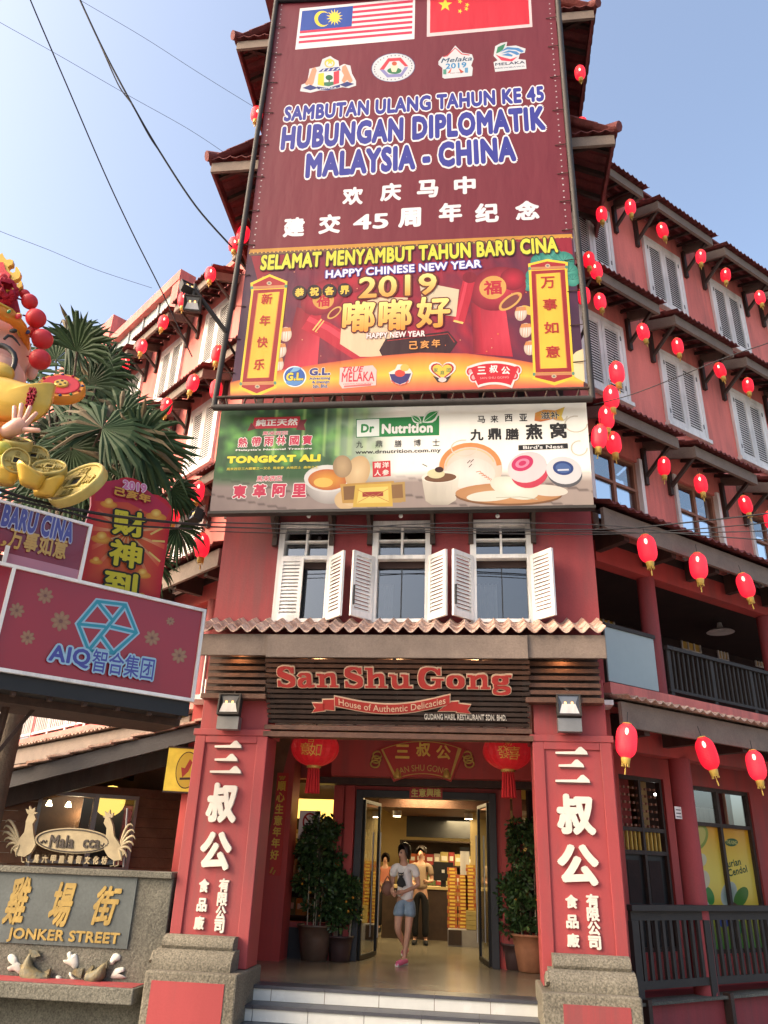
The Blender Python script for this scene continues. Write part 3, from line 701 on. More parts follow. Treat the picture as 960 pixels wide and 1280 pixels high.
# veranda: floor, plinth, timber balustrade, back wall with doors and windows
mb = MB(); mb.fbox(FRT, -.25, 13, .17, .5, -1.3, -.02, M['wall']); mb.fbox(FRT, -.25, 13, .5, .53, -.2, .06, M['stone_dark']); mb.build('veranda_plinth', B)
for s in (.18, 1.62, 2.9, 4.2): mb = MB(); mb.fbox(FRT, s-.03, s+.03, .17, .56, -.01, .09, M['timber']); mb.build('plinth_post', B)
mb = MB(); z0, z1 = .53, 1.47
mb.fbox(FRT, .06, 13, z1-.06, z1, -.1, .06, M['rail']); mb.fbox(FRT, .1, 13, z1-.16, z1-.06, -.04, .0, M['rail']); mb.fbox(FRT, .1, 13, .64, .72, -.04, .0, M['rail'])
k = .14; n = 0
while k < 12:
    wd = .055 if n % 10 == 0 else .024
    mb.fbox(FRT, k-wd, k+wd, (.53 if n % 10 == 0 else .72), z1-.16, -.037 if n % 10 else -.06, -.003 if n % 10 else .02, M['rail']); k += .128; n += 1
mb.build('veranda_railing', B)
FV = FRT.off(-.75)
d0, d1 = FV.px(779, 1040)[0], FV.px(836, 1040)[0]; w0, w1 = FV.px(869, 1080)[0], FV.px(950, 1080)[0]; wtop = FV.px(900, 986)[1]; wmid = FV.px(900, 1034)[1]
mb = MB()
wall_holes(mb, FV, .45, 13, .5, 3.79, [(d0, d1, .9, 3.0), (w0, w1, .85, wtop), (w1+.9, w1+2.0, .85, wtop)], .12, M['porch_red'])
mb.fbox(FV, .45, 13, .5, .82, 0.002, .05, M['porch_red'])
mb.fbox(FV, .46, 5, .5, 3.2, -1.25, -1.2, M['dark_plaster'])
mb.build('veranda_back_wall', B)
mb = MB()   # lattice door beside the pillar
fr = FV; dw = d1-d0
for t in (0, .46, .94): mb.fbox(fr, d0+dw*t, d0+dw*t+.045, .55, 3.0, -.1, -.03, M['timber'])
for v in (.9, 2.02, 2.3, 2.95): mb.fbox(fr, d0+.045, d1-.02, v, v+.05, -.098, -.032, M['timber'])
for k in range(10): u = d0+.06+k*(dw-.12)/10; mb.fbox(fr, u, u+.025, 2.07, 2.3, -.09, -.06, M['brass'])
for k in range(9):
    for j in range(6): u = d0+.06+k*(dw-.12)/9; mb.fbox(fr, u, u+.03, 2.36+j*.095, 2.39+j*.095, -.09, -.06, M['sash'])
mb.fbox(fr, d0+.04, d1-.02, .9, 2.02, -.088, -.08, M['black'])
for t in (.12, .58): mb.fbox(fr, d0+dw*t, d0+dw*(t+.26), 1.45, 1.95, -.079, -.074, M['dark_plaster'])
mb.build('lattice_door', B)
mb = MB()   # poster windows
um = (w0+w1)/2
for u in (w0, um-.03, w1-.055): mb.fbox(fr, u, u+.055, .85, wtop, -.1, -.03, M['timber'])
for v in (.85, wmid, wtop-.05): mb.fbox(fr, w0+.055, w1-.055, v, v+.05, -.098, -.032, M['timber'])
for u in (w0+.2, um+.2): mb.fbox(fr, u, u+.015, wmid+.05, wtop-.05, -.09, -.05, M['sash'])
vw = mb.build('veranda_window', B)
mb = MB(); mb.quad(fr.w(w0+.03, wmid+.02, -.07), fr.w(w1-.03, wmid+.02, -.07), fr.w(w1-.03, wtop, -.07), fr.w(w0+.03, wtop, -.07), M['glass']); mb.build('pane', vw)
mb = MB(); mb.fbox(fr, w0+.1, w1-.1, wmid+.08, wmid+.3, -.5, -.49, M['white']); mb.fbox(fr, w0+.05, w0+.4, wtop-.12, wtop-.09, -.6, -.55, M['tube_light']); mb.build('lit_shelf', vw)

# ---- porch: pillars, plinth blocks, floor, steps, ceiling
PX = ((-3.56, -2.62), (.66, 1.585))
for i, (a, b) in enumerate(PX):
    mb = MB()
    mb.box(a, b, 9.755, 10.2, .66, 3.20, M['pillar']); mb.box(a-.03, b+.03, 9.72, 10.23, 3.20, 3.28, M['pillar']); mb.box(a+.03, b-.03, 9.78, 10.17, 3.28, 3.96, M['pillar'])
    t = .135
    mb.box(a, a+t, 9.73, 9.756, .66, 3.2, M['pillar']); mb.box(b-t, b, 9.73, 9.756, .66, 3.2, M['pillar']); mb.box(a+t, b-t, 9.731, 9.756, 3.11, 3.2, M['pillar'])
    p = mb.build('pillar', B, .008)
    mb = MB(); x0, x1 = (a-.06, b+.03) if i == 0 else (a-.05, b+.02)
    mb.box(x0, x1, 9.30, 10.32, 0, .655, M['stone']); mb.build('plinth_block', p, .02)
    mb = MB(); m0, m1 = (x0+.09, x1-.13) if i == 0 else (x0+.21, x1-.12)
    mb.box(m0, m1, 9.292, 9.3, .02, .565, M['pillar']); mb.build('painted_panel', p)
    c0, c1 = (a+.0, b-.12) if i == 0 else (a+.10, b-.02)
    mb = MB(); fr = Fr((0, 0, 0), -Y, Z)     # u = -y, v = z, n = -x... a scroll profile swept along x
    def sweep(prof, xa, xb):
        n = len(prof); vs = [(xa, y, z) for y, z in prof]+[(xb, y, z) for y, z in prof]
        mb.add(vs, [(k, (k+1) % n, n+(k+1) % n, n+k) for k in range(n)], M['stone'], False); mb.add(vs, [tuple(range(n))[::-1], tuple(range(n, 2*n))], M['stone'])
    arc = lambda cy, cz, r1, r2, a0, a1, k=7: [(cy-r1*math.cos(R(a0+(a1-a0)*q/k)), cz+r2*math.sin(R(a0+(a1-a0)*q/k))) for q in range(k+1)]
    sweep([(9.729, .656), (9.42, .656), (9.42, .70)]+arc(9.60, .70, .18, .155, 0, 90)+[(9.729, .85)], c0-.05, c1+.03)
    sweep([(9.728, .851), (9.55, .851), (9.53, .88)]+arc(9.64, .885, .11, .10, 0, 90)+[(9.728, .98)], c0, c1)
    mb.tube([(c0-.06, 9.45, .72), (c0-.06, 9.52, .80), (c0-.06, 9.62, .76), (c0-.06, 9.6, .68)], .035, M['stone'], 6)
    mb.build('stone_scroll', p)
    # the shop name in raised characters down the pillar
    fp = front(9.7545); ml = MB(); ms = MB()
    chars = {0: [('叔', 255.5, 979, 299.5, 1028), ('公', 247, 1040, 292, 1087)], 1: [('叔', 697.0, 993, 742, 1043), ('公', 698, 1056, 747, 1106)]}[i]
    for ch, xl, yt, xr, yb in chars:
        fp2 = front(9.72)
        letters3d(ms, Fr(fp2.o+V((.018, .012, -.02)), X, Z), ch, (xl, yb), (xr, yt), -.03, -.012, M['shadow_grey'], .05)  # dark offset copy of each character, standing in for its cast shadow
        letters3d(ml, fp2, ch, (xl, yb), (xr, yt), -.03, .008, M['cream'], .05)
    strokes = {0: [(268.5, 302, 933), (268.5, 297, 949.5), (262.5, 301.5, 964.5)], 1: [(694.5, 734.5, 941), (698.5, 730, 957), (694.5, 737.5, 976)]}[i]
    for xl, xr, yb in strokes:
        f2 = front(9.72); u0, v0 = f2.px(xl, yb); u1, v1 = f2.px(xr, yb); h = .012
        pts = [(u0, v0-h), (u1, v0-h), (u1-.01, v0+.02), (u1-.07, v0+.075), (u1-.10, v0+.07), (u1-.15, v0+.02), (u0, v0+h)]
        ml.prism(f2, pts, -.03, .008, M['cream']); ms.prism(Fr(f2.o+V((.018, .012, -.02)), X, Z), pts, -.03, -.012, M['shadow_grey'])
    small = {0: [('食', 255, 1107), ('品', 252.5, 1131), ('廠', 249, 1153.5), ('有', 280, 1106.5), ('限', 278, 1124), ('公', 276, 1141), ('司', 274, 1157.5)],
             1: [('食', 714.5, 1127), ('品', 715.5, 1152), ('廠', 716.5, 1175.5), ('有', 740.5, 1126), ('限', 741.5, 1143), ('公', 742.5, 1160.5), ('司', 743.5, 1178.5)]}[i]
    for ch, cx, cy in small:
        f2 = front(9.735); letters3d(ml, f2, ch, (cx-7.3, cy+8.3), (cx+7.3, cy-8.3), -.02, .006, M['cream'], .045)
    ml.build('lettering', p); ms.build('letter_shadow_back', p)
# porch floor and steps
mb = MB()
mb.box(HX0, 1.6, 10.05, 12.9, .30, .48, M['floor']); mb.box(HX0-.6, 2.55, 12.9, 21, .30, .48, M['floor'])
mb.build('porch_floor', B)
mb = MB(); sx0, sx1 = -2.60, .625
for k in range(4):
    z = .48-.155*k; y = 10.04-.29*k
    mb.box(sx0, sx1, y+.02, 10.32, max(0, z-.155), z-.03, M['grout']); 
    nt_ = 6
    off = (.35, .15, .5, .3)[k]
    xs = [sx0]+[sx0+off*.62+j*.62 for j in range(6) if sx0+off*.62+j*.62 < sx1-.05]+[sx1]
    for j in range(len(xs)-1):
        mb.box(xs[j]+.004, xs[j+1]-.004, y+.008, y+.021, z-.15, z-.034, M['riser'])
        mb.box(xs[j]+.002, xs[j+1]-.002, y-.012, y+.29, z-.031, z+.002, M['nosing'])
mb.build('entrance_steps', B)
# porch box: ceiling, side and back walls with openings, bulkhead over the door
FB = front(12.84)
dl, dr, dt = FB.px(436.5, 1201)[0], FB.px(625, 1209)[0], FB.px(533, 989.5)[1]
wl = (FB.px(358, 1090)[0], FB.px(412, 1090)[0])
mb = MB()
wall_holes(mb, FB, HX0-.3, 2.3, .40, 3.7, [(dl, dr, .41, dt), (wl[0], wl[1], .95, 3.0), (.42, .95, .95, 3.0)], .2, M['porch_red'])
mb.box(HX0-.3, HX0-.1, 10.4, 12.84, .48, 3.7, M['porch_red']); mb.box(1.62, 1.7, 10.35, 12.84, .48, 3.7, M['porch_red'])
mb.box(HX0-.3, dl-.15, 12.80, 12.839, .48, .88, M['doorframe']); mb.box(dr+.12, 1.6, 12.80, 12.839, .48, .88, M['doorframe'])
x0, x1 = FB.px(413, 1090)[0], FB.px(427, 1090)[0]
mb.box(x0, x0+.16, 12.77, 12.839, .48, 3.1, M['porch_red']); mb.box(x0+.2, x0+.34, 12.74, 12.839, .48, 3.1, M['porch_red'])
x0 = dr+.06; mb.box(x0, x0+.15, 12.74, 12.839, .48, 3.1, M['porch_red']); mb.box(x0+.19, x0+.33, 12.77, 12.839, .48, 3.1, M['porch_red'])
mb.build('porch_wall', B)
mb = MB(); u0 = FB.px(424, 940)[0]; u1 = FB.px(664, 940)[0]
mb.box(u0, 1.55, 12.25, 12.75, 3.0, 3.66, M['porch_red']); mb.box(u0-.4, 1.58, 12.5, 12.76, 2.9, 3.0, M['timber']); mb.build('bulkhead', B)
mb = MB(); mb.box(HX0-.3, 1.7, 10.0, 13, 3.70, 3.76, M['white']); mb.build('porch_ceiling', B)
mb = MB(); fwd = .11
mb.box(dl-.0, dl+fwd, 12.78, 13.0, .481, dt, M['doorframe']); mb.box(dr-fwd, dr, 12.78, 13.0, .481, dt, M['doorframe']); mb.box(dl+fwd, dr-fwd, 12.78, 13.0, dt-fwd, dt, M['doorframe'])
mb.build('door_frame', B, .006)
def glass_door(hx, ang, wd):
    d = V((math.cos(R(ang)), math.sin(R(ang)), 0)); fr = Fr((hx, 12.86, .49), d, Z); h = dt-fwd-.52
    mb = MB(); mb.fbox(fr, 0, .04, 0, h, -.02, .02, M['black']); mb.fbox(fr, wd-.04, wd, 0, h, -.02, .02, M['black']); mb.fbox(fr, .04, wd-.04, h-.05, h, -.02, .02, M['black']); mb.fbox(fr, .04, wd-.04, 0, .06, -.02, .02, M['black'])
    o = mb.build('glass_door', B)
    mb = MB(); mb.quad(fr.w(.04, .06), fr.w(wd-.04, .06), fr.w(wd-.04, h-.05), fr.w(.04, h-.05), M['glass']); mb.build('pane', o)
    mb = MB()
    for n in (-.06, .06): mb.tube([fr.w(wd-.12, .25, n), fr.w(wd-.12, h-.45, n)], .014, M['steel'], 8)
    mb.build('handle', o)
glass_door(dl+.13, 80, .85); glass_door(dr-.13, 100, .85)

# ---- sign canopy over the porch
mb = MB(); pantile(mb, front(9.9), -3.73, 1.56, .66, 4.40, .01, 4.72, .187, .078, M['tile'], 3, .016, 6); cp = mb.build('canopy', B)
mb = MB(); mb.box(-2.62, .62, 9.27, 9.32, 4.10, 4.385, M['fascia']); mb.box(-3.56, -2.62, 9.31, 9.36, 4.13, 4.40, M['fascia']); mb.box(.62, 1.55, 9.31, 9.36, 4.12, 4.40, M['fascia'])
mb.box(-3.55, 1.54, 9.36, 9.9, 4.34, 4.36, M['timber_mid']); mb.build('fascia_board', cp)
for (a, b) in ((-3.46, -2.68), (.64, 1.50)):
    mb = MB()
    for k in range(6): mb.box(a, b, 9.60, 9.64, 3.74+k*.088, 3.79+k*.088, M['timber_mid'])
    mb.box(a-.05, b+.02, 9.58, 9.76, 3.64, 3.70, M['timber_mid']); mb.box(a-.03, b, 9.70, 9.76, 3.70, 4.33, M['timber'])
    mb.build('slatted_cheek', cp)
# ------------------------------------------------------------------ hung panels
rnd = random.Random(3)
def lerp(a, b, t): return tuple(x+(y-x)*t for x, y in zip(a, b))
def mixc(a, b, t): t = max(0, min(1, t)); return tuple(x+(y-x)*t for x, y in zip(a, b))
def qp(c4, a, b):
    tl, tr, br, bl = c4; t = lerp(tl, tr, a); s = lerp(bl, br, a); return lerp(t, s, b)
def star(cx, cy, r, n=5, k=.4, rot=-90, sy=1):
    return [(cx+(r if i % 2 == 0 else r*k)*math.cos(R(rot+180*i/n)), cy+sy*(r if i % 2 == 0 else r*k)*math.sin(R(rot+180*i/n))) for i in range(2*n)]

# ---- the tall banner on its pipe frame
lean = V((0, -.386, 8.48)).normalized()
FBN = Fr((-1, 9.12, 1.8+.661*9.12), X, lean)
BW0, BW1 = FBN.px(287.5, 499)[0], FBN.px(731.5, 486)[0]; BV1 = FBN.px(354, 3.5)[1]
bnr = thing('tall_banner', 'tall maroon banner with two flags and blue lettering over the building front', 'banner', FBN.w(0, 0))
vm_ = FBN.px(512, 302)[1]
pm = Print(FBN, .0)
c4 = [(BW0, BV1), (BW1, BV1), (BW1, vm_), (BW0, vm_)]
N_ = 14
pts = []
for j in range(N_+1):
    for i in range(9):
        a, b = i/8, j/N_; pts.append((BW0+(BW1-BW0)*a, BV1+(vm_-BV1)*b))
pm._add(pts, [(j*9+i, (j+1)*9+i, (j+1)*9+i+1, j*9+i+1) for j in range(N_) for i in range(8)], pm._col((112, 36, 50), len(pts)))
# flags
fl = [(375, 10.5), (519, -3), (518, 48.7), (369, 62)]
pm.poly(fl, (225, 226, 232)); inn = [qp(fl, .022, .07), qp(fl, .98, .05), qp(fl, .98, .93), qp(fl, .022, .92)]
for k in range(14): pm.poly([qp(inn, 0, k/14), qp(inn, 1, k/14), qp(inn, 1, (k+1)/14), qp(inn, 0, (k+1)/14)], (205, 50, 85) if k % 2 == 0 else (222, 222, 230))
pm.poly([qp(inn, 0, 0), qp(inn, .46, 0), qp(inn, .46, 8/14), qp(inn, 0, 8/14)], (40, 75, 165))
cx, cy = qp(inn, .19, .28); moon = [(cx+10*math.cos(R(a)), cy+10*math.sin(R(a))) for a in range(40, 321, 20)]+[(cx+2.6+8*math.cos(R(a)), cy+8*math.sin(R(a))) for a in range(310, 49, -20)]
pm.poly(moon, (225, 205, 70)); cx, cy = qp(inn, .30, .27); pm.poly(star(cx, cy, 10.5, 14, .5), (235, 215, 75))
fl = [(534, -8), (663, -14), (665.5, 33.6), (533.5, 46)]
pm.poly(fl, (222, 200, 205)); inn = [qp(fl, .03, .06), qp(fl, .975, .04), qp(fl, .975, .92), qp(fl, .03, .92)]; pm.poly(inn, (205, 35, 55))
pm.poly(star(556.5, 6, 9), (240, 205, 60))
for sx, sy in ((575, 2), (584, 6), (583, 11), (575, 14)): pm.poly(star(sx, sy, 3.2, rot=-70), (240, 205, 60))
# crests
lt = (205, 210, 218)
pm.poly([(375, 114), (377, 106), (384, 103), (387, 86), (400, 83), (403, 74), (409, 71.5), (413, 70), (417, 73), (423, 76), (424, 83), (430, 80), (438, 82), (440, 92), (445, 101), (445, 107), (436, 110), (428, 109), (410, 113), (400, 113), (388, 116)], lt)
pm.ell(412, 79, 6.5, 5.5, (215, 190, 80)); pm.ell(412, 79.5, 4.6, 3.8, lt); pm.poly(star(412.5, 77, 5), (225, 200, 70))
pm.poly([(398, 90), (403, 86), (424, 83.5), (426, 88)], (50, 60, 140))
for k in range(4): pm.poly([(402+k*6, 89.3-k*.6), (405+k*6, 86-k*.4), (407+k*6, 86-k*.4), (404+k*6, 89.3-k*.6)], lt)
pm.poly([(398, 92), (405, 91), (405, 108), (397, 106)], (225, 200, 60)); pm.poly([(417, 90), (424, 88), (424, 104), (417, 106)], (215, 60, 80))
pm.poly([(405, 91), (417, 90), (417, 106), (411, 108), (405, 108)], (215, 225, 225)); pm.ell(411.5, 97, 4.6, 3.4, (40, 100, 70)); pm.line([(411.5, 99), (411.5, 104)], 1.4, (70, 60, 40)); pm.poly([(405, 103), (417, 102), (417, 106), (411, 108), (405, 107)], (60, 120, 90))
for s, pp in ((1, [(390, 86), (394, 84), (396, 88), (394, 95), (392, 104), (389, 108), (386, 105), (384, 107), (381, 105), (386, 97), (388, 92)]), (-1, [(428, 83), (432, 81), (434, 85), (437, 92), (441, 101), (438, 104), (434, 100), (430, 104), (427, 101), (430, 94), (427, 89)])): pm.poly(pp, (214, 150, 120))
pm.poly([(378, 110), (388, 106), (398, 110), (388, 113)], (45, 55, 120)); pm.poly([(424, 106), (434, 102), (443, 105), (432, 109)], (45, 55, 120)); pm.poly([(396, 108), (410, 110), (425, 105.5), (425, 109), (410, 113), (397, 111.5)], (45, 55, 120))
pm.text('MELAKA', (400, 112), (421, 108.6), lt, .03)
pm.ell(491.5, 84.5, 27.5, 18, (85, 85, 130), -6); pm.ell(491.5, 84.5, 26.6, 17.3, lt, -6); 
pm.poly([(474.5, 87), (485, 73), (501, 72), (510.5, 83), (506, 83), (499, 76), (487, 77), (480, 87)], (205, 60, 75)); pm.poly([(474.5, 87), (480, 87), (486, 93), (501, 92), (506, 84), (510.5, 84), (502, 96), (484, 97)], (135, 135, 190)); pm.ell(493, 88.5, 9, 4, (50, 120, 80)); pm.poly([(488, 84), (493, 78), (498, 83), (495, 90), (490, 90)], (225, 215, 190)); pm.ell(493, 79.5, 3.2, 2.6, (190, 90, 60))
for k in range(30):
    a = R(k*12); pm.ell(491.5+23.4*math.cos(a), 84.5+15*math.sin(a)-2.3*math.cos(a), .75, .9, (90, 110, 120), seg=6)
pm.poly([(548, 77), (553, 71), (560, 69), (569, 57), (578, 66), (590, 68), (592, 74), (589, 82), (591, 85), (590, 95), (556, 98.5), (553, 97), (553, 85), (548, 81)], lt)
pm.line([(554, 71), (559, 70), (569, 60), (577, 67.5), (587, 69)], 1.8, (200, 60, 70)); pm.text('Melaka', (551, 79), (590, 70), (45, 80, 110), .02, None, .25); pm.text('2019', (557, 86.5), (583, 77.5), (50, 135, 190), .03)
pm.poly([(554, 87), (558, 86.5), (558, 93), (554, 93)], (80, 150, 130)); pm.poly([(581, 85), (585, 84.5), (585, 91), (581, 91)], (90, 150, 190)); pm.poly([(559, 92), (565, 84), (563, 91)], (205, 100, 80)); pm.poly([(573, 85), (580, 90), (576, 92)], (190, 80, 60)); pm.text('VISIT YEAR', (562, 92.5), (578, 90), (140, 90, 90), .02)
pm.poly([(617, 70), (619, 58), (626, 54), (634, 52.5), (633, 58), (645, 57), (657, 61), (656, 66), (650, 67), (648, 74), (657, 75), (658, 86), (619, 90), (617, 78), (622, 75.5)], lt)
pm.poly([(620, 67), (622, 59), (632, 54.5), (629, 62), (623, 66)], (50, 130, 95))
for q in ([(624, 65.5), (634, 59), (648, 60), (655, 64), (652, 66), (644, 62.5), (634, 62)], [(626, 67), (636, 63), (646, 64.5), (650, 68), (646, 69), (638, 65.5)], [(627, 69), (635, 66.5), (641, 69), (640, 71)]): pm.poly(q, (70, 130, 190))
pm.poly([(619, 68), (626, 71), (638, 74), (647, 71), (640, 77), (627, 76)], (205, 60, 85))
pm.text("MELAKA", (619, 82.5), (656, 76), (60, 65, 90), .03); pm.text('BERWIBAWA', (619, 86.5), (656, 82), (60, 65, 90), .015)
# eyelets down both sides
for k in range(46):
    for u in (BW0+.09, BW1-.09):
        v = vm_+(BV1-vm_)*(k+.5)/46; pm.uvpoly([(u+.014*math.cos(i), v+.014*math.sin(i)) for i in range(6)], (190, 180, 185)); pm.n -= pm.step
pm.build('printed_face', bnr); NB = .0012
def bline(name, t, bl, tr, *a, **k):
    p = Print(FBN, NB); p.text(t, bl, tr, *a, **k); return p.build('lettering', bnr)
white = (222, 224, 232); blue = (54, 58, 150)
def bt_(t, p0, p1, ht, *a, **k): p = Print(FBN, NB); p.btext(t, p0, p1, ht, *a, **k); return p.build('lettering', bnr)
bt_('SAMBUTAN ULANG TAHUN KE 45', (355.5, 151), (679.5, 125.5), -16.5, blue, .055, [(.065, white)])
bt_('HUBUNGAN DIPLOMATIK', (352, 186), (681, 160.5), -25.5, blue, .062, [(.058, white)])
bt_('MALAYSIA - CHINA', (383, 221), (644, 199.5), -27, blue, .062, [(.058, white)])
p = Print(FBN, NB); p.glyphs('欢庆马中', [(441, 245), (488.5, 240), (534.5, 236), (581, 231.5)], 27, 24, white, .045); p.build('lettering', bnr)
p = Print(FBN, NB); p.glyphs('建交周年纪念', [(367.5, 284), (412, 280), (512, 272), (563, 265.5), (608.5, 266), (659, 263)], 29, 26, white, .045); p.text('45', (441, 288), (486, 266), white, .03); p.build('lettering', bnr)

# ---- the new-year banner on the lower part of the frame
nyb = thing('new_year_banner', 'new year banner with yellow lettering and two gold scrolls below the maroon one', 'banner', FBN.w(0, 0))
pm = Print(FBN, .0006)
nx, ny = 40, 16; pts = []; cols = []
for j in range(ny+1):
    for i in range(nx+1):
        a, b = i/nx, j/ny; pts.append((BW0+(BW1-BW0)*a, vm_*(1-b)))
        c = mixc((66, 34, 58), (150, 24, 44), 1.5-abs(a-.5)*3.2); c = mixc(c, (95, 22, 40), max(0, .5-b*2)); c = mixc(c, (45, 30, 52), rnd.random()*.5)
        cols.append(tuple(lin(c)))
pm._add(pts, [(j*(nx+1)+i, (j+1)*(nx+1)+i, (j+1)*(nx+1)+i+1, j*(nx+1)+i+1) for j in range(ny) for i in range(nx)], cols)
pm.line([(312, 314), (400, 309.5), (520, 303), (640, 297.5), (715, 294.5)], 5, (190, 140, 60)); pm.line([(312, 318), (520, 307), (715, 298.5)], 3.5, (110, 85, 60))
for k in range(80): t = k/79; pm.ell(312+403*t, 316.5-19.5*t, 1, 1, (215, 170, 80), seg=5); pm.n -= pm.step
for q in ([(314, 320), (380, 318), (352, 332), (322, 350)], [(640, 300), (714, 297), (716, 318), (690, 314)]): pm.poly(q, (140, 30, 50))
for (x, y, r) in ((676, 328, 13), (690, 322, 14), (704, 327, 14), (711, 340, 12), (716, 350, 9), (668, 345, 11), (662, 356, 9)):
    pm.ell(x, y, r, r*.9, (45, 125, 115), 0, (85, 165, 150)); 
    for k in range(5): pm.line([(x, y), (x+r*.85*math.cos(R(-20-k*35)), y+r*.75*math.sin(R(-20-k*35)))], .6, (40, 105, 100))
# the two lantern figures
red, red2, dred = (178, 36, 58), (205, 62, 82), (120, 22, 42)
pm.poly([(371, 384), (402, 392), (399, 430), (396, 470), (350, 478), (360, 430)], [dred, red, red2, red2, red, dred])
pm.ell(404, 372, 30, 20, dred, -28, red2); pm.ell(440, 350, 20, 16, dred, 0, red); pm.ell(404, 374.5, 13.5, 12, (200, 150, 80)); pm.text('福', (395, 384), (413, 366), red, .03)
pm.line([(383, 402), (405, 412), (430, 428), (458, 446)], 23, red); pm.line([(385, 398), (410, 410), (440, 430), (460, 443)], 7, red2); pm.line([(391, 413), (402, 399)], 2, (225, 190, 110)); pm.line([(394, 415), (405, 401)], 1.5, (225, 190, 110))
pm.ell(418, 391, 11, 5, (200, 160, 90), -40); pm.ell(418, 391, 8.5, 3.4, dred, -40)
pm.poly([(588, 378), (632, 385), (636, 415), (641, 446), (592, 442)], [dred, red2, red2, red, red]); pm.poly([(588, 378), (600, 380), (604, 442), (592, 442)], [dred, red, red, dred])
pm.ell(622, 361, 36, 27, dred, -14, red2); pm.ell(641, 349, 16, 14, dred, 0, (190, 44, 66)); pm.ell(616, 359.5, 17, 14.5, (205, 155, 85), -10); pm.text('福', (604.5, 369), (627, 350), red, .03)
pm.line([(586, 352), (580, 378), (573, 403)], 15, red); pm.line([(583, 352), (577, 378), (570, 403)], 4, red2); pm.line([(567, 401), (579, 404)], 3, (225, 190, 110)); pm.ell(587, 347, 9, 7, dred)
pm.ell(638, 377, 17, 7.5, (205, 160, 90), -36); pm.ell(638, 377, 13.5, 5, (120, 60, 60), -36); pm.ell(660, 388, 10, 5, (215, 180, 90), 25)
pm.poly([(428, 388), (470, 372), (510, 372), (498, 425), (486, 446), (450, 446), (425, 430)], (214, 190, 160)); pm.poly([(524, 352), (574, 362), (570, 396), (530, 390)], (205, 190, 165))
pm.poly([(482, 424), (560, 414), (572, 428), (560, 445), (480, 450), (474, 438)], (52, 22, 30)); pm.line([(484, 426), (560, 417), (568, 428)], 1.4, (150, 40, 45))
for (x, y) in ((357, 418), (350.5, 438), (347, 456), (651, 392), (657, 413), (662.5, 435)):
    pm.ell(x, y, 7.6, 9.2, (195, 175, 160), 8, (232, 226, 220)); pm.poly([(x-5, y-8), (x+6, y-8.5), (x+7, y-4), (x-7, y-3)], (205, 135, 80))
    for k in (-3, 0, 3): pm.line([(x+k, y-8), (x+k-1, y+8.5)], .7, (185, 140, 110))
for k in range(60): pm.ell(rnd.uniform(325, 715), rnd.uniform(330, 455), rnd.uniform(.4, 1.1), rnd.uniform(.4, 1.1), (215, 150, 120) if k % 3 else (225, 120, 70), seg=6)
# gold wave band
top = [(288, 478), (305, 474), (350, 463), (400, 455), (465, 446), (525, 441), (583, 442), (640, 449), (700, 460), (729.5, 466)]
def band(f0, f1, ca, cb):
    for i in range(len(top)-1):
        def bt(p): x = p[0]; return 499-(x-288)*(13/443.)
        a, b = top[i], top[i+1]; g = lambda p, f: (p[0], p[1]+(bt(p)-p[1])*f)
        pm.poly([g(a, f0), g(b, f0), g(b, f1), g(a, f1)], [ca, ca, cb, cb])
band(0, .12, (196, 92, 62), (208, 130, 62)); band(.12, .5, (208, 130, 62), (222, 190, 72)); band(.5, .75, (222, 190, 72), (212, 130, 80)); band(.75, 1, (212, 130, 80), (200, 66, 82))
pm.poly([(708, 452), (720, 440), (729, 436), (731, 478), (716, 470)], (222, 205, 165))
# scroll plaques
def scroll(tip, bd, tipb, chars):
    tl, tr, br, bl = bd; yel = (228, 196, 62)
    ex = lambda p, dx, dy: (p[0]+dx, p[1]+dy)
    pm.poly([ex(tip, 0, -3), ex(tr, 7, -8), ex(tr, 6, 4), ex(br, 6, 2), ex(br, 7, 9), ex(tipb, 0, 4), ex(bl, -7, 9), ex(bl, -6, 2), ex(tl, -6, 4), ex(tl, -7, -8)], yel)
    pm.poly([tip, ex(tr, 4, -6), ex(tr, 3, 0), ex(tl, -3, 0), ex(tl, -4, -6)], (160, 44, 50)); pm.poly([ex(bl, -3, 2), ex(br, 3, 2), ex(br, 4, 7), tipb, ex(bl, -4, 7)], (160, 44, 50))
    pm.poly([ex(tl, -3, 1), ex(tr, 3, 1), ex(br, 3, 1), ex(bl, -3, 1)], (150, 40, 46)); pm.poly([ex(tl, 3, 5), ex(tr, -3, 5), ex(br, -3, -4), ex(bl, 3, -4)], (228, 184, 66)); pm.line([ex(tl, 3, 5), ex(tr, -3, 5), ex(br, -3, -4), ex(bl, 3, -4)], 1.1, (205, 130, 70), True)
    pm.line([ex(tl, -5, -2), ex(tr, 5, -2)], 4, (190, 130, 90)); pm.line([ex(bl, -5, 3), ex(br, 5, 3)], 4, (190, 130, 90))
    for p in (ex(tl, -5, -2), ex(tr, 5, -2), ex(bl, -5, 3), ex(br, 5, 3)): pm.ell(p[0], p[1], 1.8, 2.2, (90, 140, 120))
    for q in (lerp(tip, lerp(tl, tr, .5), .55), lerp(tipb, lerp(bl, br, .5), .55)): pm.ell(q[0], q[1], 3.2, 2.4, (190, 165, 140)); pm.ell(q[0], q[1], 1.6, 1.2, (110, 120, 110))
scroll((337, 346), [(320, 362), (352.5, 360), (339, 476), (306, 477)], (321, 492), None)
scroll((684, 327), [(667, 338), (703, 336), (711.5, 464), (672.5, 465)], (693, 478), None)
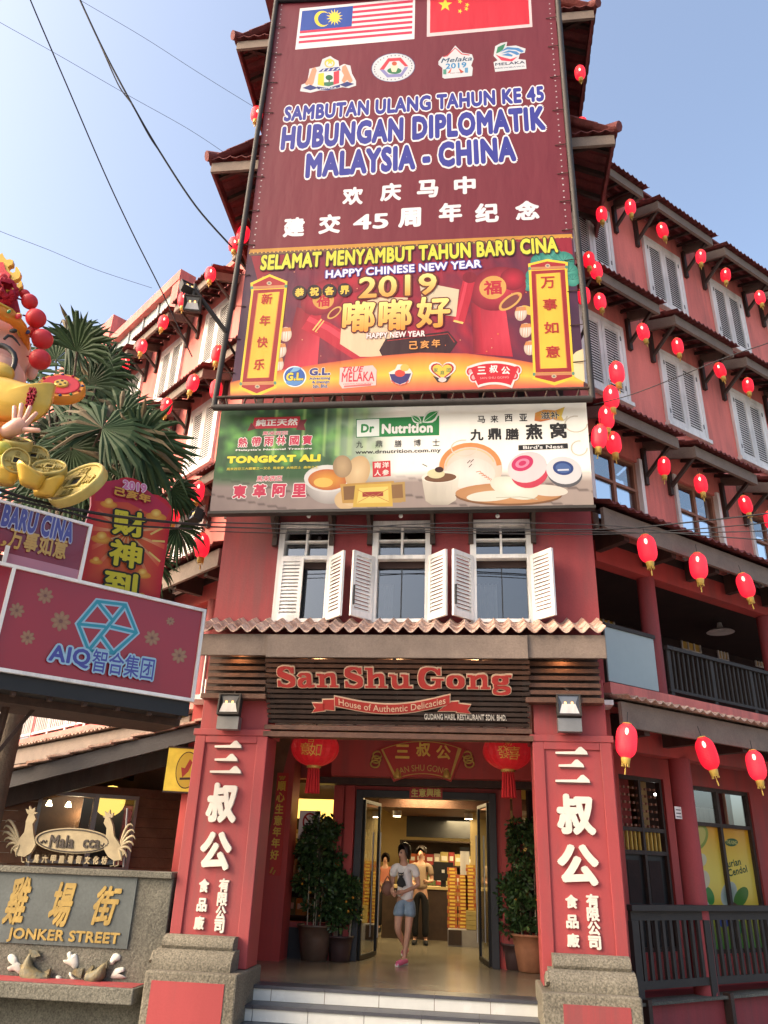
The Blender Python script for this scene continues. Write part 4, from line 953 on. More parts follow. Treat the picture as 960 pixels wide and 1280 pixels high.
# sponsors on the gold band
pm.ell(368.5, 471, 14.5, 13.2, (225, 230, 235)); pm.ell(368.5, 471, 13, 11.8, (52, 92, 170)); pm.ell(368.5, 477, 11, 5, (90, 140, 200), -8); pm.text('G.L.', (357.5, 476.5), (380, 465.5), (225, 200, 80), .05, [(.04, (60, 80, 60))]); pm.poly([(362, 466), (368, 459), (378, 460), (372, 464)], (120, 170, 210))
for (t, x0, y0, x1, y1) in (('G.L.', 386.5, 470, 413.5, 459.5), ('Advertising', 386.5, 476, 413, 471), ('& Design', 390, 480.5, 412, 475.8), ('Sdn. Bhd.', 391, 485.5, 410, 480.5)): pm.text(t, (x0, y0), (x1, y1), (55, 60, 130), .06 if t == 'G.L.' else .04, [(.05, (225, 215, 190))])
pm.poly([(425, 460), (466, 457), (471, 463), (470, 482), (428, 486), (424, 480)], (226, 190, 190)); pm.text('TRUE', (428, 466), (455, 458), (200, 50, 70), .03, None, .25); pm.text('MELAKA', (427, 478), (468.5, 464.5), (200, 50, 70), .02); pm.text('CREATIVE ASSOCIATION', (429, 481.5), (466, 478.5), (200, 70, 80), .0); pm.poly([(430, 482.5), (464, 480), (464, 482.2), (430, 484.6)], (205, 110, 110))
pm.poly([(486, 466), (494, 462), (497, 456), (506, 456), (513, 462), (516, 467), (512, 478), (500, 483), (489, 478)], (222, 215, 210)); pm.poly([(487, 468), (514, 467), (510, 477), (500, 481), (490, 477)], (60, 50, 110)); pm.ell(500, 467, 6.5, 4.5, (205, 70, 60)); pm.ell(506, 460, 5.5, 4.5, (222, 180, 90)); pm.line([(489, 476), (494, 480), (500, 482), (507, 480), (511, 476)], 1.8, (200, 90, 80))
hp = [(553+17*(16*math.sin(R(t))**3)/16, 463.5-14.5*(13*math.cos(R(t))-5*math.cos(R(2*t))-2*math.cos(R(3*t))-math.cos(R(4*t)))/16) for t in range(0, 360, 14)]
pm.poly(hp, (222, 215, 212)); pm.poly([(553+(x-553)*.86, 465+(y-465)*.86) for x, y in hp], (165, 40, 55)); pm.poly([(553+(x-553)*.72, 464+(y-464)*.70) for x, y in hp], (225, 190, 75)); pm.glyphs('家庭团', [(545, 463), (553, 466), (561, 463)], 5.5, 5.5, (90, 130, 80), .02); pm.poly([(541, 470), (552, 474), (564, 470), (558, 478), (547, 478)], (60, 50, 50)); pm.ell(553, 475, 5, 3, (215, 200, 195))
fan = lambda r0, r1, a0, a1, cx, cy, sy: [(cx+r1*math.sin(R(a)), cy-r1*sy*math.cos(R(a))) for a in range(a0, a1+1, 4)]+[(cx+r0*math.sin(R(a)), cy-r0*sy*math.cos(R(a))) for a in range(a1, a0-1, -4)]
pm.poly(fan(52, 82, -25, 25, 618, 532, .98), (222, 212, 212))
for (x, y) in ((588, 465), (592, 472), (646, 463), (643, 470)): pm.ell(x, y, 6, 6.5, (222, 212, 212)); pm.ell(x, y, 4.6, 5, (190, 50, 65)); pm.ell(x, y, 2.6, 3, (222, 160, 160))
pm.poly(fan(55, 79, -22, 22, 618, 532, .98), (190, 36, 52)); pm.glyphs('三叔公', [(602, 463.5), (617, 461.5), (632, 463.5)], 10.5, 10, (232, 225, 225), .03); pm.text('SAN SHU GONG', (600, 474.5), (636, 470.5), (222, 150, 150), .0)
pm.build('printed_face', nyb); NN = pm.n+.0002
def nl(t, bl, tr, *a, **k): p = Print(FBN, NN); p.text(t, bl, tr, *a, **k); return p.build('lettering', nyb)
def nb_(t, p0, p1, ht, *a, **k): p = Print(FBN, NN); p.btext(t, p0, p1, ht, *a, **k); return p.build('lettering', nyb)
nb_('SELAMAT MENYAMBUT TAHUN BARU CINA', (326, 337.5), (697, 315), -17, (205, 205, 70), .045, [(.06, (66, 52, 34))])
nb_('HAPPY CHINESE NEW YEAR', (407.5, 348), (601.5, 334.5), -9, (222, 220, 235), .035, [(.08, (64, 62, 150))])
nb_('2019', (449, 373), (545, 367.5), -25, (240, 220, 140), .02, [(.05, (100, 44, 30))], (205, 150, 70))
p = Print(FBN, NN); p.glyphs('嘟嘟好', [(448.5, 396), (494, 394), (541.5, 390.5)], 43, 41, (238, 226, 140), .03, [(.035, (96, 26, 30))], (214, 140, 50)); p.build('lettering', nyb)
nl('HAPPY NEW YEAR', (458, 424), (531.5, 413.5), (228, 222, 222), bold=.04, out=[(.05, (130, 30, 50))])
p = Print(FBN, NN); p.glyphs('己亥年', [(517, 432), (531, 431), (545, 429.5)], 11, 10.5, (215, 150, 85), .03); p.build('lettering', nyb)
p = Print(FBN, NN)
for x, y in ((374.5, 366), (393, 365), (412, 364), (431, 363)): p.ell(x, y, 9, 8.6, (48, 30, 36))
p.glyphs('恭祝各界', [(374.5, 366), (393, 365), (412, 364), (431, 363)], 12.5, 11.5, (222, 190, 80), .045); p.build('lettering', nyb)
p = Print(FBN, NN); p.glyphs('新年快乐', [(333.7, 374), (331.3, 401), (328, 428), (324, 456)], 15, 14, (180, 52, 46), .02); p.build('lettering', nyb)
p = Print(FBN, NN); p.glyphs('万事如意', [(684.5, 353.5), (687.3, 381), (689, 410), (690.7, 440)], 17, 15.5, (170, 50, 46), .02); p.build('lettering', nyb)

# ---- pipe frame that carries the banners
PF = Fr(FBN.o+FBN.n*.07+V((0, .12, 0)), X, lean)
sc_ = thing('banner_pipe_frame', 'black scaffold pipe frame with rungs standing round the banners', 'pipe frame', (-1, 9.5, 7.9))
mb = MB()
lp = [FBN.w(*FBN.px(x, y), .03) for x, y in ((268, 511), (287, 400), (303, 300), (319, 190), (334, 90), (346, 3))]
rp = [FBN.w(*FBN.px(x, y), .03) for x, y in ((740, 500), (730, 380), (720, 280), (712, 190), (703, 80), (696, -12))]
mb.tube(lp, .045, M['rail'], 8); mb.tube(rp, .045, M['rail'], 8); mb.tube([lp[-1], rp[-1]], .045, M['cable'], 8)
a, b = lp[0], rp[0]; mb.tube([a, b], .05, M['rail'], 8); up = V((0, -.02, .16)); mb.tube([a+up, b+up], .025, M['rust'], 6)
for k in range(26): t = k/25; q = a+(b-a)*t; mb.tube([q, q+up+V((.05*(-1)**k, 0, 0))], .014, M['rust'], 5)
for L, s in ((lp, 1), (rp, -1)):
    for k in range(13):
        t = k/13*5; i = int(t); q = L[i]+(L[i+1]-L[i])*(t-i); mb.tube([q, q+V((s*.22, .02, 0))], .007, M['rust'], 5)
        if k % 4 == 2: mb.tube([q, q+V((s*.1, .55, -.1))], .022, M['rail'], 6)
mb.build('pipes', sc_)
mb = MB()
for k in range(9):
    x = BW0-1+ (BW1-BW0)*(k+.5)/9; mb.box(x-.05, x+.05, 9.62, 9.66, 7.55, 8.3, M['timber'])
mb.build('back_battens', sc_)

# ---- the food billboard
lb = V((0, -.1, 1.573)).normalized()
FBB = Fr((-1, 9.35, 6.157), X, lb)
q0, q1 = FBB.px(262, 638), FBB.px(742.5, 633.4); q2 = FBB.px(735, 499)
bx0, bx1, bh = q0[0], q1[0], q2[1]
bb = thing('food_billboard', 'pale billboard showing tea, boxed herbs and white nests on a timber table, below the banners', 'billboard', FBB.w(0, 0))
mb = MB(); mb.fbox(FBB, bx0, bx1, 0, bh, -.12, -.004, M['grey_metal']); mb.fbox(FBB, bx0-.02, bx1+.02, -.04, 0, -.12, .02, M['rail']); mb.build('back_box', bb)
pm = Print(FBB, -.003)
nx, ny = 150, 50; pts = []; cols = []
r2 = random.Random(11)
blot = [(r2.random()*.45, r2.random()*.62, r2.uniform(.012, .04), r2.random()) for _ in range(150)]
for j in range(ny+1):
    for i in range(nx+1):
        a, b = i/nx, j/ny; pts.append((bx0+(bx1-bx0)*a, bh*(1-b)))
        g = 1-max(0, min(1, (a-.26)/.24)); c = mixc((214, 213, 206), (38, 74, 44), g)
        for (x, y, r, t) in blot:
            d = ((a-x)**2*9+(b-y)**2)**.5
            if d < r*2.2: c = mixc(c, (96, 156, 72) if t > .55 else (22, 50, 32), g*.65*(1-d/(r*2.2)))
        for bxx in (.30, .335, .372, .41, .24, .16):
            if abs(a-bxx) < .006: c = mixc(c, (170, 200, 120), .55*(1 if b < .5 else 0)*max(.3, g))
        fl_ = .66+.02*math.sin(a*7)
        if b > fl_: 
            w_ = mixc((118, 106, 104), (140, 128, 122), a); kk = (b*6-a*4.2) % 1.0
            if kk < .1: w_ = mixc(w_, (60, 50, 50), .6)
            c = mixc(c, w_, min(1, (b-fl_)*9))
        cols.append(lin(c))
pm._add(pts, [(j*(nx+1)+i, (j+1)*(nx+1)+i, (j+1)*(nx+1)+i+1, j*(nx+1)+i+1) for j in range(ny) for i in range(nx)], cols)
# tea bowl
pm.ell(411, 606, 29, 24, (150, 146, 144), 0, (214, 212, 210)); pm.ell(409.5, 598, 29.5, 17, (206, 206, 205)); pm.ell(409.5, 599.5, 24.5, 13.2, (176, 96, 50), 0, (216, 158, 62)); pm.ell(404, 603, 12, 6, (222, 180, 90))
# root slices and gilt boxes
pm.ell(447, 590, 15, 21, (190, 160, 118), 20, (214, 190, 150)); pm.ell(428, 583, 12, 14, (150, 126, 96), 0, (180, 156, 120)); pm.ell(432, 625, 14, 12, (200, 172, 130)); pm.ell(452, 626, 24, 8, (205, 180, 140))
for (c4, cc) in (([(425, 605), (492, 601), (502, 628), (428, 629)], (178, 140, 72)), ([(429, 608), (446, 607), (446, 624), (430, 625)], (120, 86, 52)), ([(480, 604), (506, 602), (507, 627), (488, 628)], (170, 140, 84)), ([(488, 606), (503, 605), (504, 622), (490, 623)], (130, 96, 60)), ([(444, 606), (489, 604), (491, 633), (441, 634)], (200, 168, 76)), ([(449, 610), (485, 608), (486, 628), (446, 629)], (222, 196, 108)), ([(453, 615), (479, 614), (479, 620), (453, 621)], (150, 50, 42))): pm.poly(c4, cc)
pm.line([(447, 612), (466, 622), (485, 611)], .8, (170, 120, 60)); pm.line([(447, 628), (466, 618), (486, 627)], .8, (170, 120, 60))
pm.poly([(465.5, 577), (488, 575.5), (488.5, 595), (466, 596.5)], (186, 44, 56)); pm.glyphs('南洋人参', [(472, 581.5), (482, 581), (472, 591), (482, 590.5)], 8.5, 7.5, (222, 215, 210), .03)
# nests, jars, bowl
pm.ell(588, 585, 40, 32, (214, 190, 176), 0, (226, 214, 206)); pm.line([(588+36*math.cos(R(a)), 584+28*math.sin(R(a))) for a in range(175, 361, 12)], 6, (205, 138, 82)); pm.line([(588+31*math.cos(R(a)), 585+24*math.sin(R(a))) for a in range(185, 350, 12)], 2, (224, 190, 150)); pm.ell(588, 592, 31, 20, (224, 208, 200), 0, (232, 226, 222))
for k in range(6): pm.line([(595+k*3.5, 590+k*2.2), (600+k*3.5, 589+k*2.4), (603+k*3, 593+k*2.2)], 1, (190, 120, 80))
for (x, y) in ((586, 577), (588, 582), (590, 576)): pm.line([(x-2, y+2), (x+2, y-2)], 1, (70, 66, 60))
pm.poly([(527, 597), (574, 594), (570, 625), (560, 631), (540, 631), (532, 626)], [(200, 194, 182), (216, 212, 200), (190, 184, 172), (170, 164, 152), (168, 162, 150), (180, 174, 160)]); pm.ell(550.5, 596, 23.6, 7.5, (222, 218, 206), -3); pm.ell(550.5, 597, 20, 5.6, (110, 76, 52), -3); pm.ell(545, 592, 11, 6, (205, 200, 160)); pm.ell(549, 587, 5.5, 3.6, (60, 30, 28)); pm.line([(528, 580), (534, 583)], 1.2, (60, 60, 60))
pm.ell(636, 619, 67, 13, (120, 84, 56)); pm.ell(636, 616.5, 67, 13, (176, 128, 86), 0, (194, 150, 108)); pm.ell(613, 620, 30, 6.5, (206, 208, 196), -4); pm.ell(684, 613, 26, 7, (210, 204, 194), 4); pm.ell(643, 610, 31, 13, (204, 206, 192), 14, (224, 226, 216)); pm.line([(620, 622), (650, 621), (672, 624)], 1, (170, 172, 156))
pm.ell(662, 590, 24, 20, (190, 60, 82), -14); pm.ell(659, 584, 25, 19, (216, 200, 204), -14); pm.ell(653, 579, 14, 9.5, (190, 50, 96), -18); pm.ell(653, 579, 9, 5.5, (214, 130, 160), -18); pm.ell(653, 579, 5, 3, (190, 50, 96), -18)
pm.ell(706, 592, 22, 17, (86, 86, 92), 10); pm.ell(705, 588, 22.5, 17, (206, 206, 210), 10); pm.ell(704, 585, 13, 8.8, (44, 66, 122), 6); pm.ell(704, 585, 9.6, 6, (70, 96, 150), 6)
pm.poly([(697, 586.5), (711, 586), (711, 588), (697, 588.6)], (190, 200, 220))
# brand block
pm.poly([(445, 524), (474, 522.5), (474, 546), (445, 547)], (34, 110, 62)); pm.poly([(446, 525), (474, 523.5), (474, 545), (446, 546)], (214, 224, 220)); pm.poly([(474, 522.5), (549, 519.5), (549, 544), (474, 546)], (34, 128, 66))
leaf = lambda p, q, wd: [p]+[(p[0]+(q[0]-p[0])*t-(q[1]-p[1])*wd*math.sin(math.pi*t), p[1]+(q[1]-p[1])*t+(q[0]-p[0])*wd*math.sin(math.pi*t)) for t in (.2, .4, .6, .8)]+[q]+[(p[0]+(q[0]-p[0])*t+(q[1]-p[1])*wd*math.sin(math.pi*t), p[1]+(q[1]-p[1])*t-(q[0]-p[0])*wd*math.sin(math.pi*t)) for t in (.8, .6, .4, .2)]
for p, q in (((527, 529), (514, 519)), ((528, 528), (549, 513))): pm.poly(leaf(p, q, .3), (222, 228, 220)); pm.poly(leaf(lerp(p, q, .06), lerp(p, q, .94), .22), (40, 140, 70)); pm.line([p, q], .7, (200, 222, 200))
for (x, y, rx, ry) in ((720, 530, 14, 10), (724, 560, 10, 9), (700, 520, 9, 6), (580, 560, 16, 10)): pm.line([(x+rx*math.cos(R(a)), y+ry*math.sin(R(a))) for a in range(0, 300, 20)], 1.6, (206, 198, 182))
pm.poly([(669, 516), (680, 512), (694, 513), (706, 508.5), (702, 520), (705, 526), (690, 524), (676, 527), (668, 526)], [(214, 150, 70)]*3+[(224, 200, 90)]*3+[(205, 110, 60)]*3)
pm.poly([(648, 556.5), (709.5, 554), (710, 560.5), (648, 563)], (34, 32, 34))
pm.poly([(318, 522), (375, 520.5), (376, 534.5), (314.5, 536)], (186, 40, 60)); pm.poly([(375, 525), (384, 524), (380, 531), (382, 538), (370, 537), (371, 534)], (110, 30, 42)); pm.poly([(314, 528), (320, 536), (309, 539)], (110, 30, 42))
pm.build('printed_face', bb); NF = pm.n+.0002
def bl_(t, bl, tr, *a, **k): p = Print(FBB, NF); p.text(t, bl, tr, *a, **k); return p.build('lettering', bb)
wt = (226, 226, 224); pk = (188, 48, 82)
bl_('純正天然', (319.5, 533), (372.5, 522.8), wt, bold=.03)
bl_('馬來西亞', (328, 544), (360, 538.5), pk, bold=.02, out=[(.05, wt)])
p = Print(FBB, NF); p.glyphs('熱帶雨林國寶', [(303.5, 553), (320.5, 552), (336, 551.5), (351.5, 550.5), (368, 550.5), (384, 550)], 12.5, 12, pk, .03, [(.06, wt)]); p.build('lettering', bb)
bl_("Malaysia's National Treasure", (294.5, 564.5), (390, 559), wt, bold=.03)
bl_('TONGKAT ALI', (283, 579.5), (401, 567.5), (222, 214, 60), bold=.075)
bl_('馬來西亞三大國寶之一又名  馬來參  大地武士  森林之王', (283, 588), (398, 582), (205, 190, 70), bold=.02)
bl_('馬來西亞', (320.5, 602), (353, 594.3), pk, bold=.02, out=[(.05, wt)])
p = Print(FBB, NF); p.glyphs('東革阿里', [(299.5, 614.5), (324.5, 613.5), (349, 613), (374, 613)], 19, 17.5, pk, .05, [(.05, wt)]); p.build('lettering', bb)
bl_('Dr', (451, 541), (468, 529.5), (40, 128, 70), bold=.05)
bl_('Nutrition', (477, 542.5), (541, 528), wt, bold=.05)
p = Print(FBB, NF); p.glyphs('九鼎膳博士', [(449.5, 555.5), (473.5, 555), (497.5, 554.5), (521.5, 553.5), (545, 553)], 9, 9, (60, 60, 60), .01); p.build('lettering', bb)
bl_('www.drnutrition.com.my', (444, 569), (551, 560), (50, 50, 50), bold=.025)
p = Print(FBB, NF); p.glyphs('马来西亚', [(601.5, 524.3), (618, 523.7), (635.7, 522.3), (654, 521.8)], 9.5, 9.5, (45, 42, 42), .02); p.build('lettering', bb)
bl_('滋补', (676.5, 524), (699, 514.3), (40, 36, 36), bold=.015, out=[(.03, wt)])
p = Print(FBB, NF); p.glyphs('九鼎膳', [(596, 543.5), (618, 542.5), (640, 542.5)], 16.5, 15, (40, 38, 38), .035); p.glyphs('燕窝', [(667.5, 539.5), (698, 538)], 20, 20.5, (40, 38, 38), .035); p.build('lettering', bb)
bl_("Bird's Nest", (654, 561.5), (704, 555.8), wt, bold=.02)

# ---- the shop sign: slatted fascia leaning out over the door
FSG = Fr((0, 9.83, 3.36), X, V((0, -.46, .76)).normalized())
su0, su1 = -2.66, .64; sh = 0.89
sg = thing('shop_sign', 'dark slatted timber shop sign with raised red and cream lettering, leaning out over the entrance', 'shop sign', (-1, 9.8, 3.3))
mb = MB()
for k in range(13):
    j = rnd.uniform(-.01, .01); mb.fbox(FSG, su0+j, su1+j, .02+k*.067, .062+k*.067, -.03, .0, M['timber'] if k < 9 else M['timber_mid'])
for k in range(7): u = su0+.06+k*(su1-su0-.12)/6; mb.fbox(FSG, u-.02, u+.02, 0, sh, -.07, -.031, M['black'])
mb.fbox(FSG, su0+.02, su1-.02, 0, sh, -.09, -.075, M['dark_plaster'])
mb.box(su0-.02, su1+.02, 9.74, 9.9, 3.29, 3.345, M['timber_mid']); mb.box(su0-.02, su1+.03, 9.71, 9.9, 3.20, 3.262, M['timber_mid'])
mb.build('slatted_board', sg)
def smooth(pts, k=5, closed=False):
    P = [V(p+(0,)) if len(p) == 2 else V(p) for p in pts]; n = len(P); out = []
    for i in range(n if closed else n-1):
        a, b, c, d = (P[(i-1) % n], P[i], P[(i+1) % n], P[(i+2) % n]) if closed else (P[max(i-1, 0)], P[i], P[i+1], P[min(i+2, n-1)])
        for j in range(k):
            t = j/k; out.append(.5*((2*b)+(c-a)*t+(2*a-5*b+4*c-d)*t*t+(3*b-a-3*c+d)*t**3))
    if not closed: out.append(P[-1])
    return out
GL = {  # slab letters: list of ('s', centre line, widths) strokes, ('o', closed) rings and ('r', x0, x1, y0, y1) bars
 'S': (.74, [('s', [(.60, .72), (.53, .92), (.34, .97), (.14, .85), (.15, .66), (.36, .53), (.58, .39), (.60, .15), (.38, .03), (.14, .10), (.08, .28)], [.10, .11, .13, .18, .22, .24, .22, .18, .13, .11, .10]), ('r', .58, .67, .68, 1.0), ('r', .03, .12, .0, .32)]),
 'a': (.70, [('s', [(.44, .42), (.26, .40), (.12, .27), (.13, .10), (.28, .03), (.44, .15)], [.09, .12, .17, .17, .12, .1]), ('s', [(.09, .52), (.15, .63), (.30, .66), (.44, .58), (.46, .40), (.46, .14), (.53, .05), (.68, .07)], [.15, .11, .11, .17, .2, .2, .14, .08])]),
 'n': (.86, [('r', .12, .31, 0, .66), ('r', .01, .2, .58, .68), ('r', .01, .41, 0, .09), ('s', [(.28, .48), (.41, .61), (.55, .63), (.645, .52), (.65, .05)], [.08, .12, .16, .19, .19]), ('r', .50, .84, 0, .09)]),
 'h': (.86, [('r', .12, .31, 0, 1.0), ('r', .01, .2, .9, 1.0), ('r', .01, .41, 0, .09), ('s', [(.28, .48), (.41, .61), (.55, .63), (.645, .52), (.65, .05)], [.08, .12, .16, .19, .19]), ('r', .50, .84, 0, .09)]),
 'u': (.88, [('s', [(.21, .64), (.21, .22), (.28, .07), (.41, .04), (.54, .10), (.62, .22)], [.19, .19, .17, .13, .11, .09]), ('r', .01, .2, .58, .68), ('r', .55, .74, .0, .66), ('r', .45, .64, .58, .68), ('r', .66, .88, 0, .09)]),
 'G': (1.0, [('s', [(.78, .72), (.68, .9), (.48, .97), (.22, .85), (.13, .5), (.22, .15), (.48, .03), (.68, .10), (.76, .26)], [.1, .11, .13, .2, .24, .2, .13, .13, .16]), ('r', .76, .86, .66, 1.0), ('r', .52, .97, .40, .49), ('r', .67, .86, .03, .42)]),
 'o': (.74, [('o', .36, .33, .235, .275)]),
 'g': (.78, [('o', .31, .44, .2, .17), ('s', [(.44, .58), (.56, .64), (.72, .63)], [.08, .11, .12]), ('s', [(.20, .28), (.12, .17), (.19, .09), (.48, .06), (.61, -.04), (.55, -.18), (.32, -.24), (.11, -.18), (.10, -.06), (.2, .03)], [.08, .1, .13, .16, .16, .13, .11, .11, .1, .08])])}
u0, v0 = FSG.px(347.5, 857.0); u1, v1 = FSG.px(641, 830)
word = 'San Shu Gong'; tot = sum(GL[c][0]+.05 if c != ' ' else .16 for c in word)-.05; kx = (u1-u0)/tot; ky = .255
def slab(mb, grow, n0, mt):
    x = 0; lay = 0
    for c in word:
        if c == ' ': x += .16; continue
        adv, parts = GL[c]
        for pt in parts:
            lay += 1; nn = n0+(lay % 9)*.0006
            if pt[0] == 'r':
                a, b, c0, d = pt[1:]; g = grow
                q = [(u0+(x+xx)*kx+gx*g, v0+yy*ky+gy*g) for xx, yy, gx, gy in ((a, c0, -1, -1), (b, c0, 1, -1), (b, d, 1, 1), (a, d, -1, 1))]
                mb.prism(FSG, q, .001, nn, mt); continue
            if pt[0] == 'o':
                _, cx, cy, rx, ry = pt; K = 26; P = [V((cx+rx*math.cos(2*math.pi*i/K), cy+ry*math.sin(2*math.pi*i/K), 0)) for i in range(K)]; W = [.10+.12*abs(math.cos(2*math.pi*i/K))**1.5 for i in range(K)]; cl = True
            else:
                P = smooth(pt[1], 5); m = len(pt[1])-1; W = []
                for i in range(len(P)):
                    t = i/(len(P)-1)*m; j = min(int(t), m-1); W.append(pt[2][j]+(pt[2][j+1]-pt[2][j])*(t-j))
                cl = False
            n = len(P); Q = [V((u0+(x+p.x)*kx, v0+p.y*ky, 0)) for p in P]; L = []; Rr = []
            for i in range(n):
                t = (Q[(i+1) % n]-Q[i-1]) if cl else (Q[min(i+1, n-1)]-Q[max(i-1, 0)])
                t.normalize(); nv = V((-t.y, t.x, 0)); hw = W[i]*.46*(kx*abs(nv.x)+ky*abs(nv.y))+grow
                ext = t*grow*(1 if (i == n-1 and not cl) else (-1 if i == 0 and not cl else 0)); L.append(Q[i]+nv*hw+ext); Rr.append(Q[i]-nv*hw+ext)
            vs = [FSG.w(p.x, p.y, nn) for p in L+Rr]+[FSG.w(p.x, p.y, .001) for p in L+Rr]; mm = n if cl else n-1; fs = []
            for i in range(mm):
                j = (i+1) % n; fs += [(i, n+i, n+j, j), (i, j, 2*n+j, 2*n+i), (n+i, 3*n+i, 3*n+j, n+j)]
            if not cl: fs += [(0, 2*n, 3*n, n), (n-1, 2*n-1, 4*n-1, 3*n-1)]
            mb.add(vs, fs, mt)
        x += adv+.05
M['sign_red'] = mat('sign_red_enamel', (.42, .035, .03), .4, .1, 6, 0)
M['sign_cream'] = mat('sign_cream_edge', (.70, .52, .36), .4, .1, 6, 0)
mb = MB(); slab(mb, .012, .030, M['sign_cream']); mb.build('letter_edge', sg)
mb = MB(); slab(mb, .0, .042, M['sign_red']); mb.build('lettering', sg)
rb = MB()
def ribbon(t0, t1, w0, n, mt, fr=FSG):   # arched band through three pixel points
    pass
arcp = lambda t: (419+(562-419)*t, 875.5+11*math.sin(math.pi*t)*1.0-2*t)
for t_, grow, n in ((M['sign_cream'], 1.3, .02), (M['sign_red'], 0, .03)):
    pts = [arcp(k/16) for k in range(17)]
    up_ = [FSG.px(x-(grow if k == 0 else 0)+(grow if k == 16 else 0), y-5.5-grow) for k, (x, y) in enumerate(pts)]; dn = [FSG.px(x-(grow if k == 0 else 0)+(grow if k == 16 else 0), y+5.5+grow) for k, (x, y) in enumerate(pts)]
    rb.prism(FSG, up_+dn[::-1], .001, n, t_)
    for q in ([(404, 874.5), (418, 874), (418, 887), (404, 886)], [(391, 878.5), (406, 879), (406, 887.5), (391, 889.5), (395, 884)], [(564, 877), (573, 876.5), (573, 888), (548, 888)], [(571, 879), (588, 881), (584, 886), (588, 891), (571, 889.5)]):
        cx = sum(p[0] for p in q)/len(q); cy = sum(p[1] for p in q)/len(q)
        rb.prism(FSG, [FSG.px(x+(grow if x > cx else -grow), y+(grow if y > cy else -grow)) for x, y in q], .001, n-.008, t_)
rb.build('ribbon', sg)
# lettering along the ribbon
mb = MB(); word2 = 'House of Authentic Delicacies'; base, fs0 = text2d(word2, 0); X0, X1, Y0, Y1 = bbox(base)
q = []
for x, y in base:
    t = (x-X0)/(X1-X0); cx, cy = arcp(.035+.93*t); u, v = FSG.px(cx, cy+3.2); q.append((u, v+(y)*.118))
raise_faces(mb, FSG, q, fs0, .0301, .036, M['sign_cream'])
letters3d(mb, FSG, 'GUDANG HASIL RESTAURANT SDN. BHD.', (530.5, 899), (633, 893.5), .0, .012, M['cream'], .015)
mb.build('lettering', sg)

# ---- floodlights
def floodlight(name_label, c, aim, sz=.27, group=None):
    t = thing('floodlight', name_label, 'floodlight', c, group)
    a = V(aim).normalized(); u = Z.cross(a); u = (u if u.length > .01 else X).normalized(); fr = Fr(c, u, a.cross(u)); s = sz/2
    mb = MB(); mb.fbox(fr, -s, s, -s*.92, s*.92, -.09, .0, M['rail'])
    for k in range(6): mb.fbox(fr, -s*.8+k*s*.3, -s*.74+k*s*.3, -s*.8, s*.8, -.13, -.09, M['rail'])
    for p, q_, r, w_ in ((-s, s, s*.78, s*.92), (-s, s, -s*.92, -s*.78), (-s, -s*.84, -s*.78, s*.78), (s*.84, s, -s*.78, s*.78)): mb.fbox(fr, p, q_, r, w_, .001, .025, M['rail'])
    mb.build('housing', t, .004)
    mb = MB(); mb.add([fr.w(-s*.55, s*.1, .003), fr.w(s*.55, s*.1, .003), fr.w(s*.8, -s*.7, .012), fr.w(-s*.8, -s*.7, .012)], [(3, 2, 1, 0)], M['white']); mb.add([fr.w(-s*.8, s*.75, .004), fr.w(s*.8, s*.75, .004), fr.w(s*.55, s*.1, .003), fr.w(-s*.55, s*.1, .003)], [(3, 2, 1, 0)], M['grey_metal']); mb.build('reflector', t)
    mb = MB()
    for d in (-.28, .28): mb.fbox(fr, s*d-.012, s*d+.012, s*.1, s*.1+.024, .004, .01, M['led'])
    mb.build('led', t)
    mb = MB(); mb.quad(fr.w(-s*.84, -s*.78, .018), fr.w(s*.84, -s*.78, .018), fr.w(s*.84, s*.78, .018), fr.w(-s*.84, s*.78, .018), M['lens']); mb.build('glass_front', t)
    return t, fr
for px_, py_, lab in ((286.7, 880, 'grey floodlight on the red pillar at the left of the entrance'), (711, 881.5, 'grey floodlight on the red pillar at the right of the entrance')):
    c = at_y(px_, py_, 9.56); t, fr = floodlight(lab, c, (0, -1, .12), .29, 'floodlights on the entrance pillars')
    mb = MB(); s = .145; mb.box(c.x-s*.96, c.x+s*.96, 9.57, 9.70, c.z-s-.16, c.z-s-.005, M['grey_metal']); mb.box(c.x-.04, c.x+.04, 9.66, 9.78, c.z-.2, c.z-.1, M['grey_metal']); mb.tube([(c.x, 9.66, c.z+.05), (c.x+.02, 9.68, c.z+.2), (c.x-.06, 9.7, c.z+.26)], .009, M['cream'], 6); mb.build('driver_box', t)
# arm with two floodlights on the frame's left pipe
pa = FBN.w(*FBN.px(284, 418), .06); pe = pa+V((-.62, -.55, .62))
pe = CAM+ray(243, 362)*((pa.y-.35)/ray(243, 362).y)
fa = thing('lamp_arm', 'black steel arm reaching left from the scaffold pipe, carrying two floodlights', 'arm', pa); mb = MB(); mb.tube([pa, pe], .035, M['rail'], 8); mb.tube([pe+V((0, 0, -.12)), pe+V((0, 0, .1))], .025, M['rail'], 8); mb.build('arm_tube', fa)
for px_, py_, aim, lab in ((237.5, 358, (.5, -.5, .5), 'upper black floodlight at the end of the left scaffold arm, facing away'), (240.5, 379, (.2, -.9, -.35), 'lower floodlight with a bright glass face at the end of the left scaffold arm')):
    d = ray(px_, py_); floodlight(lab, CAM+d*(pe.y/d.y), aim, .26)
d = ray(242, 643); floodlight('small floodlight above the lit lantern on the left balcony corner', CAM+d*(9.7/d.y), (-.6, -.6, .2), .2)

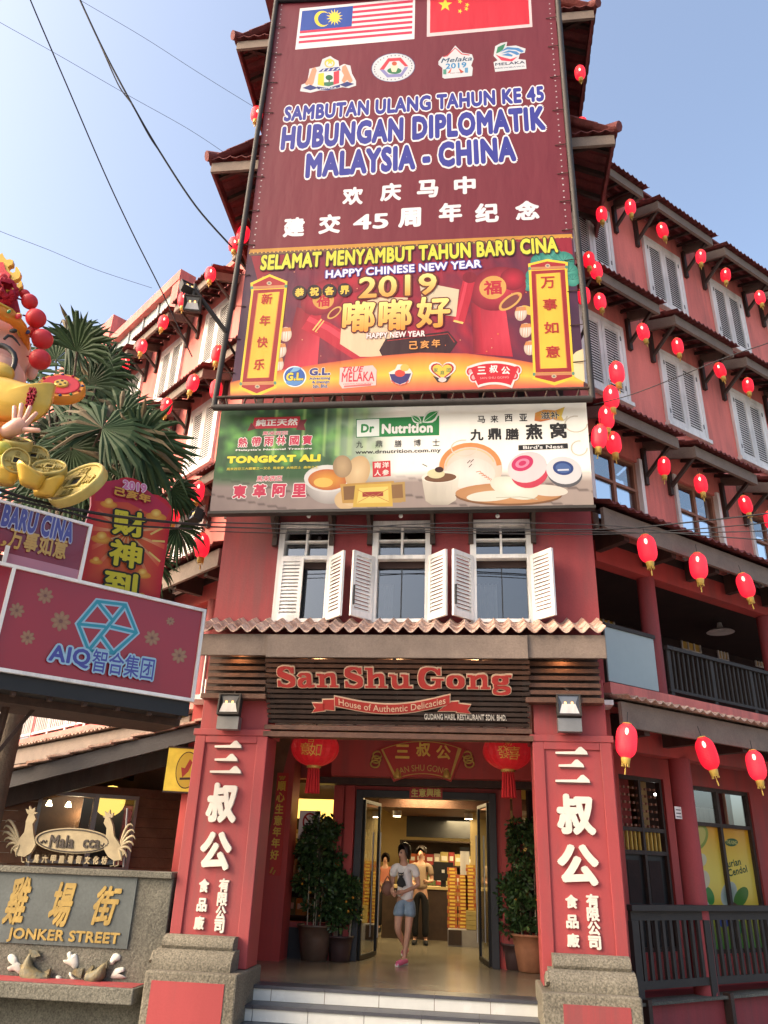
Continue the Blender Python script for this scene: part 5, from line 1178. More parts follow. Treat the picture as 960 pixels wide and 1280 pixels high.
# ---- lanterns
def lantern_proto():
    t = thing('red_lantern', 'x', 'lantern')
    mb = MB(); prof = []
    for k in range(25):
        a = k/24; z = -.25+.5*a; r = .152*min(1, (1-abs(2*a-1)**3.2)**.5+.0)*(1+.008*(-1)**k); prof.append((max(r, .06), z))
    mb.rev(prof, (0, 0, 0), M['lantern'], 28, close=True); mb.build('shade', t)
    mb = MB(); mb.rev([(.06, .235), (.065, .255), (.05, .262)], (0, 0, 0), M['brass'], 16); mb.tube([(0, 0, .26), (0, 0, .42)], .006, M['cable'], 5); mb.build('cap', t)
    mb = MB(); mb.rev([(.066, -.24), (.07, -.25), (.058, -.33), (.05, -.335)], (0, 0, 0), M['brass'], 16)
    for k in range(10): a = k*math.pi/5; mb.tube([(.05*math.cos(a), .05*math.sin(a), -.33), (.056*math.cos(a), .056*math.sin(a), -.37)], .008, M['brass'], 4)
    mb.build('collar', t)
    mb = MB(); mb.tube([(0, 0, -.33), (0, 0, -.44)], .006, M['brass'], 5); mb.tube([(0, 0, -.40), (.003, 0, -.48)], .012, M['brass'], 6); mb.build('tassel', t)
    mb = MB(); mb.ball((0, 0, .14), .034, M['bulb'], 10, 7, (.8, .8, 1.5)); mb.build('bulb', t)
    return t
LP_ = lantern_proto()
OR, OL = FRT.off(.66), FLT.off(.66)
def on(fr, x, y):
    u, v = fr.px(x, y); return fr.w(u, v)
TR_, TL_ = Fr((HX1+.72, 0, 0), Y, Z), Fr((HX0-.72, 0, 0), -Y, Z)
G1 = 'red lanterns strung along the eaves'
LN = [(on(Fr((HX1+.42, 0, 0), Y, Z), 725, 91), 'red lantern under the topmost right tower eave, upper of two there'), (on(Fr((HX1+.42, 0, 0), Y, Z), 727, 156), 'red lantern just above the tiles of the second right tower eave'),
 (on(TR_, 752, 268), 'red lantern under the second right tower eave, beside the banner pipe'), (on(OR, 788, 259), 'red lantern at the sky end of the short eave right of the tower'),
 (on(OR, 828, 288), 'red lantern under the top row eave over the first full white window'), (on(OR, 876, 321), 'red lantern between the first two full eaves of the top right row'),
 (on(OR, 907, 344), 'red lantern with a long tassel under the second full eave of the top right row'), (on(OR, 950, 372), 'red lantern at the far end of the top right row'),
 (on(OR, 736, 325), 'red lantern behind the right scaffold pipe, upper left of a tight pair'), (on(OR, 745, 338), 'red lantern in front of a white louvred window, lower right of a tight pair'),
 (on(OR, 730, 370), 'red lantern half hidden behind the right scaffold pipe, level with the scroll'), (on(OR, 750, 377), 'red lantern hanging before the short eave next to the scaffold pipe'),
 (on(OR, 804, 415), 'red lantern between the first two eaves of the middle right row'), (on(OR, 847, 433), 'red lantern under the middle row eave over the first full louvred window'),
 (on(OR, 900, 463), 'red lantern between the second and third eaves of the middle right row'), (on(OR, 935, 482), 'red lantern under the second full eave of the middle right row'),
 (on(OR.off(.5), 771, 466), 'largest lantern of the hanging cluster beside the billboard, at its top'), (on(OR.off(.4), 764, 497), 'second lantern down in the cluster beside the billboard'),
 (on(OR.off(.3), 758, 522), 'middle lantern in the cluster beside the billboard'), (on(OR.off(.35), 749, 546), 'lower left lantern in the cluster beside the billboard'), (on(OR.off(.2), 767, 554), 'lowest right lantern in the cluster beside the billboard'),
 (on(OR, 830, 583), 'red lantern between the first two eaves of the brown window row'), (on(OR, 876, 605), 'red lantern under the eave over the middle brown window'),
 (on(OR, 932, 631), 'red lantern beyond the second eave of the brown window row'), (on(OR, 963, 650), 'red lantern cut off by the photo edge, end of the brown window row'),
 (on(OR.off(.1), 809, 686), 'lit lantern before the balcony column over the glass balustrade'), (on(OR.off(.1), 873, 708), 'lit lantern above the black balcony railing, middle of three'), (on(OR.off(.1), 932, 732), 'lit lantern above the black balcony railing, nearest the photo edge'),
 (on(OR.off(.1), 783, 926), 'lit lantern under the lowest right eave, next to the entrance pillar'), (on(OR.off(.1), 884, 942), 'tilted lit lantern under the lowest right eave, beside the round column'), (on(OR.off(.1), 945, 957), 'lit lantern under the lowest right eave, nearest the photo edge'),
 (on(TL_, 321, 143), 'red lantern behind the left scaffold pipe between the two tower eaves'), (on(TL_, 304, 293), 'red lantern under the lower left tower eave, upper of a pair'), (on(OL, 293, 306), 'red lantern under the lower left tower eave, lower of a pair'),
 (on(OL, 263, 343), 'red lantern under the nearest eave of the top left row'), (on(OL, 229, 375), 'red lantern behind the scaffold arm floodlights'), (on(OL, 204, 403), 'red lantern under the second eave of the top left row'),
 (on(OL, 177, 433), 'red lantern between the second and third eaves of the top left row'), (on(OL, 156, 455), 'red lantern under the third eave of the top left row, above the palm'),
 (on(OL, 272, 443), 'red lantern half behind the left scaffold pipe, beside the middle row eave'), (on(OL.off(.5), 270, 487), 'large lantern behind the left scaffold pipe at the foot of the banner'), (on(OL, 241, 479), 'red lantern under the nearest eave of the middle left row'),
 (on(OL, 208, 508), 'red lantern at the far tip of the nearest middle left eave'), (on(OL, 247, 615), 'red lantern left of the billboard under the short eave'), (on(OL.off(.3), 252, 682), 'lit lantern above the left balcony column beside the red front wall'), (on(OL, 217, 642), 'red lantern peeping out behind the red god of wealth board')]
for i, (p, lab) in enumerate(LN):
    lab = lab.replace('god of wealth board', 'scalloped greeting board')
    if i == 0:
        _kids[LP_.name] = [(c, kids(c)) for c in kids(LP_)]; o = LP_; o.location = p; o['label'] = lab; o['group'] = G1
    else: o = dup(LP_, p, rnd.uniform(0, 6), lab, G1)
    k_ = (.82 if 25 <= i <= 30 or i == 44 else (.72 if 16 <= i <= 20 or i == 40 else (.64 if i < 31 else .8)))*rnd.uniform(.96, 1.04); o.scale = (k_, k_, k_*rnd.uniform(.97, 1.03))
    o.rotation_euler = (rnd.gauss(0, .07), rnd.gauss(0, .07), rnd.uniform(0, 6))
    if 'tilted' in lab: o.rotation_euler = (0, -.22, 0)

# ---- two round lanterns, plaque, paper strips and notices in the porch
M['lantern_cloth'] = mat('red_silk_lantern', (.50, .012, .016), .45, .1, 5, .1, 40, emit=.10)  # faint glow added to the cloth to lift the dark porch
for px_, py_, chars, lab in ((394, 935, '如意吉', 'round red silk lantern with gilt characters at the left of the porch'), (634.5, 939, '喜發財', 'round red silk lantern with gilt characters at the right of the porch')):
    c = at_y(px_, py_, 10.75); t = thing('round_lantern', lab, 'lantern', c, 'round silk lanterns in the porch')
    mb = MB(); rx, rz = .325, .245
    ns = 36; prof = [(rx*math.sin(math.pi*(k+.9)/14.8), -rz*math.cos(math.pi*(k+.9)/14.8)) for k in range(14)]
    vs = []
    for r_, z_ in prof:
        for i in range(ns): rr = r_*(1+.018*(-1)**i); vs.append(c+V((rr*math.cos(2*math.pi*i/ns), rr*math.sin(2*math.pi*i/ns), z_)))
    mb.add(vs, [(j*ns+i, j*ns+(i+1) % ns, (j+1)*ns+(i+1) % ns, (j+1)*ns+i) for j in range(13) for i in range(ns)], M['lantern_cloth'], False); mb.build('shade', t)
    mb = MB(); mb.rev([(.09, rz-.02), (.1, rz+.015), (.06, rz+.02)], c, M['gold'], 18); mb.rev([(.05, -rz-.03), (.1, -rz-.01), (.09, -rz+.02)], c, M['gold'], 18); mb.tube([c+V((0, 0, rz)), c+V((0, 0, 3.7-c.z))], .008, M['cable'], 5); mb.build('cap', t)
    mb = MB()
    for k in range(26): a = k*2*math.pi/26; r_ = .05+.02*(k % 2); mb.tube([c+V((r_*math.cos(a), r_*math.sin(a), -rz-.02)), c+V((r_*1.3*math.cos(a), r_*1.3*math.sin(a), -rz-.34))], .012, M['red_cloth'], 4)
    mb.build('tassel', t)
    mb = MB(); lay = 0
    for ch, (th, zz, s_) in zip(chars, ((.22, -.06, .16), (-.2, -.05, .15), (.02, .08, .1))):
        vs, fs = text2d(ch, 0); X0, X1, Y0, Y1 = bbox(vs); out = []
        for x, y in vs:
            a = th+(x-(X0+X1)/2)/(X1-X0)*s_/rx; z_ = zz+(y-(Y0+Y1)/2)/(Y1-Y0)*s_; rr = rx*1.035*math.sqrt(max(.05, 1-(z_/rz)**2))+.004
            out.append(c+V((rr*math.sin(a), -rr*math.cos(a), z_)))
        mb.add(out, fs, M['gold_letter'])
    mb.build('lettering', t)
fp = front(12.24); pl = thing('fan_plaque', 'fan shaped red plaque with gilt characters and knot ends on the beam over the door', 'plaque', at_y(528, 968, 12.2))
mb = MB(); cx, cy = 528, 1058
fanpx = lambda r0, r1, a: [fp.px(cx+r1*math.sin(R(t)), cy-r1*math.cos(R(t))) for t in range(-a, a+1, 3)]+[fp.px(cx+r0*math.sin(R(t)), cy-r0*math.cos(R(t))) for t in range(a, -a-1, -3)]
mb.prism(fp, fanpx(88, 133, 24), .0, .04, M['sign_red']); mb.prism(fp, fanpx(90, 131, 23), .0401, .048, M['gold']); mb.prism(fp, fanpx(91, 130, 22), .0485, .055, M['sign_red'])
for s in (-1, 1):
    for k in range(3):
        ex, ey = 528+s*(56+k*1.5), 944+k*5.5
        mb.tube([fp.w(*fp.px(ex+5.5*math.cos(R(t)), ey+4.5*math.sin(R(t))), .02) for t in range(0, 361, 24)], .014, M['gold'], 6)
    b_ = fp.w(*fp.px(528+s*30.5, 967), .05); mb.rev([(.02, .05), (.05, .0), (.065, -.06), (.05, -.075)], b_, M['gold'], 12)
mb.build('plaque_board', pl)
mb = MB()
for ch, x, y in (('三', 503.5, 940), ('叔', 529.5, 937.5), ('公', 554.5, 941)): letters3d(mb, fp, ch, (x-9, y+8.5), (x+9, y-8.5), .056, .07, M['gold_letter'], .03)
base, fs0 = text2d('SAN SHU GONG', 0); X0, X1, Y0, Y1 = bbox(base); q = []
for x, y in base: t = R(-19+38*(x-X0)/(X1-X0)); r_ = 94+8*(y/.72); q.append(fp.px(cx+r_*math.sin(t), cy-r_*math.cos(t)))
raise_faces(mb, fp, q, fs0, .056, .062, M['gold']); mb.build('lettering', pl)
def paper(name, lab, cat, y, c4, col, chars, wd, ht, tc, border=None, group=None):
    fr = front(y); u = [fr.px(*p) for p in c4]; t = thing(name, lab, cat, fr.w(u[0][0], u[2][1]), group)
    mb = MB(); P = [(u[0][0], u[0][1]), (u[1][0], u[0][1]), (u[1][0], u[2][1]), (u[0][0], u[2][1])]
    mb.prism(fr, P, .0, .006, M[col]); mb.build('paper', t)
    p = Print(fr, .007, M['gloss_print'])
    return t, fr, p
t, fr, p = paper('paper_couplet', 'tall red paper couplet with gold characters on the wall left of the door', 'paper strip', 12.30, [(347, 966), (361.5, 966), (358, 1095), (338, 1095)], 'sign_red', '', 0, 0, None)
zs = [982.5, 996.5, 1011, 1025.5, 1039.5, 1053.5, 1068.5]
for ch, yy in zip('順心生意年年好', zs): x = 352.5-(yy-980)*.105; p.text(ch, (x-5.8, yy+6), (x+5.8, yy-6), (240, 205, 70), .03)
for k in range(14): p.ell(350-k*.9 if k > 6 else 356-k, 1085+(k % 5)*1.8 if k > 6 else 971+(k % 3)*1.5, 1.3, 1.1, (205, 160, 60), seg=8)
p.build('lettering', t)
mb = MB(); x0 = fr.px(341, 1090)[0]; mb.box(-3.42, fr.px(363, 1000)[0]+.02, 12.306, 12.8, .48, 3.66, M['porch_red']); ob = mb.build('couplet_pier', B)
t, fr, p = paper('door_strip', 'small red paper strip with four gold characters over the shop door', 'paper strip', 12.77, [(512, 983.5), (553, 983.5), (553, 998.5), (512, 998.5)], 'sign_red', '', 0, 0, None)
p.glyphs('生意興隆', [(518.5, 991), (528, 991), (537.5, 991), (547, 991)], 9, 10, (255, 235, 110), .03); p.build('lettering', t)
t, fr, p = paper('no_smoking_sign', 'white no smoking notice on the porch window above the potted shrub', 'notice', 12.62, [(375, 1013), (401, 1014), (400, 1055), (373, 1054)], 'white', '', 0, 0, None)
p.line([(387.5+8.2*math.cos(R(a)), 1028+11.2*math.sin(R(a))*.98) for a in range(0, 360, 15)], 2.2, (190, 40, 45), True); p.line([(381.5, 1021), (393.5, 1036)], 2, (190, 40, 45)); p.poly([(382, 1028.5), (393, 1029), (393, 1031), (382, 1030.5)], (25, 25, 25)); p.line([(391, 1027), (390, 1022), (387, 1020)], .8, (60, 60, 60))
p.text('DILARANG MEROKOK', (376.5, 1044.5), (398, 1041), (40, 40, 40), .03); p.text('禁止吸烟', (379, 1048.8), (395.5, 1045.6), (190, 60, 60), .02); p.text('NO SMOKING', (379, 1053), (395, 1049.6), (40, 40, 40), .03); p.build('lettering', t)
# drink poster in the veranda windows, notice on the column
pt = thing('drink_poster', 'yellow and green dessert poster filling the two lower veranda window panes', 'poster', FV.w(um, .9, -.06))
p = Print(FV, -.085, M['gloss_print'])
for (u0, u1, aa) in ((w0+.05, um-.03, 0), (um+.03, w1-.05, 1)):
    nx, ny = 8, 20; pts = []; cols = []
    for j in range(ny+1):
        for i in range(nx+1):
            a, b = i/nx, j/ny; pts.append((u0+(u1-u0)*a, wmid-(wmid-.9)*b)); c = mixc((214, 150, 30), (226, 205, 90), math.sin(math.pi*min(1, b*1.2))); c = mixc(c, (60, 150, 60), max(0, b-.62)*2.4); cols.append(lin(c))
    p._add(pts, [(j*(nx+1)+i, (j+1)*(nx+1)+i, (j+1)*(nx+1)+i+1, j*(nx+1)+i+1) for j in range(ny) for i in range(nx)], cols)
p.ell(880, 1047, 11, 17, (150, 170, 50), 20); p.ell(880, 1046, 8, 13, (214, 205, 100), 20); p.ell(884, 1075, 6, 8, (232, 228, 190))
p.ell(921, 1053, 8, 5, (30, 100, 55)); p.text('THE KING', (914.5, 1055), (927.5, 1051), (224, 214, 120), .03)
p.btext('Durian', (911, 1086), (933, 1081), .09, (30, 80, 40), .03); p.btext('Cendol', (918, 1096), (941, 1090), .09, (30, 80, 40), .03)
p.ell(918, 1118, 10, 16, (200, 210, 200), 10, (90, 130, 100)); p.ell(893, 1120, 6, 12, (50, 150, 60), -20); p.ell(933, 1122, 8, 14, (70, 130, 45), 25); p.ell(886, 1100, 8, 12, (232, 224, 190)); p.ell(922, 1138, 8, 10, (90, 60, 50)); p.ell(888, 1135, 6, 9, (216, 214, 196)); p.ell(912, 1152, 8, 8, (60, 90, 160)); p.ell(930, 1160, 8, 8, (60, 140, 70))
p.build('poster_face', pt)
cn = FRT.w(sl_, 0, -.12); d = ray(848, 1016); hp_ = CAM+d*((cn.y-.17)/d.y)
fr = Fr(hp_, FRT.u, Z); mb = MB(); mb.fbox(fr, -.075, .075, -.08, .08, .0, .004, M['white'])
nt2 = tag(mb.build('column_notice'), 'small white paper notice taped to the round veranda column', 'notice')
p = Print(fr, .005)
for k in range(3): p.uvpoly([(-.055, .045-k*.045), (.05, .045-k*.045), (.05, .03-k*.045), (-.055, .03-k*.045)], (110, 110, 115))
p.build('notice_print', nt2)
# pendant shade on the right balcony
c = on(FRT.off(-1.3), 900, 786); t = thing('pendant_lamp', 'white dish pendant lamp hanging in the dark balcony on the right', 'lamp', c); mb = MB(); mb.rev([(.26, -.07), (.2, -.03), (.06, .02), (.04, .12)], c, M['white'], 24); mb.tube([c+V((0, 0, .12)), V((c.x, c.y, 6.3))], .01, M['cable'], 5); mb.build('lamp_shade', t)
# ------------------------------------------------------------------ left: festive sign structure
h45 = math.sqrt(.5)
FA = Fr((-3.251, 8.60, 4.5025), (h45, h45, 0), Z)     # u runs right and away
su0a = -2.75
aq = thing('company_signboard', 'glossy maroon signboard with a turquoise hexagon logo, white framed, on a dark steel truss', 'signboard', FA.w(-1, -1.1))
z0, z1 = -1.10, 0.0
mb = MB()
for (a, b, c, d) in ((su0a, .02, z1-.035, z1), (su0a, .02, z0, z0+.035), (-.015, .02, z0+.035, z1-.035), (-2.16-.035, -2.16, z0+.035, z1-.035)): mb.fbox(FA, a, b, c, d, -.02, .03, M['white'])
mb.build('white_frame', aq)
p = Print(FA, .0, M['gloss_print'])
p.uvpoly([(su0a, z0+.03), (.0, z0+.03), (.0, z1-.03), (su0a, z1-.03)], (166, 30, 48))
for (x, y, r) in ((56.5, 744.5, 10.5), (76, 776.5, 13), (21, 763, 10), (34.5, 797, 9.5), (190, 797.5, 10), (213, 776.5, 5.5), (224, 819.5, 10)):
    for k in range(8): a = R(k*45+10); p.ell(x+r*.58*math.cos(a), y+r*.58*math.sin(a), r*.42, r*.24, (152, 106, 72), k*45+10, (172, 128, 88), seg=10)
    p.ell(x, y, r*.2, r*.2, (120, 70, 50), seg=8)
hx = [(121.7, 751.7), (156.7, 756), (170.7, 790.7), (141.7, 816.7), (110.7, 813), (97.7, 780)]
lb_, tq = (160, 200, 225), (26, 150, 175)
seg_ = [(hx[1], hx[4]), (hx[5], (132, 783.5)), ((138, 783), hx[2]), (hx[0], (141.5, 776.5)), (hx[3], (126.5, 796))]
p.line(hx, 9, lb_, True)
for a, b in seg_: p.line([a, b], 8, lb_)
p.line(hx, 4.4, tq, True)
for a, b in seg_: p.line([a, b], 3.8, tq)
p.build('printed_face', aq)
p = Print(FA, .025, M['gloss_print'])
def atext(pr, fr, t, p0, p1, ht, col, bold, out=None): pr.btext(t, p0, p1, ht, col, bold, out)
atext(p, FA, 'AIQ', (59.5, 829), (109, 836), .19, (62, 64, 160), .035, [(.09, lb_)])
p.build('lettering', aq)
p = Print(FA, .03, M['gloss_print']); atext(p, FA, '智合集团', (112, 839), (189, 850.5), .235, (66, 72, 165), .012, [(.08, lb_)]); p.build('lettering', aq)
mb = MB()
mb.fbox(FA, su0a, .0, z0+.002, z1-.01, -.06, -.021, M['grey_metal'])
mb.fbox(FA, su0a, .0, z0-.16, z0-.003, -.5, -.03, M['black']); mb.fbox(FA, su0a, .03, z0-.24, z0-.1, -1.0, -.3, M['rust'])
for k in range(8): u = -2.6+k*.36; mb.fbox(FA, u-.02, u+.02, z0-.2, z1-.1, -.14, -.062, M['rust'])
for u in (-1.95, -1.8, -2.5): mb.bar(FA.w(u, z0-.1, -.6), FA.w(u-.12, -4.5, -.7), .06, .06, M['rust'])
mb.bar(FA.w(-1.5, z0-.15, -.55), FA.w(-2.1, z0-1.3, -.62), .04, .04, M['rust'])
mb.build('steel_truss', aq)
# upper greeting board and pale gap panel
gb = thing('greeting_board', 'maroon board with blue and gold new year greeting above the hexagon signboard', 'signboard', FA.w(-2, .2))
F2 = FA.off(-.05)
ua = F2.px(104, 690)[0]; vb, vt = .13, F2.px(50, 641)[1]+.02
mb = MB(); mb.fbox(F2, -4.2, ua, vt-.03, vt, -.05, .03, M['white']); mb.fbox(F2, ua, ua+.035, -.03, vt, -.05, .03, M['white']); mb.fbox(F2, -2.3, -2.26, -.0, .2, -.03, .03, M['white']); mb.build('white_frame', gb)
p = Print(F2, .0, M['gloss_print']); p.uvpoly([(-4.2, vb), (ua, vb), (ua, vt-.03), (-4.2, vt-.03)], (140, 44, 64)); p.uvpoly([(-2.26, .005), (ua, .005), (ua, vb), (-2.26, vb)], (196, 130, 150)); p.uvpoly([(-4.2, -.9), (-2.3, -.9), (-2.3, vb-.03), (-4.2, vb-.03)], (70, 20, 24)); p.build('printed_face', gb)
p = Print(F2, .02, M['gloss_print']); atext(p, F2, 'TAHUN BARU CINA', (-70, 639), (88, 678), .225, (76, 78, 160), .05, [(.05, (190, 190, 215))]); p.build('lettering', gb)
p = Print(F2, .02, M['gloss_print']); atext(p, F2, '万事如意', (8, 684), (80, 700), .23, (205, 165, 80), .03); atext(p, F2, '，', (0, 682), (4, 684), .06, (205, 165, 80), .03); p.build('lettering', gb)
# scalloped red greeting board
rg = thing('scalloped_board', 'tall scalloped red board with black edged yellow characters behind the hexagon signboard', 'signboard', FA.w(-1, .3))
F3 = FA.off(-.16)
ol = [(96, 735), (107, 655), (114, 632), (114, 622), (113, 614), (117, 606), (124, 602), (132, 601), (140, 603), (146, 602), (150, 598), (158, 596.5), (167, 598), (174, 601), (181, 608), (186, 617), (198, 619), (208, 625), (214, 633), (215, 641), (209, 680), (199, 752)]
mb = MB(); mb.prism(F3, [F3.px(*q) for q in ol], -.05, .0, M['sign_red']); mb.bar(F3.w(-1.2, .2, -.1), F3.w(-1.2, -1.2, -.12), .06, .06, M['rust']); mb.build('board', rg)
p = Print(F3, .001)
p._add([F3.px(155, 690)]+[F3.px(*q) for q in ol], [(0, i+1, (i+1) % len(ol)+1) for i in range(len(ol))], p._col((228, 120, 60), 1)+p._col((186, 22, 46), len(ol)))
for k in range(16):
    a = R(k*22.5+8); p.poly([(160, 665), (160+58*math.cos(a)*.8, 672+62*math.sin(a)), (160+58*math.cos(a+.10)*.8, 672+62*math.sin(a+.10))] if abs(math.cos(a)) > .35 else [(160, 665), (158, 690), (162, 690)], [(232, 214, 150), (212, 70, 50), (212, 70, 50)])
p.poly([(120, 604), (150, 599), (182, 611), (213, 636), (206, 652), (160, 628), (118, 626)], (178, 40, 70))
for (x, y, s) in ((127, 671, 1.1), (136, 628, .9), (195, 643, 1.1), (120, 700, .7), (178, 716, .9), (150, 728, .9), (130, 735, 1), (176, 747, 1)):
    p.ell(x, y+3*s, 12*s, 5*s, (205, 120, 40), 8, (226, 180, 70)); p.ell(x, y-1*s, 6*s, 5*s, (214, 140, 50), 0, (240, 210, 110))
for (x0, y0, x1, y1) in ((188, 668, 203, 660), (186, 690, 200, 702), (190, 676, 206, 677)): p.line([(x0, y0), (x1, y1)], 2.4, (222, 190, 110))
p.build('printed_face', rg)
p = Print(F3, .03); atext(p, F3, '2019', (153, 611), (181, 616.5), .1, (205, 120, 165), .05, [(.05, (232, 214, 226))]); atext(p, F3, '己亥年', (142, 619), (186, 630), .105, (205, 150, 60), .05, [(.04, (120, 30, 40))]); p.build('lettering', rg)
p = Print(F3, .03)
for ch, (x0, y0), (x1, y1) in (('财', (140, 667), (178, 673)), ('神', (135, 705), (173, 712)), ('到', (128, 745), (167, 751))): atext(p, F3, ch, (x0, y0), (x1, y1), .30, (208, 196, 50), .035, [(.065, (24, 34, 24))])
p.build('lettering', rg)

# ---- festive figure on top of the boards (only its right side is in the picture)
M['skin_paint'] = mat('painted_pink_skin', (.62, .34, .26), .4, .08, 3, .03, 30, coat=.2)
M['red_gloss'] = mat('gloss_red_paint', (.50, .02, .028), .5, .15, 3, .06, 30, coat=.08)
M['crimson'] = mat('crimson_fabric', (.30, .01, .03), .8, .25, 6, .5, 30)
M['yellow_gold'] = mat('yellow_gold_paint', (.58, .36, .05), .32, .14, 3, .05, 25, metal=.3, coat=.2)
M['coin_gold'] = mat('coin_gold_paint', (.42, .33, .10), .42, .2, 4, .15, 30, metal=.3)
M['orange_paint'] = mat('orange_gold_paint', (.62, .22, .02), .4, .12, 4, .05, 30)
M['green_gem'] = mat('green_gem', (.02, .16, .05), .2, .1, 5, 0); M['blue_gem'] = mat('blue_gem', (.03, .04, .12), .2, .1, 5, 0)
YS = 6.75
FS_ = Fr((-5.3, YS, 5), (math.cos(R(-14)), math.sin(R(-14))*-1, 0), Z)
def SP(x, y, n=0.0): u, v = FS_.px(x, y, n); return FS_.w(u, v, n)
def SM(px_): a, b = V(FS_.px(30, 450)), V(FS_.px(31, 450)); return (b-a).length*px_
fig = thing('festive_figure', 'huge smiling painted figure with gold crown and red pompoms at the left', 'statue', SP(0, 560))
rot = Matrix.Rotation(R(14), 3, 'Z')
mb = MB(); mb.ball(SP(-46, 447, -.1), SM(88), M['skin_paint'], 36, 22, (.98, .8, 1.02)); mb.ball(SP(41, 465, -.1), SM(9), M['skin_paint'], 14, 10, (.75, .6, 1.4)); mb.ball(SP(-5, 476, .45), SM(34), M['skin_paint'], 18, 12); mb.ball(SP(-46, 462, .8), SM(22), M['skin_paint'], 14, 10)
mb.build('face', fig)
mb = MB(); mb.ball(SP(-46, 398, -.12), SM(80), M['crimson'], 30, 18, (.92, .75, 1.0)); mb.build('cap', fig)
mb = MB(); mb.tube([SP(x, y, .60-.004*max(0, x)) for x, y in ((5, 424), (10, 419.5), (15, 420.5), (19, 424), (25, 432))], [SM(r) for r in (1.6, 2, 1.8, 1.5, .8)], M['black'], 8); mb.tube([SP(x, y, .62) for x, y in ((-60, 427), (-50, 421), (-40, 427))], SM(1.7), M['black'], 8); mb.build('closed_eye', fig)
mb = MB(); mb.tube([SP(x, y, .70) for x, y in ((-14, 430), (-4, 431), (4, 432.5), (11, 436), (17, 442), (19, 449), (18, 456), (14, 465))], [SM(r) for r in (3.6, 3.6, 3.5, 3.5, 3.4, 3.3, 3.2, 3)], M['black'], 10); mb.ball(SP(16.5, 413.5, .52), SM(4.2), M['black'], 10, 8, (1.3, .7, .7)); mb.build('moustache', fig)
mb = MB()
cr = [SP(-110, 374, .3), SP(-60, 378, .62), SP(-28, 383, .62), SP(0, 390, .56), SP(17, 398.5, .44), SP(26, 409, .3), SP(31, 421, .15), SP(33.5, 437, .0)]
mb.tube(cr, [SM(r) for r in (9, 9, 9, 9, 8.6, 7.6, 6.4, 3.6)], M['orange_paint'], 12)
mb.tube([q+V((.02, -.09, SM(6))) for q in cr[:-1]], SM(1.6), M['yellow_gold'], 8); mb.tube([q+V((0, -.09, -SM(6))) for q in cr[:-1]], SM(1.6), M['yellow_gold'], 8)
mb.build('crown_band', fig)
mb = MB()
for x, y, n, r, m_ in ((11, 389.5, .62, 2.8, 'green_gem'), (22.6, 395.5, .52, 4.2, 'red_gloss'), (34.5, 415, .26, 3.2, 'blue_gem'), (-12, 384, .74, 4, 'blue_gem')): mb.ball(SP(x, y, n), SM(r), M[m_], 12, 8, (1, .6, 1)); mb.ball(SP(x, y, n-.05), SM(r*1.3), M['yellow_gold'], 12, 8, (1, .5, 1))
mb.build('crown_gem', fig)
mb = MB()
for k in range(70):      # fluffy flower at the brow
    a, b, r_ = rnd.uniform(0, 6.28), rnd.uniform(-1, 1), SM(17)
    d = V((math.cos(a)*math.sqrt(1-b*b), math.sin(a)*math.sqrt(1-b*b), b)); cc = SP(5, 364, .3)+d*r_*.9
    t1 = d.orthogonal().normalized()*SM(5.5); t2 = d.cross(t1).normalized()*SM(5.5)
    mb.add([cc-t1-t2*.4, cc+t1*.3-t2, cc+t1+t2*.4, cc-t1*.3+t2, cc+d*SM(4)], [(0, 1, 4), (1, 2, 4), (2, 3, 4), (3, 0, 4), (3, 2, 1, 0)], M['crimson'])
mb.build('brow_flower', fig)
mb = MB()
fl_out = [(-24, 340), (-14, 330), (-6, 334), (-1, 322), (4, 318.5), (6, 323), (9, 327), (14, 326.5), (17.6, 328), (16.8, 333), (12.5, 334.5), (10.8, 337), (13, 341), (17, 343.5), (20, 342), (20.4, 336), (22.5, 336), (26.8, 343), (25, 350), (17.6, 353), (18.5, 357), (23, 357.5), (26.5, 353.5), (28.5, 354.5), (28.5, 360), (21.8, 365), (10, 368), (-20, 368)]
fq = FS_.off(.15); mb.prism(fq, [fq.px(*q) for q in fl_out], -.035, .035, M['yellow_gold'], True); mb.prism(fq, [fq.px(*q) for q in [(-14, 340), (0, 332), (6, 332), (9, 342), (15, 347), (12, 354), (8, 362), (-14, 364)]], .0351, .06, M['red_gloss'], True); mb.ball(SP(3.4, 348, .26), SM(7), M['red_gloss'], 16, 11)
mb.build('flame_crown', fig)
PB = [(31, 368, 7, .1), (37, 377, 10.5, .2), (45, 398, 13, .22), (42, 415, 9, .0), (53, 424, 13.5, .2), (50, 449.5, 13.5, .25)]
for x, y, r, n in PB:
    mb = MB(); mb.ball(SP(x, y, n), SM(r), M['red_gloss'], 24, 16); mb.tube([SP(x, y, n), SP(x-16, y-4, n-.2)], SM(1.2), M['crimson'], 6); mb.build('pompom', fig)
# ingot held up, hand and sleeve
mb = MB()
ing = FS_.off(.95)
prof_top = [(-70, 476), (-30, 462), (-12, 463), (12, 468), (30, 473), (50, 476), (66, 473)]
prof_bot = [(65, 482), (60, 500), (48, 514), (30, 523), (8, 524), (-14, 518), (-40, 512), (-75, 506)]
oq = smooth([ing.px(*q)+(0,) for q in prof_top+prof_bot], 3, True); mb.puff(ing, [(q.x, q.y) for q in oq], -.12, .16, M['yellow_gold'], 7)
mb.ball(SP(-8, 468, .70), SM(20), M['yellow_gold'], 16, 10, (1.3, .7, .8)); io = mb.build('gold_ingot')
tag(io, 'big curved gold ingot with a red character, held up by the festive figure', 'ingot')
mb = MB(); letters3d(mb, ing, '發', (31, 510), (48, 487), .0, .048, M['crimson'], .0); l_ = mb.build('lettering', io)
mb = MB()
hand0 = SP(22, 534, 1.05)
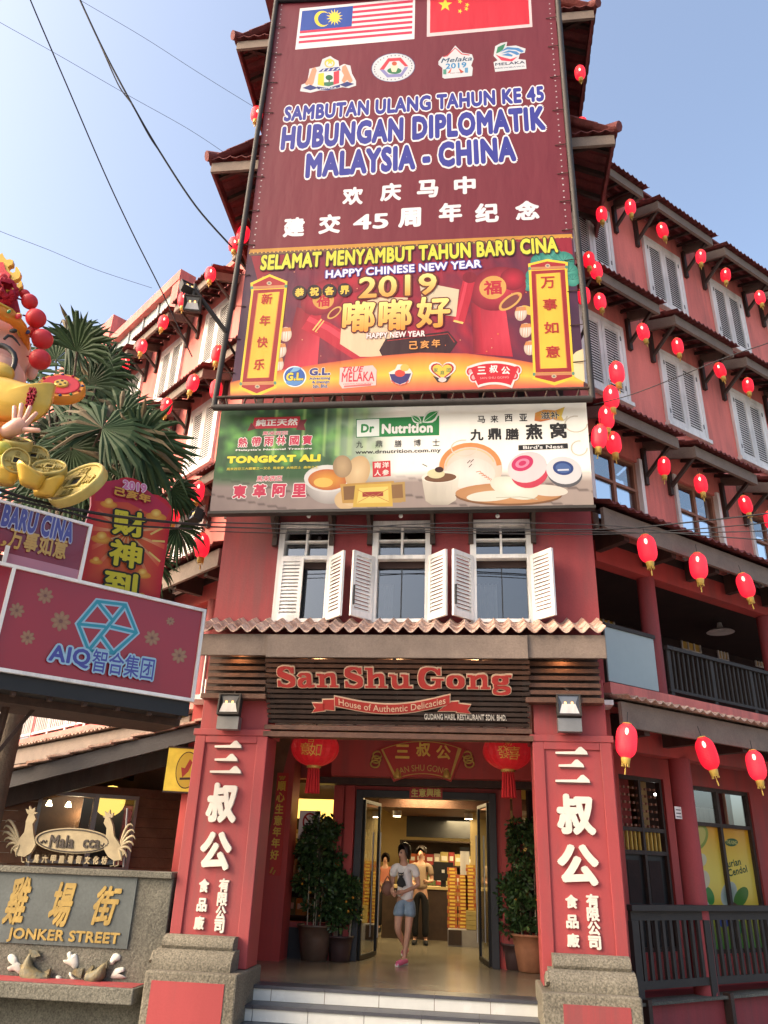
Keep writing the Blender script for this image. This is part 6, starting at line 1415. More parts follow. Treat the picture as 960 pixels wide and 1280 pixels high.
mb.tube([SP(4, 541, 1.0), SP(14, 537, 1.03), SP(24, 532, 1.05), SP(30, 528, 1.05)], [SM(7), SM(8.5), SM(9.5), SM(7)], M['skin_paint'], 12)
for pts, r in (([(18, 530), (18, 519), (18, 508)], 2.6), ([(24, 528), (25.5, 516), (27, 505)], 2.8), ([(29, 528), (34, 518), (38, 508)], 2.7), ([(32, 531), (40, 522), (46, 516)], 2.5), ([(30, 537), (40, 537.5), (49, 538)], 2.9)):
    q = [SP(x, y, 1.06+.02*i) for i, (x, y) in enumerate(pts)]; mb.tube(q+[q[-1]+(q[-1]-q[-2])*.12], [SM(r*1.15), SM(r), SM(r*.85), SM(r*.3)], M['skin_paint'], 10)
mb.build('raised_hand', fig)
mb = MB(); mb.tube([SP(-40, 548, .6), SP(-10, 545, .9), SP(2, 541, 1.0)], [SM(20), SM(15), SM(11)], M['red_gloss'], 14); mb.tube([SP(1, 542, .98), SP(6, 540, 1.01)], [SM(12), SM(12)], M['orange_paint'], 14); mb.build('sleeve', fig)
mb = MB(); mb.ball(SP(-50, 560, -.2), SM(70), M['red_gloss'], 20, 14, (1, .8, .9)); mb.build('robe', fig)
def coin(px_, py_, n, r, nrm, lab, rim='coin_gold', th=.05, cat='coin', deco=True, grp='gold coins heaped under the figure'):
    c = SP(px_, py_, n); a = V(nrm).normalized(); t = thing('gold_coin', lab, cat, c, grp); r = SM(r)
    e1 = Z-a*Z.dot(a); e1.normalize(); e0 = e1.cross(a).normalized(); fr = Fr(c, e0, e1)
    mb = MB(); mb.rev([(r*.97, -th), (r, -th*.6), (r, th*.6), (r*.97, th), (r*.88, th), (r*.86, th*.6)], c, M[rim], 36, axis=fr.n, ref=fr.u); mb.build('disc', t)
    mb = MB(); s = r*.2
    for q in ((-s*1.5, s*1.5, s, s*1.5), (-s*1.5, s*1.5, -s*1.5, -s), (-s*1.5, -s, -s, s), (s, s*1.5, -s, s)): mb.fbox(fr, q[0], q[1], q[2], q[3], th*.5, th*1.0, M[rim])
    mb.fbox(fr, -s, s, -s, s, th*.55, th*.62, M['black'])
    if deco:
        for k, ch in enumerate('招財進寶'):
            ax, ay = ((0, .54), (.56, 0), (0, -.54), (-.56, 0))[k]; vs, fs = text2d(ch, 0); X0, X1, Y0, Y1 = bbox(vs)
            raise_faces(mb, fr, [((x-(X0+X1)/2)*r*.42+ax*r, (y-(Y0+Y1)/2)*r*.42+ay*r) for x, y in vs], fs, th*.58, th*.95, M[rim])
    mb.build('square_hole_relief', t); return t
coin(20, 555, .9, 17, (.25, -.55, .8), 'gold coin lying nearly flat under the raised hand')
coin(20, 577, 1.15, 14.5, (.55, -.8, -.1), 'gold coin standing on edge at the left of the heap')
coin(42, 573, .75, 17, (.35, -.85, .35), 'gold coin leaning at the back of the heap beside the palm')
coin(62, 588, 1.0, 18, (.2, -.75, .6), 'mid sized gold coin in the middle of the heap')
coin(97, 606, .95, 34, (-.25, -.85, .45), 'largest gold coin at the right end of the heap')
def ingot(px_, py_, n, s, yaw, lab):
    c = SP(px_, py_, n); t = thing('small_ingot', lab, 'ingot', c, 'gold ingots heaped under the figure'); s = SM(s); q = Matrix.Rotation(R(yaw), 3, 'Z'); mb = MB(); ns = 18; vs = []
    for j in range(7):
        f = j/6; z = -.6+1.2*f
        for i in range(ns):
            a = 2*math.pi*i/ns; ex = .62+.5*f; ey = .42+.2*f; lift = .55*f*abs(math.cos(a))**2
            vs.append(c+q@V((math.cos(a)*ex*s, math.sin(a)*ey*s, (z*.55+lift)*s)))
    mb.add(vs, [(j*ns+i, j*ns+(i+1) % ns, (j+1)*ns+(i+1) % ns, (j+1)*ns+i) for j in range(6) for i in range(ns)]+[tuple(range(ns))[::-1], tuple(6*ns+i for i in range(ns))], M['yellow_gold'], True)
    mb.build('boat', t); mb = MB(); mb.ball(c+V((0, 0, .25*s)), .5*s, M['yellow_gold'], 16, 10, (1, .8, .9)); mb.build('dome', t)
ingot(3, 597, 1.1, 20, 20, 'gold ingot at the left photo edge under the coins'); ingot(38, 601, 1.25, 17, 70, 'upright looking gold ingot in the middle of the heap'); ingot(56, 613, 1.1, 18, -10, 'low gold ingot beside the largest coin')
M['melon'] = mat('yellow_green_fruit', (.42, .40, .06), .35, .2, 5, .05, 20)
for x, y, r, lab in ((3, 562, 10, 'upper yellow green fruit at the left photo edge'), (2, 578, 9, 'lower yellow green fruit at the left photo edge')):
    mb = MB(); mb.ball(SP(x, y, 1.1), SM(r), M['melon'], 16, 12, (1, 1, .9)); tag(mb.build('painted_fruit'), lab, 'fruit')
# jewelled red and gold disc
c = SP(77, 487, .35); t = thing('jewelled_disc', 'round red and gold disc with coloured studs at the end of the figure hat wing', 'disc', c); a = V((.3, -.85, .45)).normalized(); r = SM(28)
mb = MB(); mb.rev([(r*.9, -.06), (r, -.04), (r, .04), (r*.93, .06)], c, M['orange_paint'], 36, axis=a); mb.build('rim', t)
mb = MB(); mb.rev([(r*.78, .0), (r*.78, .068), (r*.72, .07)], c, M['red_gloss'], 32, axis=a); mb.build('red_field', t)
e1 = (Z-a*Z.dot(a)).normalized(); fr = Fr(c, e1.cross(a).normalized(), e1)
mb = MB(); mb.rev([(r*.3, .0), (r*.3, .085), (r*.26, .09)], c, M['yellow_gold'], 24, axis=fr.n)
for k in range(4): b = R(90*k); mb.fbox(Fr(fr.w(math.cos(b)*r*.16, math.sin(b)*r*.16), fr.u, fr.v), -r*.05, r*.05, -r*.05, r*.05, .08, .094, M['black'])
mb.build('centre_coin', t)
mb = MB()
for k in range(12): b = R(30*k+10); mb.ball(fr.w(math.cos(b)*r*.87, math.sin(b)*r*.87, .06), r*.075, M[('blue_gem', 'green_gem', 'crimson')[k % 3]], 10, 7)
mb.build('stud', t)

# ---- fan palm behind the boards
M['palm'] = mat('fan_palm_leaf', (.013, .032, .014), .6, .4, 3, .1, 20, col2=(.034, .066, .026), spec=.15); M['palm_dry'] = mat('dry_palm_leaf', (.10, .075, .035), .7, .3, 3, .1, 20); M['trunk'] = mat('palm_trunk', (.09, .07, .05), .9, .3, 6, .7, 25)
pb = V((-6.1, 9.75, 0)); palm = thing('fan_palm', 'dark green fan palm behind the festive boards and the gold coins', 'palm tree', pb)
mb = MB(); mb.rev([(.20, 0), (.15, 1.0), (.14, 3.5), (.17, 5.6), (.12, 6.1)], pb, M['trunk'], 14); mb.build('trunk', palm)
def fan_leaf(c, stem, nrm, up, rad, n=46, spread=300, mt=None, droop=.34):
    mb = MB(); nrm = V(nrm).normalized(); up = V(up); up = (up-nrm*up.dot(nrm)).normalized(); sd = nrm.cross(up)
    mb.tube([stem, stem+(c-stem)*.5+V((0, 0, .1)), c], [.03, .022, .018], M['trunk'], 6)
    rs = random.Random(int(c.x*1000+c.z*77))
    for k in range(n):
        if rs.random() < .07: continue
        a = R(-spread/2+spread*(k+.5)/n+rs.uniform(-1, 1)); L = rad*(1-.25*(abs(a)/R(spread/2))**2)*rs.uniform(.8, 1.08); w_ = L*math.radians(spread)/n*.95
        d = up*math.cos(a)+sd*math.sin(a); t = nrm.cross(d)
        f1, f2 = .5, 1.0; fold = nrm*(.03 if k % 2 else -.03)
        p0 = c; m1 = c+d*L*.5+fold+V((0, 0, -droop*.15*L)); e = c+d*L+V((0, 0, -droop*L*rs.uniform(.6, 1.6)))+nrm*rs.uniform(-.06, .06); q = c+d*L*.8+V((0, 0, -droop*L*.55))+fold*.5
        mt_ = mt or (M['palm'] if rs.random() > .06 else M['palm_dry'])
        mb.add([p0, m1+t*w_*.5, q+t*w_*.32, e, q-t*w_*.32, m1-t*w_*.5, m1+nrm*.02, q+nrm*.012], [(0, 1, 6), (0, 6, 5), (1, 2, 7, 6), (6, 7, 4, 5), (2, 3, 7), (7, 3, 4)], mt_)
    return mb.build('frond', palm)
top = pb+V((0, 0, 6.0))
def PP(x, y, yy): return at_y(x, y, yy)
for (x, y, dy, rad, nrm, up, sp) in ((128, 535, -.9, 1.05, (.2, -.9, .35), (.4, -.2, .8), 320), (172, 552, -.6, .92, (.25, -.85, -.25), (.8, 0, .25), 250), (96, 440, -.3, .95, (-.1, -.8, -.5), (.35, 0, .9), 170), (84, 420, .2, .9, (.2, -.9, .2), (.9, 0, .3), 190), (112, 480, .5, 1.0, (0, -1, -.1), (.6, 0, .8), 220), (60, 500, .1, 1.1, (-.1, -.9, .2), (-.3, 0, 1), 300), (150, 580, -.2, .9, (.1, -.95, -.1), (.3, 0, -.9), 240), (90, 560, -.7, .95, (0, -.9, -.3), (.1, 0, -1), 300), (214, 612, -.1, .5, (.2, -.9, -.3), (.9, 0, -.3), 170), (222, 660, .2, .5, (.1, -.95, .1), (.6, 0, -.8), 220), (20, 470, .6, 1.1, (0, -1, 0), (-.5, 0, .8), 280), (60, 610, .3, 1.1, (0, -1, 0), (0, 0, -1), 300), (190, 700, .5, .5, (0, -1, .1), (.5, 0, -.8), 240), (150, 520, .3, .9, (.1, -.95, .1), (.5, 0, .6), 260), (120, 575, .1, .85, (-.1, -.9, .2), (.2, 0, -.7), 280), (172, 592, .3, .8, (.2, -.9, .1), (.7, 0, -.5), 260), (70, 545, .4, 1.0, (0, -.9, .2), (-.3, 0, .9), 300), (100, 500, .7, .9, (.1, -1, .1), (.2, 0, 1), 260), (140, 615, .4, .85, (0, -1, 0), (.1, 0, -1), 280), (105, 600, .6, .9, (0, -1, .1), (-.2, 0, -1), 300), (190, 570, .5, .7, (.2, -.9, 0), (1, 0, .1), 220), (128, 455, .6, .75, (.2, -.95, 0), (.7, 0, .5), 200), (70, 450, .7, .9, (0, -1, 0), (0, 0, 1), 260)):
    c = PP(x, y, 9.75+dy); st = top if y < 590 else pb+V((.1, 0, 5.3)); fan_leaf(c, st, nrm, up, rad, int(sp/6.2), sp)

# ---- street name wall with its reliefs
FJ = front(9.72)
jw = thing('street_name_wall', 'speckled granite wall with a grey name plaque, fish reliefs and a red topped ledge', 'wall', (-5.2, 9.9, 0))
zt_ = FJ.px(110, 1086)[1]; xr = -3.60
mb = MB(); mb.box(-7.6, xr, 9.72, 10.1, 0, zt_-.07, M['stone_dark']); mb.box(-7.6, xr+.0, 9.66, 10.12, zt_-.07, zt_, M['stone_dark']); mb.build('wall_body', jw, .01)
a, b = FJ.px(-60, 1090)[0], FJ.px(174, 1090)[0]; v0, v1 = FJ.px(100, 1183)[1], FJ.px(100, 1091)[1]
M['dull_gold'] = mat('dull_gold_letters', (.32, .22, .06), .6, .25, 8, .05, 40); M['slate'] = mat('blue_grey_plaque', (.075, .09, .092), .55, .25, 1.6, .12, 20, fine=.1)
mb = MB(); mb.fbox(FJ, a, b, v0, v1, .001, .02, M['slate']); mb.build('plaque', jw)
FJ2 = FJ.off(.02)
mb = MB()
for ch, (xl, yb), (xr_, yt) in (('雞', (2, 1155), (43, 1096)), ('場', (58, 1158), (97, 1103)), ('街', (113, 1156), (154, 1108))): letters3d(mb, FJ2, ch, (xl, yb), (xr_, yt), .0, .012, M['dull_gold'], .03, .25)
letters3d(mb, FJ2, 'JONKER STREET', (8, 1177), (151, 1166), .0, .010, M['dull_gold'], .035); mb.build('lettering', jw)
lz = .47; mb = MB(); x1 = at_z(171, 1228, lz).x
mb.box(-7.6, -3.72, 9.30, 9.719, lz-.15, lz, M['stone_dark']); mb.build('ledge', jw, .012); mb = MB(); mb.box(-7.6, -3.76, 9.36, 9.70, lz+.001, lz+.006, M['pillar']); mb.build('ledge_paint', jw)
M['fish'] = mat('ochre_fish_relief', (.22, .17, .07), .6, .4, 9, .5, 30, col2=(.08, .10, .09)); M['foam'] = mat('white_foam_relief', (.50, .50, .46), .7, .12, 5, .2, 40)
def fish(pts, rs, tail, nm):
    mb = MB(); q = [FJ.w(*FJ.px(x, y), .05) for x, y in pts]; mb.tube(q, rs, M['fish'], 12)
    for tl in tail: mb.prism(FJ.off(.04), [FJ.px(x, y) for x, y in tl], -.02, .025, M['fish'])
    mb.build(nm, jw)
fish([(41, 1192), (38, 1202), (36, 1212), (42, 1222), (53, 1226), (64, 1221)], [.02, .05, .085, .105, .09, .04], [[(41, 1196), (40, 1186), (50, 1188), (54, 1194), (47, 1196)], [(30, 1212), (28, 1206), (35, 1202)], [(58, 1214), (66, 1210), (64, 1218)]], 'fish_relief')
fish([(134, 1204), (128, 1216), (120, 1222), (110, 1221)], [.02, .07, .08, .05], [[(92, 1216), (97, 1210), (107, 1210), (104, 1222)], [(110, 1214), (118, 1206), (120, 1208), (114, 1218)], [(131, 1206), (137, 1200), (136, 1210)]], 'fish_relief')
def foam(pts):
    mb = MB(); c = (sum(q[0] for q in pts)/len(pts), sum(q[1] for q in pts)/len(pts)); sm = smooth([tuple(q)+(0,) for q in pts], 4, True)
    mb.puff(FJ, [FJ.px(q.x, q.y) for q in sm], .0, .035, M['foam'], 4)
    mb.build('foam_relief', jw)
foam([(10, 1195), (15, 1192), (21, 1196), (23, 1202), (27, 1206), (29, 1214), (25, 1218), (19, 1214), (12, 1214), (9, 1210), (15, 1207), (17, 1203), (11, 1201)])
foam([(84, 1192), (88, 1189), (91, 1193), (96, 1192), (98, 1200), (98, 1207), (94, 1212), (89, 1208), (81, 1204), (79, 1200), (85, 1199)])
foam([(137, 1205), (140, 1195), (145, 1191), (151, 1194), (150, 1200), (145, 1202), (141, 1206)])
foam([(139, 1223), (141, 1215), (146, 1210), (155, 1209), (156, 1214), (150, 1215), (148, 1218), (155, 1219), (157, 1223)])
foam([(70, 1222), (72, 1219), (77, 1221), (77, 1226), (71, 1227)]); foam([(86, 1217), (89, 1215), (93, 1221), (97, 1225), (91, 1226)]); foam([(-2, 1232), (0, 1228), (3, 1230), (2, 1234)])
# pair of rooster cut-outs holding an oval name board, on the wall
FRo = front(9.85); M['tan_paint'] = mat('tan_painted_steel', (.34, .28, .17), .55, .25, 5, .1, 40); M['tan_dark'] = mat('brown_letter_paint', (.04, .03, .025), .5, .2, 5, 0)
ro = thing('rooster_name_board', 'tan oval name board between two metal roosters, standing on the granite wall', 'sign', FRo.w(*FRo.px(92, 1082)))
RP = lambda x, y, n=0: FRo.w(*FRo.px(x, y), n)
mb = MB(); mb.prism(FRo, [FRo.px(92+47.5*math.cos(R(a)), 1051+16*math.sin(R(a))+.035*47*math.cos(R(a))) for a in range(0, 360, 10)], -.02, .02, M['tan_paint']); mb.tube([RP(92+44.5*math.cos(R(a)), 1051+14*math.sin(R(a))+.035*44*math.cos(R(a)), .025) for a in range(0, 361, 10)], .008, M['tan_dark'], 5)
for x in (34, 153): mb.tube([RP(x, 1084, -.03), RP(x+(4 if x < 90 else 5), 1010, -.03)], .014, M['grey_metal'], 8)
mb.build('oval_board', ro)
mb = MB()
def serif(t, bl, tr): letters3d(mb, FRo, t, bl, tr, .02, .03, M['tan_dark'], .03)
serif('Mala', (62, 1059.5), (95.5, 1044.5)); serif('cca', (104, 1060), (127, 1050))
for x0, x1, y in ((52, 60, 1052), (127, 137, 1056)):
    mb.tube([RP(x0+(x1-x0)*k/10, y+1.8*math.sin(k*1.1), .025) for k in range(11)], .008, M['tan_dark'], 5)
mb.build('lettering', ro)
def rooster(cx, cy, s):
    mb = MB(); f = lambda x, y: (cx+s*x, cy+y)
    body = [f(-6, 4), f(2, -10), f(8, -18), f(10, -32), f(14, -42), f(20, -40), f(22, -34), f(18, -28), f(19, -16), f(22, -2), f(16, 8), f(8, 13), f(0, 12)]
    mb.prism(FRo, [FRo.px(*q) for q in body], -.015, .03, M['tan_paint'])
    mb.prism(FRo, [FRo.px(*q) for q in [f(11, -41), f(9, -47), f(13, -45), f(14, -51), f(17, -46), f(21, -49), f(20, -43), f(24, -42), f(18, -39)]], -.01, .02, M['tan_paint'])
    tips = [(-17, -30), (-19, -22), (-20, -14), (-18, -6), (-15, 2), (-9, 9), (-2, 13)]; ctr = [(-9, -42), (-14, -35), (-17, -26), (-15, -17), (-12, -8), (-8, 0), (-3, 7)]
    for k in range(7):
        pts = []
        for j in range(9):
            t = j/8; x = (1-t)**2*2+2*t*(1-t)*ctr[k][0]+t*t*tips[k][0]; y = (1-t)**2*(-2)+2*t*(1-t)*ctr[k][1]+t*t*tips[k][1]; pts.append(RP(*f(x, y), .004+.004*k))
        mb.tube(pts, [.010, .015, .018, .018, .017, .015, .012, .009, .004], M['tan_paint'], 6)
    for dx in (3, 9): mb.tube([RP(*f(dx, 10), .0), RP(*f(dx+.5, 19), .0), RP(*f(dx+5, 20), .02)], .009, M['tan_paint'], 5)
    mb.build('rooster', ro)
rooster(24, 1058, 1); rooster(151, 1063, -.92)
mb = MB()
for k, ch in enumerate('馬六甲雞場街文化坊'):
    x = 46+k*10.6; letters3d(mb, FRo, ch, (x-4.4, 1078.5+k*.25), (x+4.4, 1068.5+k*.25), -.01, .015, M['tan_paint'], .05)
mb.build('lettering', ro)

# ---- low timber shop at the left
ts = thing('timber_shop', 'low timber clad shop with a sloping flat tiled roof edge behind the granite wall', 'shop', (-6, 11.5, 0))
FT = front(10.25)
A_, B_ = FT.px(246, 905), FT.px(-10, 969.5)
d = V((A_[0]-B_[0], A_[1]-B_[1])).normalized(); slope = d.y/d.x
xa, za = A_[0]+.25, A_[1]+.25*slope; xb, zb_ = xa-6.2, za-6.2*slope
mb = MB(); mb.prism(FT, [(xb, zb_-.22), (xa, za-.22), (xa, za-.015), (xb, zb_-.015)], -.06, .0, M['fascia_dark']); mb.build('verge_board', ts)
mb = MB(); nT = 22
for k in range(nT):
    x0 = xb+(xa-xb)*k/nT; x1 = xb+(xa-xb)*(k+1.12)/nT; z0 = zb_+(x0-xb)*slope; j = rnd.uniform(-.006, .006)
    P = [(x0, z0+.035+j), (x1, z0+.035+(x1-x0)*slope-.028+j), (x1, z0+.06+(x1-x0)*slope-.028+j), (x0, z0+.065+j)]
    mb.prism(FT, P, -2.2, .05+rnd.uniform(0, .03), M['tile'])
mb.build('flat_tiles', ts)
mb = MB(); mb.prism(FT, [(xb, zb_-.02), (xa, za-.02), (xa, za-.0), (xb, zb_-.0)], -2.2, -.07, M['timber'])
for k in range(8): x = xb+.5+k*.75; mb.bar((x, 10.4, zb_+(x-xb)*slope-.08), (x, 12.4, zb_+(x-xb)*slope-.08), .07, .1, M['timber'])
mb.build('roof_deck', ts)
th = R(32); FW_ = Fr((-5.6, 11.5, 0), (math.cos(th), math.sin(th), 0), Z)
wu0, wu1 = FW_.px(47, 1030)[0], FW_.px(163, 1040)[0]; wz0, wz1 = FW_.px(100, 1083)[1], FW_.px(106, 996)[1]
M['board'] = mat('brown_timber_boards', (.19, .095, .05), .55, .3, 4, .2, 30, col2=(.11, .055, .03))
mb = MB(); zz = 0.0
while zz < 2.62:
    n_ = rnd.uniform(0, .012)
    for (p, q) in ((-3.0, wu0-.02), (wu1+.02, 2.1)) if wz0-.1 < zz < wz1 else ((-3.0, 2.1),): mb.fbox(FW_, p, q, zz, zz+.128, -.05, n_, M['board'])
    zz += .135
mb.fbox(FW_, 1.52, 1.8, 0, 2.9, .0, .22, M['porch_red']); mb.prism(front(10.75), [(xb, zb_-.36), (xa, za-.36), (xa, za-.1), (xb, zb_-.1)], -.05, .0, M['timber'])  # the dark panel under the roof is added as painted soffit shade
mb.prism(front(12.3), [(xb, 0), (xa, 0), (xa+.6, za+.6*slope+.03), (xb, zb_+.03)], -.05, .0, M['board'])
mb.build('timber_wall', ts)
mb = MB()
for (p, q, r_, s_) in ((wu0-.05, wu0, wz0-.05, wz1+.05), (wu1, wu1+.05, wz0-.05, wz1+.05), (wu0, wu1, wz1, wz1+.05), (wu0, wu1, wz0-.05, wz0), (wu0+(wu1-wu0)*.55, wu0+(wu1-wu0)*.60, wz0, wz1)): mb.fbox(FW_, p, q, r_, s_, -.08, .03, M['grey_metal'])
wo = mb.build('window_frame', ts); mb = MB(); mb.quad(FW_.w(wu0, wz0, -.03), FW_.w(wu1, wz0, -.03), FW_.w(wu1, wz1, -.03), FW_.w(wu0, wz1, -.03), M['glass']); mb.build('pane', wo)
mb = MB(); mb.fbox(FW_, -3.0, 2.0, .0, 2.7, -1.6, -1.55, M['pale_sheet']); mb.fbox(FW_, wu0+(wu1-wu0)*.62, wu1+.3, wz0, wz1-.13, -.5, -.45, M['dark_plaster']); mb.fbox(FW_, wu0+(wu1-wu0)*.45, wu0+(wu1-wu0)*.56, wz0, wz1, -.32, -.25, M['sash']); mb.fbox(FW_, -3.0, 2, 2.64, 2.7, -1.6, -.06, M['dark_plaster'])
mb.build('room_lining', ts)
mb = MB(); c_ = FW_.w(wu0+(wu1-wu0)*.75, wz1-.02, -.3); mb.rev([(.22, -.02), (.22, .02)], c_, M['litpanel'], 24, axis=FW_.n); mb.build('lit_disc', ts)
for k in range(3):
    c_ = FW_.w(wu0+.15+k*.28, wz1-.06, -.9); mb = MB(); mb.rev([(.05, -.05), (.02, .03)], c_, M['lamp'], 10); mb.build('lamp', ts)
li = bpy.data.lights.new('timber_shop_lamp', 'POINT'); li.energy = 12; li.color = (1, .75, .45); li.shadow_soft_size = .15; lo = bpy.data.objects.new('timber_shop_lamp', li); COL.objects.link(lo); lo.location = FW_.w((wu0+wu1)/2, wz1-.2, -1.0)
c = at_y(226, 962, 10.3); M['yellow_face'] = mat('yellow_sign_face', (.55, .42, .05), .4, .25, 3, .02, 10, emit=.12); FY = Fr(c, (.94, .33, 0), Z); t = thing('lit_side_sign', 'backlit yellow side sign with an oval emblem beside the left pillar', 'lit sign', c)
mb = MB(); mb.fbox(FY, -.19, .22, -.27, .27, -.12, .0, M['yellow_face']); mb.build('light_box', t); mb = MB(); mb.fbox(FY, -.20, .23, .271, .29, -.13, .01, M['timber']); mb.fbox(FY, -.20, .23, -.29, -.271, -.13, .01, M['timber']); mb.build('casing', t)
p = Print(FY, .001, M['gloss_print']); E_ = lambda rx, ry: [(.08+rx*math.cos(R(a)), ry*math.sin(R(a))) for a in range(0, 360, 12)]
p.uvpoly(E_(.145, .235), (60, 40, 20)); p.uvpoly(E_(.135, .222), (214, 190, 60)); p.uvpoly([(.03, -.1), (.1, -.02), (.14, .1), (.1, .14), (.05, .02), (.0, .03)], (170, 60, 40)); p.uvpoly([(.0, -.13), (.14, -.12), (.14, -.09), (.0, -.1)], (60, 40, 30)); p.build('emblem', t)

# ------------------------------------------------------------------ shop interior
si = thing('shop_interior', 'warm lit shop room behind the open glass door', 'shop room', (-1, 15, .48))
M['cream_wall'] = mat('warm_cream_plaster', (.60, .46, .22), .8, .08, 2, .04, 20); M['shelf'] = mat('dark_shelf_wood', (.05, .03, .02), .5, .3, 5, .1, 30)
mb = MB(); mb.box(-4.2, 2.6, 20.0, 20.1, .48, 3.9, M['cream_wall']); mb.box(-4.2, -4.1, 13.05, 20, .48, 3.9, M['cream_wall']); mb.box(2.5, 2.6, 13.05, 20, .48, 3.9, M['cream_wall']); mb.box(-4.2, 2.6, 13.05, 20.1, 3.55, 3.6, M['cream_wall']); mb.build('room_walls', si)
mb = MB(); mb.box(-3.9, -1.35, 14.2, 18.6, 3.05, 3.25, M['timber_mid']); mb.box(-1.9, 1.2, 15.6, 18.6, 2.78, 2.98, M['timber_mid']); mb.build('timber_ceiling_panel', si)
mb = MB(); a = at_y(588, 1060, 16.6).x; b = at_y(609, 1060, 16.6).x; mb.box(a, b, 16.6, 17.0, .48, 3.54, M['cream_wall']); mb.build('room_column', si)
for (x, y, yy) in ((580, 1030, 14.6), (650, 1027, 14.4), (536, 1038, 14.6), (576, 1037, 14.3)):
    c = at_y(x, y, yy)
for (x, y) in ((-1.0, 14.3), (-.25, 14.3), (.5, 14.2), (-2.2, 14.4), (-1.6, 16.2), (-.2, 16.4), (.9, 17.2)):
    zc = 3.54 if y < 15.6 else 2.75
    t = thing('downlight', 'small round warm downlight in the shop ceiling behind the door', 'ceiling light', (x, y, zc), 'downlights in the shop ceiling'); mb = MB(); mb.rev([(.085, -.10), (.09, .0)], (x, y, zc), M['white'], 16); mb.build('can', t); mb = MB(); mb.rev([(.07, -.108), (.07, -.101)], (x, y, zc), M['lamp'], 16); mb.build('lamp_face', t)
for i, (x, y, z, e, sz) in enumerate(((-1.0, 15.2, 3.0, 30, .9), (-.2, 18.2, 2.7, 44, 1.0), (-3.0, 16.5, 2.9, 24, .8), (1.6, 15.5, 2.9, 18, .6))):
    l = bpy.data.lights.new('shop_lamp', 'AREA'); l.energy = e; l.size = sz; l.color = (1, .76, .40); o = bpy.data.objects.new('shop_lamp', l); COL.objects.link(o); o.location = (x, y, z)
# counter and goods
SH = [M.setdefault('pk%d' % i, mat('packet_%d' % i, c, .5, .15, 8, 0)) for i, c in enumerate(((.40, .09, .03), (.45, .22, .04), (.30, .04, .04), (.42, .33, .12), (.12, .16, .06), (.35, .30, .26), (.30, .12, .05)))]
def goods(label, x0, x1, y, zs, group, w_=.16, hs=(.16, .26), cat='packet', dp=.18):
    n = 0
    for z in zs:
        x = x0
        while x < x1-.05:
            ww = w_*rnd.uniform(.7, 1.2); h = rnd.uniform(*hs); mb = MB(); m_ = SH[rnd.randrange(len(SH))]
            mb.box(x+.006, min(x+ww, x1)-.006, y, y+dp, z+.001, z+h, m_); mb.box(x+.03, min(x+ww, x1)-.03, y-.003, y-.0005, z+h*.35, z+h*.7, M['cream']); tag(mb.build('snack_packet'), label, cat, group); x += ww; n += 1
def shelf_unit(label, x0, x1, y, zs, dp=.4, top=None):
    t = thing('shelf_unit', label, 'shelf', ((x0+x1)/2, y+dp/2, .48)); mb = MB(); tp = top or zs[-1]+.4
    mb.box(x0-.04, x0, y, y+dp, .48, tp, M['shelf']); mb.box(x1, x1+.04, y, y+dp, .48, tp, M['shelf']); mb.box(x0, x1, y+dp-.02, y+dp, .48, tp, M['shelf'])
    for z in list(zs)+[tp]: mb.box(x0, x1, y, y+dp-.021, z-.03, z, M['shelf'])
    mb.build('rack', t)
shelf_unit('dark shelf full of packets at the left inside the door', -3.3, -2.05, 15.6, (.9, 1.35, 1.8, 2.2)); goods('snack packet on the dark shelf left inside the door', -3.28, -2.07, 15.66, (.9, 1.35, 1.8, 2.2), 'packets on the left shop shelf')
shelf_unit('long back shelf of boxes behind the shop counter', -1.75, .35, 18.9, (1.0, 1.4, 1.8), .45, 2.3); goods('goods box on the long shelf behind the shop counter', -1.73, .33, 18.96, (1.0, 1.4, 1.8), 'boxes on the back shelf', .2, (.18, .3), 'box')
shelf_unit('dark shelf of packets at the right inside the door', 1.0, 2.3, 15.4, (.9, 1.35, 1.8)); goods('snack packet on the dark shelf right inside the door', 1.02, 2.28, 15.46, (.9, 1.35, 1.8), 'packets on the right shop shelf')
xa_ = at_y(541, 1150, 16.9).x; xb_ = at_y(562, 1150, 16.9).x
ct = thing('shop_counter', 'dark timber counter with a till in the shop', 'counter', (xa_, 17, .48)); mb = MB(); mb.box(xa_-1.0, xb_+.05, 16.9, 17.5, .48, 1.36, M['shelf']); mb.box(xa_-1.03, xb_+.08, 16.87, 17.53, 1.36, 1.41, M['cream_wall']); mb.build('counter_body', ct)
c = at_y(554, 1113, 17.0); tl = thing('till_screen', 'black till screen on the shop counter', 'till', (c.x, 17.1, 1.41)); mb = MB(); mb.box(c.x-.2, c.x+.2, 17.0, 17.05, 1.52, 1.86, M['black']); mb.box(c.x-.05, c.x+.05, 17.05, 17.2, 1.411, 1.6, M['black']); mb.box(c.x-.03, c.x+.03, 16.992, 16.999, 1.66, 1.72, M['white']); mb.build('screen', tl)
mb = MB(); mb.box(-1.6, .2, 18.4, 18.5, 2.35, 2.85, M['black']); tag(mb.build('menu_board'), 'black menu board hung high at the back of the shop', 'board')
mb = MB(); c = at_y(581, 1075, 16.58); mb.box(c.x-.09, c.x+.09, 16.57, 16.59, c.z-.28, c.z+.16, M['white']); mb.box(c.x-.09, c.x+.09, 16.56, 16.595, c.z+.161, c.z+.23, M['black']); tag(mb.build('wall_calendar'), 'white wall sheet on the cream column inside the shop', 'calendar')
